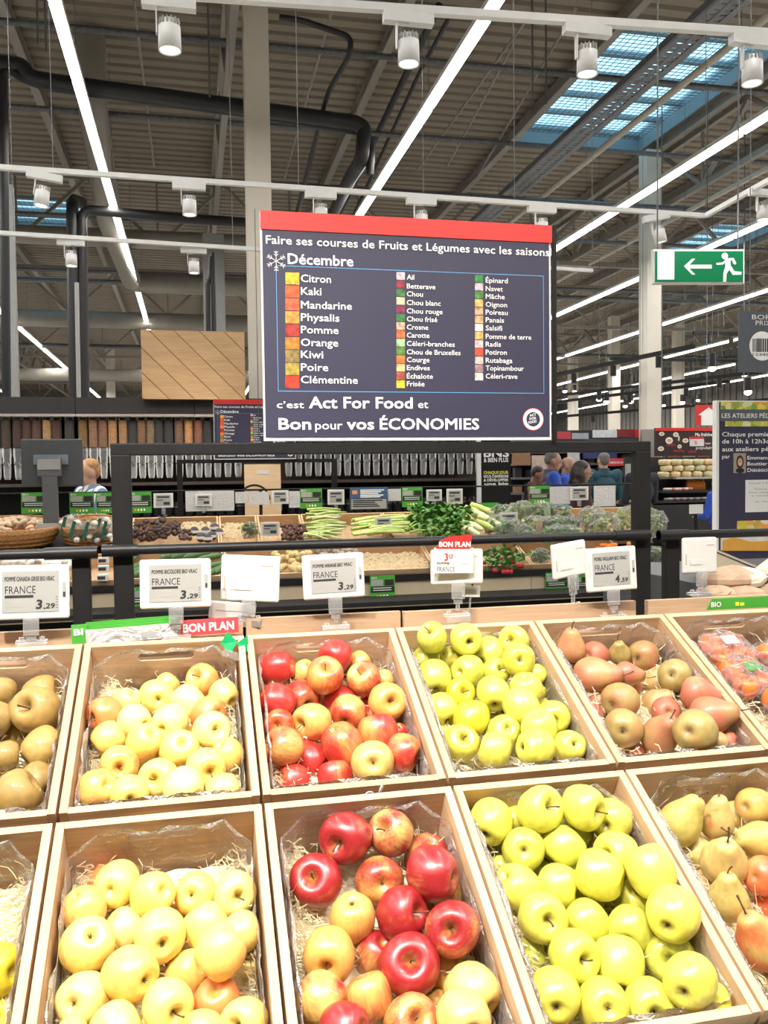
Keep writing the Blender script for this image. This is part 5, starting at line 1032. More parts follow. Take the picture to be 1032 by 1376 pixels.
# ---- produce
def put(mesh_o, p, label, cat, group, rot=None, s=1, col=None, name=None, kind=None):
    o = mesh_o.copy(); COL.objects.link(o); o.location = p
    if name: o.name = name
    if rot: o.rotation_euler = rot
    o.scale = (s, s, s) if not hasattr(s, '__len__') else s
    if col: setcol(o, col)
    return tag(o, label, cat, group, kind)
def proto(mb, name, mat): o = mb.build(name, mat); COL.objects.unlink(o); return o
VEG = plain('veg_skin', (1, 1, 1), .5, var=.2, scale=30, objcol=True)
mush = proto(MB().lathe([(0, -.028), (.010, -.028), (.011, -.004), (.026, -.003), (.032, .006), (.028, .02), (.015, .028), (0, .030)], 12), 'mushroom', VEG)
nutp = proto(MB().ell((0, 0, 0), (.019, .017, .013), 9, 6), 'chestnut', VEG)
potp = proto(MB().ell((0, 0, 0), (.036, .029, .026), 12, 8), 'potato', VEG)
cour = proto(MB().tube([(-.09, 0, 0), (-.075, 0, 0), (-.04, 0, .003), (.04, 0, .003), (.08, 0, 0), (.088, 0, 0), (.11, 0, .002)], .022, 10, rr=[.006, .020, .026, .024, .020, .009, .009]), 'courgette', VEG)
carr = proto(MB().tube([(-.08, 0, 0), (-.05, 0, 0), (0, 0, 0), (.055, 0, 0), (.06, 0, 0)], .01, 8, rr=[.002, .009, .015, .018, .006]), 'carrot', VEG)
def wicker(c, rx, ry, label):
    r = thing('wicker_basket', label, 'basket', c); W_ = plain('wicker', (.50, .25, .09), .6, var=.35, scale=60, bump=.5) if 'wicker' not in MATS else MATS['wicker']
    t = TA[1]; r.rotation_euler = (t*.6, 0, 0)
    MB().lathe([(0, 0), (.72, 0), (.86, .08), (1.0, .15), (.96, .15), (.82, .08), (.7, .01), (0, .01)], 28, (0, 0, 0), 0, Matrix.Diagonal((rx, ry, 1))).build('bowl', W_, r)
    for k in range(5):
        s = .74+.055*k; z_ = .02+.032*k; MB().tube([(rx*s*1.01*math.cos(2*PI*i/28), ry*s*1.01*math.sin(2*PI*i/28), z_) for i in range(29)], .006, 5).build('weave_band' if k < 4 else 'rim', W_, r)
    return r
pc = on_tier(18, 722, 1, .03); wicker(pc+Vector((0, .05, -.045)), .36, .19, 'round wicker basket heaped with brown mushrooms at the left edge')
pd = on_tier(120, 720, 1, .03); wicker(pd+Vector((0, .05, -.045)), .24, .18, 'wicker basket of netted garlic left of the frame post')
random.seed(11)
for i in range(70):
    a = random.uniform(0, 6.28); q = math.sqrt(random.random()); p = pc+Vector((.27*q*math.cos(a), .02+.13*q*math.sin(a), .06+.05*(1-q*q)+.04*math.sin(a)*q))
    put(mush, p, 'brown mushroom in the wicker basket at the left edge', 'mushroom', 'brown mushrooms in the basket', (random.uniform(-.9, .9), random.uniform(-.9, .9), random.uniform(0, 6)), 1, (.58+random.uniform(-.06, .06), .42, .27))
NETG = plain('green_net', (.01, .10, .06), .5, var=.3)
for i, (px, py) in enumerate([(92, 706), (104, 712), (122, 713), (138, 708), (146, 712)]):
    p = on_tier(px, py, 1, -.07); r = thing('garlic_net', ['net of garlic with a green band, leftmost in the basket', 'net of garlic with a green band, second in the basket', 'white bagged garlic in the middle of the basket', 'net of garlic with a green band, beside the frame post', 'small garlic net half behind the frame post'][i], 'garlic', p, 'garlic nets in the basket')
    for j in range(5): setcol(MB().ell((random.uniform(-.04, .04), random.uniform(-.03, .03), -.01+.03*(j-2)), (.024, .024, .022), 10, 7).build('garlic_bulb', VEG, r), (.78, .72, .60))
    crm = MB(); crumple(crm, (0, 0, 0), (.058, .045, .075), 12, 7, .15, i); crm.build('net', FILM, r); MB().box((-.03, -.045, 0), (.022, .006, .13), Matrix.Rotation(.3, 3, 'Y')).build('green_band', NETG, r)
random.seed(12)
for cx_, cy_, rx, ry, n in ((196, 712, 20, 14, 48), (222, 708, 20, 15, 60)):
    for i in range(n):
        a = random.uniform(0, 6.28); q = math.sqrt(random.random()); p = on_tier(cx_+rx*q*math.cos(a), cy_+ry*q*math.sin(a), 1, -.05+.07*q)
        put(nutp, p, 'dark wrinkled date in the braided heap', 'date', 'dark dates heaped in braids', (random.uniform(-1, 1), random.uniform(-1, 1), random.uniform(0, 6)), random.uniform(1.0, 1.35), (.05, .022, .015), 'date')
for i in range(14):
    p = on_tier(243+random.uniform(-3, 14), 718+random.uniform(-5, 6), 1, .0); put(nutp, p, 'small dark date beside the black radishes', 'date', 'loose dark dates', (random.uniform(-1, 1), 0, random.uniform(0, 6)), 1.1, (.06, .03, .02), 'date')
for i, (px, py) in enumerate([(261, 714), (270, 722), (276, 714), (285, 720), (288, 709), (294, 716), (279, 723)]):
    p = on_tier(px, py, 1, .01); r = thing('black_radish', 'round dark radish with a white band in the crate of braids, %s' % ['leftmost', 'low left', 'back middle', 'front right', 'highest at the back', 'touching the crate side', 'front middle'][i], 'radish', p, 'black radishes')
    setcol(MB().ell((0, 0, 0), (.034, .032, .036), 12, 8).build('root', VEG, r), (.05, .035, .03)); MB().cyl((0, -.004, -.012), (0, -.004, .008), .036, n=14).build('paper_band', PAPER, r)
for px, py, lb in ((194, 721, 'yellow tag lying on the left dark heap'), (240, 726, 'yellow tag at the foot of the right dark heap')):
    p = on_tier(px, py, 1, -.07); o = MB().box((0, 0, 0), (.085 if px < 200 else .03, .004, .035 if px < 200 else .06), Matrix.Rotation(-.45 if px < 200 else .3, 3, 'Y')).build('yellow_tag', plain('tag_yellow', (.75, .72, .25), .5) if 'tag_yellow' not in MATS else MATS['tag_yellow'], at=p); tag(o, lb, 'tag')
LEAFM = plain('leaf', (1, 1, 1), .45, var=.3, scale=40, objcol=True)
def pack(px, py, k, h, wx, wz, cols, label, group, leaf=True, name='salad_pack', card=None):
    p = on_tier(px, py, k, h); r = thing(name, label, 'pack', p, group, (TA[k]-.2, random.uniform(-.15, .15), random.uniform(-.2, .2)))
    m = MB()
    for i in range(70):
        c = Vector((random.uniform(-.8, .8)*wx, random.uniform(-.3, .3)*wx, random.uniform(-.7, .7)*wz)); R = Euler((random.uniform(-1, 1), random.uniform(-1, 1), random.uniform(0, 6))).to_matrix()
        m.add([c+R@Vector(v) for v in ((-.028, 0, 0), (0, -.013, .006), (.03, 0, 0), (0, .013, -.006))], [(0, 1, 2, 3)])
    setcol(m.build('leaves', LEAFM, r), cols); b = MB(); crumple(b, (0, 0, 0), (wx*1.1, wx*.55, wz*1.05), 14, 8, .22, int(px)); b.build('wrap', FILM, r)
    if card: setcol(MB().box((wx*.3, -wx*.5-.004, 0), (wx*.5, .004, wz*1.5)).build('paper_label', OBJ, r), card)
    return r
random.seed(14)
pack(336, 712, 1, -.03, .062, .065, (.30, .42, .16), 'clear bag of green leaves alone in its crate', None)
for i in range(95):
    px = random.uniform(380, 411); py = random.uniform(705, 725); p = on_tier(px, py, 1, .02-.03*random.random()); put(nutp, p, 'brown chestnut in the crate left of the green stalks', 'chestnut', 'chestnuts', (random.uniform(-1, 1), random.uniform(-1, 1), random.uniform(0, 6)), random.uniform(.9, 1.2), (.085, .035, .02), 'chestnut')
# stalk vegetables: each stalk or bunch a thing
def stalk(px0, py0, px1, py1, r0, col, label, group, h=-.05, name='green_stalk', leaf=None, sag=.01):
    A = on_tier(px0, py0, 1, h); B = on_tier(px1, py1, 1, h-.01); mid = (A+B)/2+Vector((0, 0, sag))
    rt = thing(name, label, 'vegetable', A, group); o = MB().tube([A, A*.7+mid*.3, mid, mid*.3+B*.7, B], r0, 7, rr=[r0*1.15, r0*1.1, r0, r0*.8, r0*.5]).build('stem', VEG, rt, True); setcol(o, col)
    if leaf:
        m = MB()
        for i in range(leaf):
            c = B+Vector((random.gauss(0, .035), random.gauss(0, .025), random.gauss(.0, .03))); R = Euler((random.uniform(-1, 1), random.uniform(-1, 1), random.uniform(0, 6))).to_matrix(); s = random.uniform(.8, 1.4)
            m.add([c+R@Vector(v)*s for v in ((-.022, 0, 0), (-.006, -.016, .003), (.012, -.011, 0), (.026, 0, -.004), (.012, .012, 0), (-.006, .016, .003))], [(0, 1, 2, 3, 4, 5)])
        setcol(tag(m.build('leaves', LEAFM, rt, True), kind='stuff'), (.05+random.uniform(0, .03), .20, .02))
    return rt
random.seed(15)
for i in range(58):
    y = random.uniform(686, 721); x = random.uniform(408, 425); stalk(x, y+random.uniform(-3, 6), x+random.uniform(28, 46), y+random.uniform(-5, 6), .0085, random.choice([(.42, .50, .16), (.34, .44, .12), (.55, .60, .30)]), 'pale green flat stalk in the loose heap left of the celery', 'flat green stalks', -.03-.05*random.random())
for i in range(40):
    y = random.uniform(697, 720); x = random.uniform(470, 500); stalk(x, y, x+random.uniform(50, 75), y+random.uniform(-9, -1), .010, random.choice([(.60, .66, .28), (.50, .60, .18), (.42, .55, .14)]), 'celery stalk in the heap behind the small white label', 'celery stalks', -.03-.04*random.random(), 'celery_stalk')
for i in range(46):
    x = random.uniform(560, 618); y = random.uniform(688, 715); stalk(x-18, y+6, x+random.uniform(-5, 8), y+random.uniform(-5, 4), .008, (.25, .42, .08), 'dark green celery top in the leafy heap', 'leafy celery tops', -.06-.05*random.random(), 'leafy_celery', 26)
for i in range(12):
    x = [622, 630, 640, 650, 658, 664, 628, 640, 655, 666, 648, 636][i]; y = [690, 697, 688, 694, 700, 690, 705, 708, 707, 703, 684, 715][i]
    stalk(x-14, y-5, x+8, y+4, .026, random.choice([(.62, .68, .26), (.50, .60, .16), (.70, .74, .42)]), 'thick pale green fennel stalk right of the leafy celery', 'fennel stalks', -.08, 'fennel_stalk')
random.seed(16)
PK = [(668, 706, 'flat clear pack left of the small white label among the salads'), (684, 712, 'flat clear pack in front of the small white label'), (676, 690, 'clear salad pack behind the small white label'), (700, 686, 'clear salad pack with a striped sleeve at the back'), (716, 706, 'clear pack with a tan label, centre of the salads'), (728, 688, 'clear salad pack at the back, below the blue-shirted man'), (735, 707, 'clear pack of dark leaves right of the tan label'), (752, 690, 'shiny clear pack at the back right of the salads'), (755, 706, 'dark leaf pack near the bagged lettuce'), (772, 708, 'clear pack with a tan label beside the bagged lettuce'), (745, 718, 'flat pack at the front edge of the salads'), (765, 719, 'flat pack at the front right edge of the salads'), (700, 719, 'flat pack at the front left edge of the salads')]
for i, (px, py, lb) in enumerate(PK): pack(px, py, 1, -.06-.015*(i % 3), .105, .075, random.choice([(.16, .36, .07), (.40, .55, .20), (.26, .42, .12)]), lb, 'salad packs on the top tier', card=(.62, .48, .36) if i in (4, 9) else ((.5, .6, .4) if i in (3, 5) else None))
for i, (px, py, lb) in enumerate([(795, 700, 'big clear bag of frisée lettuce left of the right frame post'), (812, 706, 'clear lettuce bag in front of the big one'), (845, 698, 'clear lettuce bag touching the right frame post'), (872, 703, 'clear lettuce bag right of the right frame post')]): pack(px, py, 1, -.10, .13, .11, (.42, .55, .14), lb, 'bagged lettuces', name='lettuce_bag')
# second tier
random.seed(17)
for i in range(45): put(mush, on_tier(random.uniform(-20, 98), random.uniform(748, 762), 2, -.01), 'white mushroom on the second tier at far left', 'mushroom', 'white mushrooms', (random.uniform(-.8, .8), random.uniform(-.8, .8), random.uniform(0, 6)), 1.1, (.80, .76, .68))
for i, (px, py) in enumerate([(139, 753), (139, 764), (138, 776)]):
    p = on_tier(px, py, 2, -.02); r = thing('small_packet', 'small white packet with a dark label between the left posts, %s' % ['top one', 'middle one', 'bottom one'][i], 'packet', p, 'packets between the posts'); bev(MB().mm((-.035, -.02, -.022), (.035, .02, .022)).build('box', PAPER, r), .004); MB().mm((-.030, -.0215, -.012), (.018, -.02, .010)).build('dark_label', TXTK, r)
for i, (px, py, a) in enumerate([(179, 750, 1.3), (184, 762, .9), (178, 770, .7), (196, 764, 1.0), (232, 747, .1), (246, 746, .3), (262, 747, 0), (280, 750, .2), (290, 760, .4), (288, 768, .9), (297, 764, 1.1), (186, 772, .2)]):
    put(cour, on_tier(px, py, 2, .0), 'green courgette on the second tier behind the two-colour apple label, %s from the left' % ORD[i], 'courgette', 'courgettes', (0, -.2, a), 1, (.07, .15, .045))
for i in range(42): put(potp, on_tier(random.uniform(368, 418), random.uniform(742, 768), 2, .01-.03*random.random()), 'small yellow potato on the second tier, left of the red apple label', 'potato', 'small yellow potatoes', (random.uniform(-1, 1), random.uniform(-1, 1), random.uniform(0, 6)), .9, random.choice([(.58, .42, .18), (.50, .42, .16), (.62, .46, .24)]))
for i in range(20): put(potp, on_tier(random.uniform(424, 480), random.uniform(738, 752), 2, .03), 'greyish root behind the red apple price label', 'root vegetable', 'greyish roots', (0, random.uniform(-1, 1), random.uniform(0, 6)), .8, (.40, .33, .26), 'root_vegetable')
def fluff(k, x0, x1, y0, y1, n, mat, name, label, cat):
    m = MB(); c = on_tier((x0+x1)/2, (y0+y1)/2, k, .05)
    for i in range(n):
        p = on_tier(random.uniform(x0, x1), random.uniform(y0, y1), k, .03+.03*random.random())-c; a = random.uniform(0, 6.28); b = random.uniform(-1, 1); L = .03; d = Vector((math.cos(a)*L, math.sin(a)*L*.5, b*L*.5)); w = Vector((0, 0, .004)); q = p+d*.5+Vector((0, 0, .008))
        m.add([p+c-w, p+c+w, q+c+w, q+c-w, p+c+d+w, p+c+d-w], [(0, 1, 2, 3), (3, 2, 4, 5)])
    return tag(m.build(name, mat, at=c), label, cat, kind='stuff')
fluff(2, 432, 578, 744, 769, 1500, STRAW, 'wood_wool', 'pale wood wool filling the crate behind the red apple label', 'packing'); fluff(1, 246, 294, 702, 722, 500, STRAW, 'wood_wool', 'pale wood wool under the black radishes', 'packing'); fluff(1, 300, 346, 704, 724, 400, STRAW, 'wood_wool', 'pale wood wool around the lone salad bag', 'packing')
for i, (px, py) in enumerate([(655, 748), (670, 744), (684, 748), (697, 752), (664, 758), (680, 760)]):
    p = on_tier(px, py, 2, -.03); r = thing('radish_bunch', 'bunch of radishes with green tops right of the offer card, %s' % ['back left', 'back middle', 'back right', 'far right', 'front left', 'front right'][i], 'radishes', p, 'radish bunches')
    m = MB()
    for j in range(30):
        c = Vector((random.gauss(0, .04), random.gauss(0, .03), random.gauss(.02, .02))); R = Euler((random.uniform(-1, 1), random.uniform(-1, 1), random.uniform(0, 6))).to_matrix(); m.add([c+R@Vector(v) for v in ((-.03, 0, 0), (0, -.014, .006), (.032, 0, 0), (0, .014, -.006))], [(0, 1, 2, 3)])
    setcol(tag(m.build('leaves', LEAFM, r), kind='stuff'), (.08, .20, .04))
    for j in range(3): setcol(MB().ell((random.uniform(-.04, .04), -.03, -.04), .017, 9, 6).build('root', VEG, r), (.60, .03, .05))
for i, (px, py, lb) in enumerate([(726, 748, 'clear pack left of the blank label at the right of the second tier'), (590, 757, 'clear pack half behind the offer card label'), (880, 745, 'clear salad pack between the two right posts')]): pack(px, py, 2, -.03, .07, .06, (.25, .38, .12), lb, 'packs on the second tier')
for i in range(14): put(carr, on_tier(random.uniform(812, 850), random.uniform(730, 744), 2, .0), 'orange carrot above the pear price label', 'carrot', 'carrots', (0, random.uniform(-.3, .3), random.uniform(0, 6)), 1, (.80, .22, .03))
# the customer scale on its post
q = PY(69, 652, 6.55); r = thing('scale_screen', 'dark grey customer scale screen seen from behind on a grey post', 'scale', (q[0], 6.55, 1.16))
bd = Board(r, 6.55)
o = bd.rect('screen_back', 27, 590, 112, 653, DGREY, .03, .03); bev(o, .008); o = bd.rect('mount_plate', 45, 611, 92, 624, plain('steel_plate', (.20, .24, .28), .4, .4), .012, 0); o = bd.rect('hinge_block', 51, 615, 84, 640, GREY, .05, -.012); bev(o, .006); o = bd.rect('hinge_front', 52, 617, 83, 631, plain('hinge_light', (.26, .26, .25), .5), .004, -.062)
o = bd.rect('post', 58, 640, 80, 706, GREY, .05, -.01); o = bd.rect('base', 52, 703, 90, 709, LGREY, .12, .04)
# ================================================================ bulk wall at the back left
YW = 9.0
a = PY(-90, 537, YW); b = PY(652, 537, YW); ZW = zof(200, 536, YW); XWA, XWB = a[0], b[0]
r = thing('bulk_cabinet', 'long dark cabinet wall holding the bulk food dispensers', 'cabinet', ((XWA+XWB)/2, YW+.3, 0))
MB().mm((XWA, YW+.25, 0), (XWB, YW+.65, ZW)).build('back_panel', BLACK, r, True)
HD = plain('dark_header', (.035, .030, .032), .6); zh = zof(200, 556, YW-.1)
xs = [XWA]+[PY(px, 540, YW)[0] for px in (103, 261, 420, 540)]+[XWB]
for x0, x1 in zip(xs[:-1], xs[1:]):
    MB().mm((x0+.003, YW-.12, zh), (x1-.003, YW+.25, ZW)).build('header_panel', HD, r, True); MB().mm((x0+.003, YW-.14, zh-.03), (x1-.003, YW-.08, zh-.005)).build('pale_edge', plain('pale_edge', (.45, .40, .34), .4) if 'pale_edge' not in MATS else MATS['pale_edge'], r, True)
zs1 = zof(200, 602, YW); zt = zof(200, 561, YW)
BR = plain('brown_shelf', (.06, .042, .034), .6)
for zz in (zof(200, 648, YW), zof(200, 735, YW)): MB().mm((XWA, YW-.1, zz-.03), (XWB, YW+.25, zz)).build('shelf', BR, r, True)
MB().mm((XWA, YW+.22, zof(200, 648, YW)), (XWB, YW+.26, zs1)).build('brown_back', BR, r, True)
MB().mm((XWA, YW-.1, 0), (XWB, YW+.25, zof(200, 760, YW))).build('base_cabinet', BLACK, r, True)
GRAIN = plain('grains', (1, 1, 1), .7, var=.5, scale=130, objcol=True)
GLS = glassy('tube_glass', (.98, .98, .98), .02, .2, .0)
SMOKE = glassy('smoky_plastic', (.62, .60, .57), .30, .12, .3)
def disp():
    H = zt-zs1; r = thing('bulk_dispenser', 'x', 'dispenser', (0, 0, 0), 'bulk food dispensers')
    MB().cyl((0, 0, .01), (0, 0, H-.03), .042, n=14).build('contents', GRAIN, r); MB().cyl((0, 0, 0), (0, 0, H), .045, n=16, cap=False).build('tube', GLS, r); MB().cyl((0, 0, H), (0, 0, H+.02), .048, n=16).build('lid', LGREY, r)
    h = MB(); h.lathe([(.045, 0), (.046, -.07), (.040, -.09), (.040, -.15)], 14); h.build('hopper', CLEAR, r); MB().cyl((0, -.03, -.145), (0, -.075, -.145), .022, n=12).build('knob', plain('chrome', (.6, .6, .6), .2, .9) if 'chrome' not in MATS else MATS['chrome'], r)
    s = MB(); s.lathe([(.030, -.15), (.038, -.17), (.034, -.27), (.026, -.30)], 12); s.build('spout', SMOKE, r); MB().mm((-.04, .02, -.2), (.04, .05, -.02)).build('bracket', BLACKPL, r)
    return r
D0 = disp(); PXS = [-30, -17, -4, 9, 24, 37, 50, 64, 77, 94, 112, 126, 139, 152, 166, 179, 191, 203, 214, 227, 241, 254, 267, 279]
CN = [((50, 40, 30), 'dark'), ((90, 60, 40), 'brown'), ((80, 55, 38), 'brown'), ((95, 70, 45), 'speckled brown'), ((85, 50, 32), 'brown'), ((105, 60, 35), 'red-brown'), ((115, 70, 42), 'brown mixed'), ((200, 165, 110), 'cream grain'), ((100, 45, 30), 'dark red'), ((60, 56, 50), 'nearly empty'), ((155, 120, 45), 'ochre grain'), ((175, 130, 95), 'pinkish nut'), ((165, 120, 85), 'tan nut'), ((205, 160, 105), 'pale tan'), ((190, 150, 105), 'beige'), ((58, 50, 48), 'dark'), ((160, 115, 80), 'light brown'), ((155, 132, 95), 'sand-coloured'), ((60, 56, 56), 'grey empty'), ((58, 54, 56), 'dark empty'), ((150, 110, 80), 'tan'), ((215, 165, 100), 'golden'), ((165, 105, 70), 'orange-brown'), ((50, 46, 46), 'almost black')]
def near(i): return ORD[i] if i < 20 else ['twenty-first', 'twenty-second', 'twenty-third', 'twenty-fourth', 'twenty-fifth', 'twenty-sixth', 'twenty-seventh', 'twenty-eighth', 'twenty-ninth', 'thirtieth'][i-20]
firstd = True
for i, px in enumerate(PXS):
    q = PY(px, 602, YW); q[2] = zs1; lb = 'upper bulk dispenser with %s contents, %s from the left end' % (CN[i][1], near(i))
    if firstd: o = D0; o.location = q; o['label'] = lb; firstd = False
    else: o = dup(D0, q, label=lb)
    for ch in o.children:
        if ch.name.startswith('contents'): setcol(ch, tuple(min(1, v_*1.5) for v_ in lin(*CN[i][0])))
dx = PY(292, 602, YW)[0]; n = 0
while dx < XWB-.06:
    c = PY(200, 602, YW); near_board = PY(326, 602, YW)[0] < dx < PY(380, 602, YW)[0]
    if not near_board:
        o = dup(D0, (dx, YW, zs1), label='upper bulk dispenser whose spout shows under the crossbar, %s right of the golden one' % (near(n) if n < 30 else 'beyond thirtieth')); n += 1
        for ch in o.children:
            if ch.name.startswith('contents'): setcol(ch, random.choice([(.03, .027, .026), (.06, .04, .03), (.12, .08, .05), (.035, .03, .03)]))
    dx += .103
LD = zs1-zof(200, 692, YW)
dx = PY(108, 602, YW)[0]; n = 0
lt = thing('low_dispenser', 'x', 'dispenser', (0, 0, 0), 'lower bulk dispensers')
MB().lathe([(.0, .0), (.044, .0), (.046, .20), (.048, .24), (.030, .26), (0, .262)], 14).build('body', BLACKPL, lt); MB().cyl((0, 0, .20), (0, 0, .215), .049, n=14).build('collar', GREY, lt)
zl = zof(200, 680, YW); f2 = True
while dx < XWB-.06:
    p = (dx, YW, zof(200, 735, YW)+.19); 
    if not (PY(326, 602, YW)[0] < dx < PY(380, 602, YW)[0]):
        lb = 'black-lidded lower bulk dispenser, %s from the left of its row' % (near(n) if n < 30 else ['thirty-first', 'thirty-second', 'thirty-third', 'thirty-fourth', 'thirty-fifth', 'thirty-sixth', 'thirty-seventh', 'thirty-eighth', 'thirty-ninth', 'fortieth', 'forty-first', 'forty-second', 'forty-third', 'forty-fourth', 'forty-fifth', 'forty-sixth'][min(15, n-30)])
        if f2: lt.location = p; lt['label'] = lb; f2 = False
        else: dup(lt, p, label=lb)
        n += 1
    dx += .103
MB().mm((XWA, YW-.06, zof(200, 735, YW)), (XWB, YW+.2, zof(200, 735, YW)+.19)).build('low_plinth', BR, r, True)
b0, b1 = PY(328, 624, YW-.12), PY(378, 700, YW-.12)
r = thing('partition', 'beige wooden panel with a small label among the dispensers', 'panel', (b0[0], YW-.12, b1[2])); MB().mm((b0[0], YW-.14, b1[2]), (b1[0], YW-.11, b0[2])).build('board', OAK, r, True); q = PY(345, 632, YW-.15); MB().mm((q[0], YW-.145, q[2]-.04), (q[0]+.12, YW-.14, q[2]+.0)).build('white_label', PAPER, r, True)
q = PY(342, 672, YW-.2); tag(MB().tube([q+Vector((.15*math.cos(a), 0, .15*math.sin(a))) for a in [PI*(.0+i/12) for i in range(13)]], .012, 6).build('black_hose', BLACKPL, at=q), 'black bent hose in front of the beige wooden panel', 'hose')
# plank panels above the cabinet
def clip(poly, nx, nz, d, keep):
    out = []; f = lambda p: (p[0]*nx+p[1]*nz-d)*keep
    for i in range(len(poly)):
        a, b = poly[i], poly[(i+1) % len(poly)]; fa, fb = f(a), f(b)
        if fa >= 0: out.append(a)
        if fa*fb < 0: t = fa/(fa-fb); out.append((a[0]+(b[0]-a[0])*t, a[1]+(b[1]-a[1])*t))
    return out
PLK = wood('panel_plank', (.62, .40, .21), (.50, .31, .15), 0, 5)
def plank_panel(x0, y0, x1, y1, label, side=True):
    Y = 8.75; a = PY(x0, y0, Y); b = PY(x1, y1, Y); w = b[0]-a[0]; h = a[2]-b[2]; r = thing('plank_panel', label, 'panel', (a[0], Y, b[2]))
    MB().mm((0, .015, 0), (w, .30, h)).build('backing', plain('brown_gap', (.10, .05, .02), .7) if 'brown_gap' not in MATS else MATS['brown_gap'], r)
    s = .69; st = .232*s; d = -h
    k = -3
    rect = [(0, 0), (w, 0), (w, h), (0, h)]
    while k < 12:
        c0 = (h+k*st/s*1.0); nx, nz = .707, .707
        lo = .707*(k*.24+.02); hi = .707*((k+1)*.24+.012)
        p = clip(clip(rect, nx, nz, lo, 1), nx, nz, hi, -1)
        if len(p) >= 3: MB().prism(p, -.004, .015).build('plank', PLK, r)
        k += 1
    return r, a, b
pp, a, b = plank_panel(189, 443, 330, 537, 'light wood panel of diagonal planks above the bulk dispensers')
q0, q1 = PY(330, 441, 8.72), PY(349, 539, 8.72); tag(MB().mm((0, 0, 0), (q1[0]-q0[0], .4, q0[2]-q1[2])).build('wooden_block', OAK, at=(q0[0]+.003, 8.72, q1[2])), 'plain light wood block right of the diagonal plank panel', 'panel')
plank_panel(610, 455, 747, 545, 'second diagonal plank panel, hidden behind the big navy board')
q = PY(260, 500, 8.0); lamp('spot_light', 'SPOT', (q[0], 7.2, EYE+1.6), 25, (1, .85, .62), spot_size=1.1, spot_blend=.8, shadow_soft_size=.05, rot=(math.radians(50), 0, 0))
# black poster right of the cabinet
YP = 8.6; r = thing('black_poster', 'tall black poster with white and yellow words beyond the vegetables', 'sign', PY(640, 760, YP)); bd = Board(r, YP)
bd.rect('panel', 640, 590, 686, 760, BLACK, .02); MB().mm((.0, .02, -r.location[2]), (.3, .06, .1)).build('stand', BLACK, r); bd.rect('white_post', 639, 590, 646, 760, WHITEM, .03, -.01)
for s, x0, x1, yb, cap, mt in [('BNS', 649, 683, 614, 11, TXTW), ('& BIEN PLUS', 649, 682, 621, 6, TXTW), ('CHAQUE JOUR', 649, 682, 637, 4, TXTY), ('NOUS CHANGEONS', 649, 682, 642, 3.8, TXTW), ('& DÉVELOPPER', 649, 682, 647, 3.8, TXTW), ('une bio', 650, 682, 652, 4, TXTW)]: bd.text(s, x0, x1, yb, cap, mt, .03, -.023)
# ================================================================ people
SK = {'light': plain('skin_light', (.52, .29, .20), .5, var=.08), 'mid': plain('skin_mid', (.36, .19, .12), .5, var=.08), 'dark': plain('skin_tan', (.24, .12, .07), .5, var=.08)}
def remesh(mb, name, mat, parent, vox=.011, iters=4):
    o = mb.build(name, mat); md = o.modifiers.new('r', 'REMESH'); md.mode = 'VOXEL'; md.voxel_size = vox; md.use_smooth_shade = True
    sm = o.modifiers.new('s', 'SMOOTH'); sm.iterations = iters; sm.factor = .5
    dg = bpy.context.evaluated_depsgraph_get(); me = bpy.data.meshes.new_from_object(o.evaluated_get(dg)); o.modifiers.clear(); old = o.data; o.data = me; bpy.data.meshes.remove(old); me.materials.clear(); me.materials.append(mat)
    for p in me.polygons: p.use_smooth = True
    o.parent = parent; return o
def limb(mb, pts, rr, n=12):
    for (a, b), (ra, rb) in zip(zip(pts[:-1], pts[1:]), zip(rr[:-1], rr[1:])): mb.cyl(a, b, ra, rb, n); mb.ell(a, ra, n, 8)
    mb.ell(pts[-1], rr[-1], n, 8)
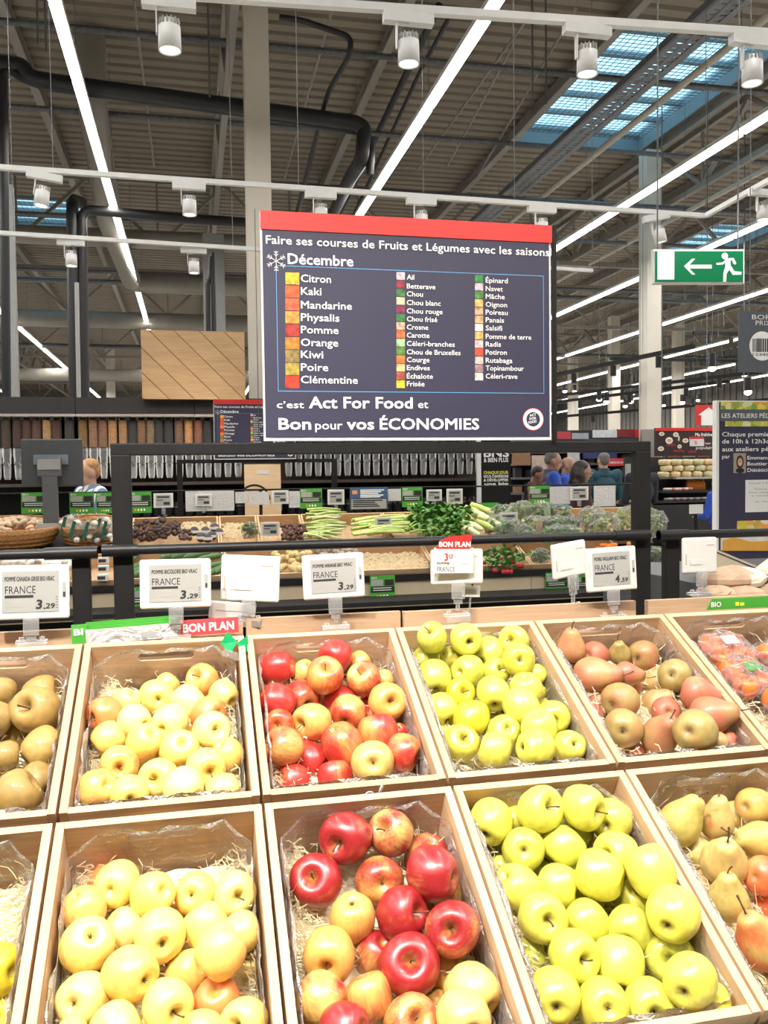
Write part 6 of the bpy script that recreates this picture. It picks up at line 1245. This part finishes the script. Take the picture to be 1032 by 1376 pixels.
def person(px, py_top, Y, face, label, skin, top, trousers, hair, hairstyle='short', pitch=0., arms='down', extra=None, lean=0.):
    """face: heading in degrees, 0 = towards the camera (-Y), 90 = to the right (+X)"""
    P = PY(px, py_top, Y); H = P[2]; k = H/1.725; rt = thing('person', label, 'person', (P[0], Y, 0), None, (0, 0, math.radians(face))); V3 = lambda x, y, z: Vector((x*k, y*k-lean*max(0, z-1.0)*k, z*k))
    hc = V3(0, -.016, 1.605); s = SK[skin]
    hand_pts = {}
    for sd in (-1, 1):
        if arms == 'down': el, wr = V3(sd*.245, .02, 1.10), V3(sd*.255, -.05, .86)
        elif arms == 'front': el, wr = V3(sd*.24, -.04, 1.12), V3(sd*.13, -.27, 1.10)
        hand_pts[sd] = (V3(sd*.195, .01, 1.435), el, wr)
    b = MB(); R = Matrix.Rotation(pitch, 3, 'X')
    hd = lambda x, y, z: hc+(R @ Vector((x, y, z)))*k
    b.ell(hc+(R@Vector((0, .012, .02)))*k, (.074*k, .094*k, .095*k), 18, 14); b.ell(hd(0, -.022, -.045), (.056*k, .068*k, .068*k), 16, 12); b.ell(hd(0, -.058, -.088), (.026*k, .022*k, .020*k), 10, 8)
    b.add([hd(-.009, -.086, .018), hd(.009, -.086, .018), hd(.018, -.088, -.026), hd(0, -.118, -.024), hd(-.018, -.088, -.026), hd(0, -.07, -.03)], [(0, 1, 3), (1, 2, 3), (0, 3, 4), (2, 5, 3), (4, 3, 5), (0, 4, 5), (1, 5, 2), (0, 5, 1)])
    for sd in (-1, 1): b.ell(hd(sd*.076, .012, -.005), (.012*k, .020*k, .032*k), 8, 6); b.ell(hd(sd*.032, -.080, .034), (.022*k, .010*k, .007*k), 8, 6)
    b.cyl(V3(0, .02, 1.40), hd(0, .015, -.05), .055*k, .052*k, 14)
    b.ell(V3(0, 0, 1.22), (.145*k, .09*k, .20*k), 16, 10); b.ell(V3(0, 0, .97), (.14*k, .095*k, .12*k), 16, 10)
    for sd in (-1, 1):
        sh, el, wr = hand_pts[sd]; limb(b, [V3(sd*.12, .01, 1.40), sh, el, wr], [.05*k, .048*k, .038*k, .026*k])
        d = (wr-el).normalized(); side = Vector((sd, 0, 0)) if arms == 'down' else Vector((0, 0, 1)); sp = d.cross(side).normalized(); pc = wr+d*.05*k
        b.cyl(wr, wr+d*.09*k, .027*k, .034*k, 8)
        for f in range(4):
            o_ = sp*(.013*(f-1.5))*2*k; L = [.062, .072, .068, .052][f]*k; a0 = wr+d*.085*k+o_; a1 = a0+d*L*.5; a2 = a1+(d*.8-side*.5*(1 if arms == 'down' else 1)).normalized()*L*.5; limb(b, [a0, a1, a2], [.0105*k, .0098*k, .0088*k], 8)
        limb(b, [wr+d*.02*k-sp*.02*k, wr+d*.055*k-sp*.050*k, wr+d*.085*k-sp*.058*k], [.014*k, .012*k, .0095*k], 8)
        limb(b, [V3(sd*.085, 0, .95), V3(sd*.10, -.01, .50), V3(sd*.10, .02, .09)], [.085*k, .058*k, .040*k]); b.ell(V3(sd*.10, -.04, .045), (.04*k, .11*k, .035*k), 12, 8)
    remesh(b, 'body', s, rt, .011)
    # face details
    f = MB(); g = MB()
    for sd in (-1, 1): f.ell(hd(sd*.030, -.083, .012), (.013*k, .006*k, .007*k), 10, 6); g.ell(hd(sd*.030, -.089, .012), (.006*k, .003*k, .006*k), 8, 6); 
    f.build('eyes', WHITE, rt); g.build('iris', TXTK, rt); m = MB(); m.ell(hd(0, -.090, -.058), (.024*k, .007*k, .007*k), 10, 6); m.build('lips', plain('lips', (.42, .12, .10), .5) if 'lips' not in MATS else MATS['lips'], rt)
    hm = MB()
    for sd in (-1, 1): hm.ell(hd(sd*.032, -.088, .036), (.018*k, .005*k, .004*k), 8, 5)
    if hairstyle in ('short', 'balding', 'tuft'):
        if hairstyle != 'balding': hm.ell(hd(0, .034, .052), (.078*k, .082*k, .072*k), 18, 12)
        hm.ell(hd(0, .062, .010), (.074*k, .052*k, .068*k), 16, 10)
    else:
        hm.ell(hd(0, .034, .050), (.084*k, .088*k, .076*k), 18, 12); hm.ell(hd(0, .070, -.06), (.095*k, .065*k, .13*k), 16, 10)
        for sd in (-1, 1): hm.ell(hd(sd*.075, .03, -.07), (.030*k, .06*k, .12*k), 12, 8); random.seed(4)
        for i in range(16): a = random.uniform(-.3, PI+.3); hm.ell(hd(.085*math.cos(a), .04+.06*math.sin(a), random.uniform(-.16, -.02)), .030*k, 8, 6)
    ho = remesh(hm, 'hair', hair, rt, .012, 2)
    # clothes
    c = MB(); c.ell(V3(0, 0, 1.24), (.178*k, .122*k, .21*k), 18, 12); c.ell(V3(0, 0, 1.0), (.172*k, .128*k, .16*k), 18, 12); c.ell(V3(0, .005, 1.415), (.18*k, .09*k, .065*k), 16, 10); c.cyl(V3(0, .02, 1.40), V3(0, .018, 1.51), .085*k, .072*k, 14)
    cut = []
    for sd in (-1, 1):
        sh, el, wr = hand_pts[sd]; limb(c, [V3(sd*.12, .01, 1.40), sh, el, el+(wr-el)*.86], [.075*k, .066*k, .055*k, .042*k])
    remesh(c, 'jacket', top, rt, .013)
    t = MB()
    for sd in (-1, 1): limb(t, [V3(sd*.08, 0, .95), V3(sd*.10, -.01, .50), V3(sd*.10, .02, .12)], [.105*k, .078*k, .062*k])
    t.ell(V3(0, 0, .93), (.165*k, .12*k, .12*k), 16, 10); remesh(t, 'trousers', trousers, rt, .014); s_ = MB()
    for sd in (-1, 1): s_.ell(V3(sd*.10, -.05, .05), (.052*k, .135*k, .052*k), 14, 8)
    remesh(s_, 'shoes', BLACKPL, rt, .014)
    if extra: extra(rt, hd, V3, k)
    return rt
def stripe_mat():
    m, t, p = nt('striped_shirt'); tc = node(t, 'ShaderNodeTexCoord'); wv = node(t, 'ShaderNodeTexWave'); wv.inputs['Scale'].default_value = 5; wv.bands_direction = 'X'; wv.inputs['Distortion'].default_value = 1.5
    t.links.new(tc.outputs['Object'], wv.inputs['Vector']); cr = node(t, 'ShaderNodeValToRGB'); cr.color_ramp.interpolation = 'CONSTANT'; cr.color_ramp.elements[0].color = (.10, .16, .30, 1); cr.color_ramp.elements[1].color = (.66, .68, .70, 1); cr.color_ramp.elements[1].position = .42; t.links.new(wv.outputs[0], cr.inputs[0]); t.links.new(cr.outputs[0], p.inputs['Base Color']); return m
NAVYC = plain('navy_cloth', (.02, .03, .07), .8); BLUEC = plain('blue_cloth', (.02, .07, .42), .8); TEAL = plain('teal_cloth', (.012, .06, .085), .75); BLKC = plain('black_cloth', (.010, .012, .018), .8); BRNC = plain('brown_cloth', (.05, .022, .020), .85); VESTC = plain('grey_vest', (.08, .07, .10), .85)
PATT = plain('dark_red_pattern', (.12, .03, .025), .8, var=.9, scale=14)
H_BL = plain('blond_hair', (.42, .22, .08), .6, var=.25, scale=50); H_GR = plain('grey_hair', (.13, .11, .10), .6, var=.2, scale=50); H_DK = plain('dark_hair', (.025, .014, .011), .5, var=.2, scale=50)
def vest(rt, hd, V3, k):
    c = MB(); c.ell(V3(0, 0, 1.24), (.186*k, .132*k, .205*k), 18, 12); c.ell(V3(0, 0, 1.0), (.180*k, .136*k, .15*k), 18, 12); c.ell(V3(0, .005, 1.42), (.185*k, .102*k, .070*k), 16, 10); c.cyl(V3(0, .02, 1.40), V3(0, .02, 1.525), .092*k, .080*k, 14); remesh(c, 'vest', VESTC, rt, .013)
def glasses(rt, hd, V3, k):
    m = MB()
    for sd in (-1, 1):
        m.tube([hd(sd*.032+.020*math.cos(a), -.100, .012+.014*math.sin(a)) for a in [i*PI/6 for i in range(13)]], .0022*k, 5); m.cyl(hd(sd*.052, -.098, .014), hd(sd*.078, .0, .012), .002*k, n=5)
    m.cyl(hd(-.012, -.1, .014), hd(.012, -.1, .014), .002*k, n=5); m.build('glasses', LGREY, rt)
person(119, 616.5, 7.75, -62, 'person with short blond hair and a blue-white striped top behind the scale screen', 'light', stripe_mat(), NAVYC, H_BL, 'short', .1, 'front')
person(742, 606.5, 10.0, 75, 'person with grey hair, grey vest and bright blue sleeves looking right', 'mid', BLUEC, NAVYC, H_GR, 'short', .25, 'front', vest)
person(762, 614, 10.9, 60, 'balding person in blue close behind the one with the grey vest', 'mid', BLUEC, NAVYC, H_GR, 'balding', .3, 'front')
person(781, 619.5, 8.7, 80, 'person with long dark hair and glasses in dark brown, looking right', 'mid', BRNC, BRNC, H_DK, 'long', .25, 'down', glasses)
person(811, 608, 12.0, 178, 'person in a teal jacket seen from behind', 'light', TEAL, BLKC, H_GR, 'short', 0, 'front')
person(862, 612, 11.2, 190, 'person in a black jacket mostly hidden by the right frame post', 'mid', BLKC, BLKC, H_DK, 'short', 0, 'front')
person(706, 627, 10.6, 70, 'person in a dark red patterned top bending forward beside the black poster', 'dark', PATT, NAVYC, H_DK, 'short', .5, 'front', None, .25)
person(966, 640, 10.5, 200, 'person in blue just left of the workshop poster', 'light', BLUEC, NAVYC, H_DK, 'short', 0, 'front')
# ================================================================ hanging signs at the right
A = PY(877.5, 335, 4.0); z_ = A[2]; dB = ray(1000.5, 335); B = Vector((0, 0, EYE))+dB*((z_-EYE)/dB[2]); w = (Vector((B[0], B[1], 0))-Vector((A[0], A[1], 0))).length; yaw = math.atan2(B[1]-A[1], B[0]-A[0]); C_ = PY(878, 381.5, 4.0); h = A[2]-C_[2]
r = thing('exit_sign', 'green exit sign with a white arrow and a running figure', 'sign', (A[0], A[1], C_[2]), None, (0, 0, yaw))
bev(MB().mm((0, 0, 0), (w, .03, h)).build('frame', WHITE, r), .002); MB().mm((w*.008, -.002, h*.03), (w*.992, 0, h*.97)).build('white_face', PAPER, r); MB().mm((w*.018, -.004, h*.05), (w*.982, -.002, h*.94)).build('green_face', DGREEN, r)
MB().mm((w*.045, -.005, h*.12), (w*.228, -.004, h*.93)).build('doorway', TXTW, r)
U = lambda x, y: (w*(x-485)/435, h*(1-(y-225)/168))
m = MB(); m.prism([U(*p) for p in [(630, 308), (668, 272), (684, 272), (656, 301), (762, 301), (762, 320), (656, 320), (684, 349), (668, 349)]], -.005, -.004); m.build('arrow', TXTW, r)
m = MB(); hx, hz = U(824, 259); m.add([(hx+.036*w*math.cos(i*PI/9), -.005, hz+.036*w*math.sin(i*PI/9)) for i in range(18)], [tuple(range(17, -1, -1))])
m.prism([U(*p) for p in [(783, 292), (812, 290), (836, 270), (866, 268), (879, 294), (876, 300), (866, 298), (858, 280), (850, 281), (852, 304), (870, 333), (904, 336), (904, 350), (862, 351), (846, 326), (833, 345), (831, 384), (817, 384), (818, 338), (826, 312), (826, 290), (816, 300), (785, 302)]], -.005, -.004); m.build('running_figure', TXTW, r)
for u in (.06, .94): MB().cyl((w*u, .015, h), (w*u, .015, ZC-.02-C_[2]), .004, n=5).build('wire', TRAY, r)
YS = 5.0; q = PY(993, 501, YS); r = thing('hanging_sign', 'grey hanging sign reading BORNE PRIX with a barcode disc', 'sign', q); bd = Board(r, YS)
SIGNG = plain('slate_sign', (.075, .085, .10), .5); bd.rect('panel', 993, 418, 1072, 501, SIGNG, .01, .01); bd.text('BORNE', 1010, 1052, 429, 6.6, TXTW, .0); bd.text('PRIX', 1015, 1036, 437, 6.6, TXTW, .0)
c = bd.p(1024, 465); m = MB(); m.add([(c[0]+.094*math.cos(2*PI*i/40), -.002, c[2]+.094*math.sin(2*PI*i/40)) for i in range(40)], [tuple(range(40))]); m.build('white_disc', TXTW, r)
x = 1011.0; random.seed(2)
while x < 1038: wd = random.choice([.6, 1.0, 1.6]); bd.rect('barcode_bar', x, 455, x+wd, 473, TXTK, .0006, -.003); x += wd+random.choice([.7, 1.2])
bd.text('123456', 1011, 1038, 478, 3.5, TXTK, .01, -.003)
for px in (1008, 1045): a = bd.p(px, 418); MB().cyl((a[0], .005, a[2]), (a[0], .005, ZC-.02-r.location[2]), .003, n=5).build('wire', TRAY, r)
# workshop poster
YS = 3.5; q = PY(962, 750, YS); r = thing('workshop_poster', 'navy cooking workshop poster on a white-edged stand at the right edge', 'sign', (q[0], YS, 0)); bd = Board(r, YS)
a = bd.p(962, 538); b = bd.p(1062, 790)
MB().mm((0, 0, .1), (.45, .03, a[2])).build('stand', WHITEM, r); MB().mm((-.05, -.15, 0), (.5, .2, .1)).build('foot', GREY, r); bd.rect('navy_panel', 966.5, 540, 1098, 780, NAVY, .002, 0)
VP = plain('vegetable_print', (.5, .5, .2), .6, var=0)
def vegprint():
    m, t, p = nt('vegetable_photo'); tc = node(t, 'ShaderNodeTexCoord'); vo = node(t, 'ShaderNodeTexVoronoi'); vo.inputs['Scale'].default_value = 32; t.links.new(tc.outputs['Object'], vo.inputs['Vector']); sx = node(t, 'ShaderNodeSeparateColor'); t.links.new(vo.outputs['Color'], sx.inputs[0]); cr = node(t, 'ShaderNodeValToRGB'); e = cr.color_ramp.elements; e[0].color = (.10, .30, .04, 1); e[1].color = (.70, .65, .50, 1)
    for pos, c in ((.25, (.75, .55, .05, 1)), (.45, (.20, .42, .06, 1)), (.6, (.80, .25, .05, 1)), (.75, (.55, .60, .15, 1))): n_ = e.new(pos); n_.color = c
    t.links.new(sx.outputs[0], cr.inputs[0]); t.links.new(cr.outputs[0], p.inputs['Base Color']); return m
VP = vegprint()
bd.rect('vegetable_photo', 968, 540, 1098, 552.5, VP, .001, -.002); bd.rect('title_band', 967, 550, 1098, 566, SLATE, .001, -.003); bd.rect('vegetable_photo', 974, 565, 1098, 573, VP, .001, -.002); bd.rect('vegetable_photo', 990, 700, 1098, 712, VP, .001, -.002)
m = MB(); a = bd.p(968, 712); b = bd.p(1098, 735); m.mm((a[0], -.004, b[2]), (b[0], -.002, a[2])); m.build('pale_band', plain('cream_band', (.62, .60, .55), .6), r)
m = MB(); P_ = lambda x, y: (lambda v: (v[0], v[2]))(bd.p(x, y)); m.prism([P_(*p) for p in [(970, 726), (985, 722), (1010, 728), (1098, 722), (1098, 740), (970, 740)]], -.006, -.004); m.build('orange_swirl', plain('swirl_orange', (.65, .33, .05), .5), r)
for s, x0, x1, yb, cap, bo in [('LES ATELIERS PÉDAGOGIQUES', 969, 1080, 561.5, 6.3, .01), ('Chaque premier Samedi', 969.5, 1068, 586.5, 6.2, .012), ('de 10h à 12h3o venez', 969.5, 1060, 596, 6.2, .012), ('aux ateliers pédagogiques', 969.5, 1078, 606.5, 6.2, .012), ('par', 969.5, 980, 616, 5.4, .012), ('Emmanuelle', 1003.5, 1045, 617.5, 5, .012), ('Bouttier Pa', 1003.5, 1040, 625.5, 5, .012), ('Diététicienne', 1003.5, 1046, 634, 5, .012)]: bd.text(s, x0, x1, yb, cap, TXTW, bo, -.0045)
bd.rect('portrait_photo', 985, 609, 1001.5, 635.5, plain('photo_ground', (.30, .26, .20), .6), .001, -.003); c = bd.p(993.5, 621); d_ = 1/F*3.6
def disc(mb, x, z, rx, rz, y, n=20): mb.add([(x+rx*math.cos(2*PI*i/n), y, z+rz*math.sin(2*PI*i/n)) for i in range(n)], [tuple(range(n))])
m = MB(); disc(m, c[0], c[2]+.001, .019, .030, -.0050); m.build('portrait_hair', H_DK, r); m = MB(); disc(m, c[0], c[2], .0125, .0185, -.0056); m.build('portrait_face', SK['light'], r); m = MB(); disc(m, c[0], c[2]-.038, .022, .011, -.0052); m.build('portrait_shoulders', BLKC, r)
m = MB(); disc(m, c[0], c[2]-.0085, .005, .0016, -.0060, 10); m.build('portrait_mouth', TXTW, r); m = MB(); disc(m, c[0]-.005, c[2]+.003, .0018, .0012, -.0060, 8); disc(m, c[0]+.005, c[2]+.003, .0018, .0012, -.0060, 8); m.build('portrait_eyes', TXTK, r)
bd.rect('white_notice', 1001, 645, 1060, 687, PAPER, .001, -.003)
for i, (x0, x1, y) in enumerate([(1005, 1052, 650), (1012, 1050, 658), (1006, 1054, 662.5), (1009, 1050, 667), (1014, 1046, 675)]): bd.text(['Samedi 7 Décembre', 'Thème du jour', 'Pour toutes et tous', 'à consommer', 'de 10h à 12h'][i], x0, x1, y, 1.7, TXTK, .0, -.0045)
# ================================================================ far aisles at the right
def zone(name, label, cat, px, py, Y): return thing(name, label, cat, PY(px, py, Y))
Yq = 13.0; r = zone('menu_board', 'wide black and red menu board with white dishes over the fresh counter', 'sign', 920, 612, Yq); bd = Board(r, Yq)
RDB = plain('menu_black', (.03, .012, .012), .5, var=.4, scale=2); bd.rect('panel', 881, 575, 1010, 612, RDB, .05, .05); bd.rect('red_edge', 881, 575, 1010, 579, RED, .02, -.0)
for i, (x, y, rx, ry) in enumerate([(889, 583, 4.5, 3), (908, 584, 4.5, 3.5), (899, 592, 6, 5), (921, 592, 5, 3.5), (888, 603, 5, 3.5), (913, 600, 3.5, 3), (912, 589, 1.5, 4)]):
    c = bd.p(x, y); m = MB(); disc(m, c[0], c[2], rx*Yq/F, ry*Yq/F, -.004); m.build('dish_drawing', TXTW if i != 2 else TXTW, r); m = MB(); disc(m, c[0], c[2], rx*.6*Yq/F, ry*.5*Yq/F, -.006); setcol(m.build('food_drawing', OBJ, r), (.6, .45, .15))
for i, (x, y, w_) in enumerate([(895, 598, 12), (905, 606, 14), (925, 607, 10), (940, 598, 8)]): setcol(bd.rect('red_blot', x, y-1.5, x+w_, y+1.5, OBJ, .001, -.002), (.25, .015, .015))
bd.text('Ma fraîcheur', 934, 962, 586, 4.5, TXTW, .03, -.003); bd.text('c’est du', 944, 962, 597, 3, TXTW, .01, -.003); bd.text('populaire', 935, 960, 603.5, 4, TXTW, .01, -.003)
bd.rect('price_card', 926, 587, 945, 599.5, PAPER, .01, -.01); bd.rect('price_card_head', 926, 587, 945, 590, RED, .001, -.02); bd.text('5', 932, 936, 597, 4.5, TXTR, .02, -.022)
for px in (890, 1000): a = bd.p(px, 575); MB().cyl((a[0], .02, a[2]), (a[0], .02, ZC-.02-r.location[2]), .01, n=5).build('wire', TRAY, r)
Ys = 12.2; r = zone('hanging_sign', 'square red hanging sign with a white house outline', 'sign', 950, 572, Ys); bd = Board(r, Ys); bd.rect('panel', 935.5, 544, 964, 572, RED, .03, .03); m = MB(); P_ = lambda x, y: (lambda v: (v[0], v[2]))(bd.p(x, y)); m.prism([P_(*p) for p in [(938, 558), (952, 547.5), (966, 558), (961, 558), (961, 571.5), (942, 571.5), (942, 558)]], -.01, -.002); m.build('house_outline', TXTW, r); MB().cyl((0, .01, bd.p(950, 544)[2]), (0, .01, ZC-.02-r.location[2]), .008, n=5).build('wire', TRAY, r)
# counter with packed food
COUNT = plain('counter_black', (.015, .014, .016), .4); BREAD = plain('bread_crust', (.62, .40, .18), .6, var=.3, scale=15)
r = thing('food_counter', 'black counter with shelves of packed food at the far right', 'counter', (PY(930, 680, 12)[0], 12, 0)); xa, xb = PY(866, 640, 12)[0], PY(1010, 640, 12)[0]
zc = [zof(930, py, 12) for py in (672, 661, 641)]
MB().mm((xa, 11.8, 0), (xb, 12.6, zof(930, 677, 12))).build('base', COUNT, r, True)
for z_, d_ in ((zof(930, 672, 12), 0), (zof(930, 659, 12), .15), (zof(930, 641, 12), .3)): MB().mm((xa+d_*2, 11.8+d_, z_-.03), (xb, 12.6, z_)).build('shelf', COUNT if d_ < .3 else LGREY, r, True)
MB().mm((xa, 12.6, 0), (xb, 12.65, zof(930, 613, 12))).build('back_panel', COUNT, r, True); MB().mm((xa, 12.0, zof(930, 641, 12)), (xa+.04, 12.6, zof(930, 622, 12))).build('side_panel', LGREY, r, True)
random.seed(21)
bx_ = proto(MB().lathe([(0, 0), (.085, 0), (.095, .06), (.08, .085), (0, .09)], 12), 'pastry_box', VEG); n = 0
for z0, ph in ((zof(930, 641, 12), 0), (zof(930, 641, 12)+.095, .05), (zof(930, 641, 12)+.19, .02)):
    x = PY(903, 640, 12)[0]+ph
    while x < xb-.1: put(bx_, (x, 12.25, z0), 'clear round box of golden pastries stacked on the upper counter shelf', 'box', 'pastry boxes on the counter', None, 1, (.66+random.uniform(-.1, .1), .52, .28)); x += .19
for i in range(12): put(bx_, (PY(898+i*4.5, 670, 12)[0], 11.98, zof(930, 672, 12)), 'dark glossy tray of food on the low counter shelf', 'tray', 'dark trays on the counter', None, (.8, .8, .5), (.12, .08, .09) if i % 2 else (.30, .26, .27))
for i in range(7): put(bx_, (PY(902+i*4.5, 660, 12)[0], 12.1, zof(930, 659, 12)), 'red and white meat tray on the middle counter shelf', 'tray', 'meat trays on the counter', None, (.8, .8, .5), random.choice([(.55, .18, .12), (.7, .55, .5)]))
bot = proto(MB().lathe([(0, 0), (.035, 0), (.037, .10), (.015, .14), (.015, .17), (0, .17)], 10), 'juice_bottle', VEG)
for i in range(9): put(bot, (PY(939+i*2.6, 660, 12)[0], 12.3, zof(930, 659, 12)), 'small orange juice bottle on the middle counter shelf', 'bottle', 'orange juice bottles', None, 1, (.62, .20, .02))
# bread and potato table beyond the rail
Yt = 6.6; r = thing('low_table', 'dark table with bagged bread right of the lettuce', 'table', (PY(930, 715, Yt)[0], Yt, 0)); xa, xb = PY(886, 720, Yt)[0], PY(1040, 720, Yt)[0]; zt_ = zof(930, 722, Yt)
MB().mm((xa, Yt-.25, zt_-.04), (xb, Yt+.45, zt_)).build('table_top', COUNT, r, True); MB().mm((xa+.05, Yt-.2, 0), (xb-.05, Yt+.4, zt_-.04)).build('cabinet', COUNT, r, True)
BAGW = plain('bag_white_blue', (1, 1, 1), .5, var=.25, scale=20, objcol=True)
for i, (px, py, w_, c, lb) in enumerate([(893, 704, .10, (.62, .50, .36), 'tan paper bag nearest the right frame post'), (905, 697, .11, (.75, .72, .68), 'white patterned bread bag at the back'), (918, 700, .10, (.70, .64, .58), 'white and dark bread bag in the middle'), (914, 708, .09, (.18, .35, .55), 'blue printed bag at the front'), (932, 696, .10, (.50, .38, .20), 'brown bread bag left of the small stand'), (948, 704, .11, (.55, .42, .22), 'brown bread bag right of the small stand'), (958, 695, .10, (.60, .52, .36), 'pale bread bag beside the workshop poster'), (960, 709, .09, (.62, .46, .16), 'golden potato bag beside the workshop poster foot')]):
    p = PY(px, py+4, Yt-.05+(708-py)*.02); d_ = depth(p)/F; m = MB(); random.seed(i+40); crumple(m, (0, 0, 0), (w_, .08, .055), 12, 8, .15, i+50); p[2] = max(zt_+.05, p[2]); o = m.build('bread_bag', BAGW, at=p); setcol(o, c); tag(o, lb, 'bag', 'bread bags on the table')
q = PY(936, 712, Yt-.15); r = thing('label_stand', 'pale label on a black stand among the bread bags', 'sign', q); bd = Board(r, Yt-.15); o = bd.rect('label', 926, 678, 944, 690, PAPER, .01, 0); o.rotation_euler = (0, 0, 0); MB().bar((0, 0, -.02), (-.0, .02, .13), .022, .02).build('arm', BLACK, r); MB().mm((-.05, -.03, -.03), (.05, .03, -.01)).build('foot', BLACK, r)
# small goods and fixtures glimpsed over the crossbar and behind the shoppers
Yg = 15; r = thing('far_gondola', 'long far shelf of dark goods with a red header behind the shoppers', 'shelf', (PY(800, 640, Yg)[0], Yg, 0)); xa, xb = PY(690, 600, Yg)[0], PY(880, 600, Yg)[0]
MB().mm((xa, Yg+.3, 0), (xb, Yg+.4, zof(800, 577, Yg))).build('back_panel', COUNT, r, True)
for py in (590, 606, 622, 640, 660): z_ = zof(800, py, Yg); MB().mm((xa, Yg-.1, z_-.04), (xb, Yg+.3, z_)).build('shelf', GREY, r, True)
bd = Board(r, Yg-.15)
for x0, y0, x1, y1, c in [(828, 577, 852, 587, (.20, .01, .015)), (852, 577, 861, 588, (.6, .03, .03)), (783, 606, 828, 616, (.02, .03, .12)), (688, 605, 712, 625, (.24, .12, .06)), (714, 612, 735, 640, (.45, .34, .28)), (812, 616, 838, 626, (.62, .04, .05)), (796, 578, 828, 588, (.55, .58, .60)), (838, 618, 852, 640, (.10, .09, .09)), (740, 580, 766, 590, (.40, .04, .05)), (768, 582, 790, 590, (.30, .33, .36)), (762, 604, 778, 622, (.45, .44, .46))]:
    setcol(bd.rect('header_card', x0, y0, x1, y1, OBJ, .03), c)
bd.text('promotion', 815, 836, 623, 4, TXTW, .02, -.035)
random.seed(30)
gp = proto(MB().mm((-.08, -.06, 0), (.08, .06, .2)), 'goods_box', VEG)
for py in (606, 622, 640, 660):
    x = xa+.1; z_ = zof(800, py, Yg)
    while x < xb-.1: put(gp, (x, Yg+.08, z_), 'small coloured package on the far shelf behind the shoppers', 'package', 'packages on the far shelf', None, (random.uniform(.7, 1.1), 1, random.uniform(.6, 1.0)), random.choice([(.30, .05, .04), (.05, .06, .10), (.35, .33, .30), (.06, .12, .05), (.25, .14, .06), (.02, .02, .02), (.12, .16, .25)])); x += .24
# far ranges of shelving that close the view
for i, (x0, x1, Y, py) in enumerate([(-9, -4.2, 14, 545), (-3.5, 3.0, 22, 592), (4.0, 9.5, 26, 600), (10.5, 19, 24, 596), (15, 24, 34, 605), (-10, 0, 34, 600), (2, 12, 40, 606)]):
    zt2 = zof(500, py, Y) if Y > 20 else 2.4; r = thing('shelf_range', 'dark far shelf range %s' % ['at the far left behind the bulk cabinet', 'in the middle distance behind the bulk cabinet', 'behind the shoppers in the distance', 'at the far right distance', 'farthest at the right', 'farthest at the left', 'farthest in the middle'][i], 'shelf', ((x0+x1)/2, Y, 0), 'far shelf ranges')
    MB().mm((x0, Y, 0), (x1, Y+.9, zt2)).build('body', COUNT, r, True)
    for j in range(4): z_ = .4+j*(zt2-.5)/4; MB().mm((x0, Y-.3, z_), (x1, Y, z_+.03)).build('shelf', GREY, r, True)
    for j in range(int((x1-x0)/.5)):
        for l in range(4): setcol(MB().mm((x0+j*.5+.03, Y-.25, .43+l*(zt2-.5)/4), (x0+j*.5+.45, Y-.03, .43+l*(zt2-.5)/4+random.uniform(.2, .34))).build('goods_row', OBJ, r, True), random.choice([(.18, .04, .03), (.06, .08, .12), (.22, .20, .17), (.06, .10, .05), (.18, .12, .06), (.03, .03, .03)]))

# ---- pieces that belong to a part go one level deeper
def deepen(host, kids):
    for r in [o for o in bpy.data.objects if o.parent is None]:
        hs = [c for c in r.children if c.name.split('.')[0] == host]
        if not hs or hs[0].location.length > 1e-6: continue
        for c in list(r.children):
            if c.name.split('.')[0] in kids and not c.children: c.parent = hs[0]
deepen('screen', ('lettering', 'small_print', 'dark_bar', 'code_mark', 'dark_print'))
deepen('navy_panel', ('lettering', 'snowflake', 'blue_line', 'food_photo', 'emblem_rim', 'emblem_ring', 'portrait_photo'))
deepen('green_face', ('doorway', 'arrow', 'running_figure')); deepen('card', ('white_print', 'lettering', 'symbol', 'black_field', 'pale_field', 'small_print'))
deepen('body', ('eyes', 'iris', 'lips', 'lens', 'cooling_fins')); deepen('hopper', ('knob', 'spout')); deepen('panel', ('lettering', 'white_disc', 'barcode_bar', 'dish_drawing', 'food_drawing', 'red_blot', 'house_outline'))
deepen('red_card', ('lettering',)); deepen('bowl', ('weave_band', 'rim'))
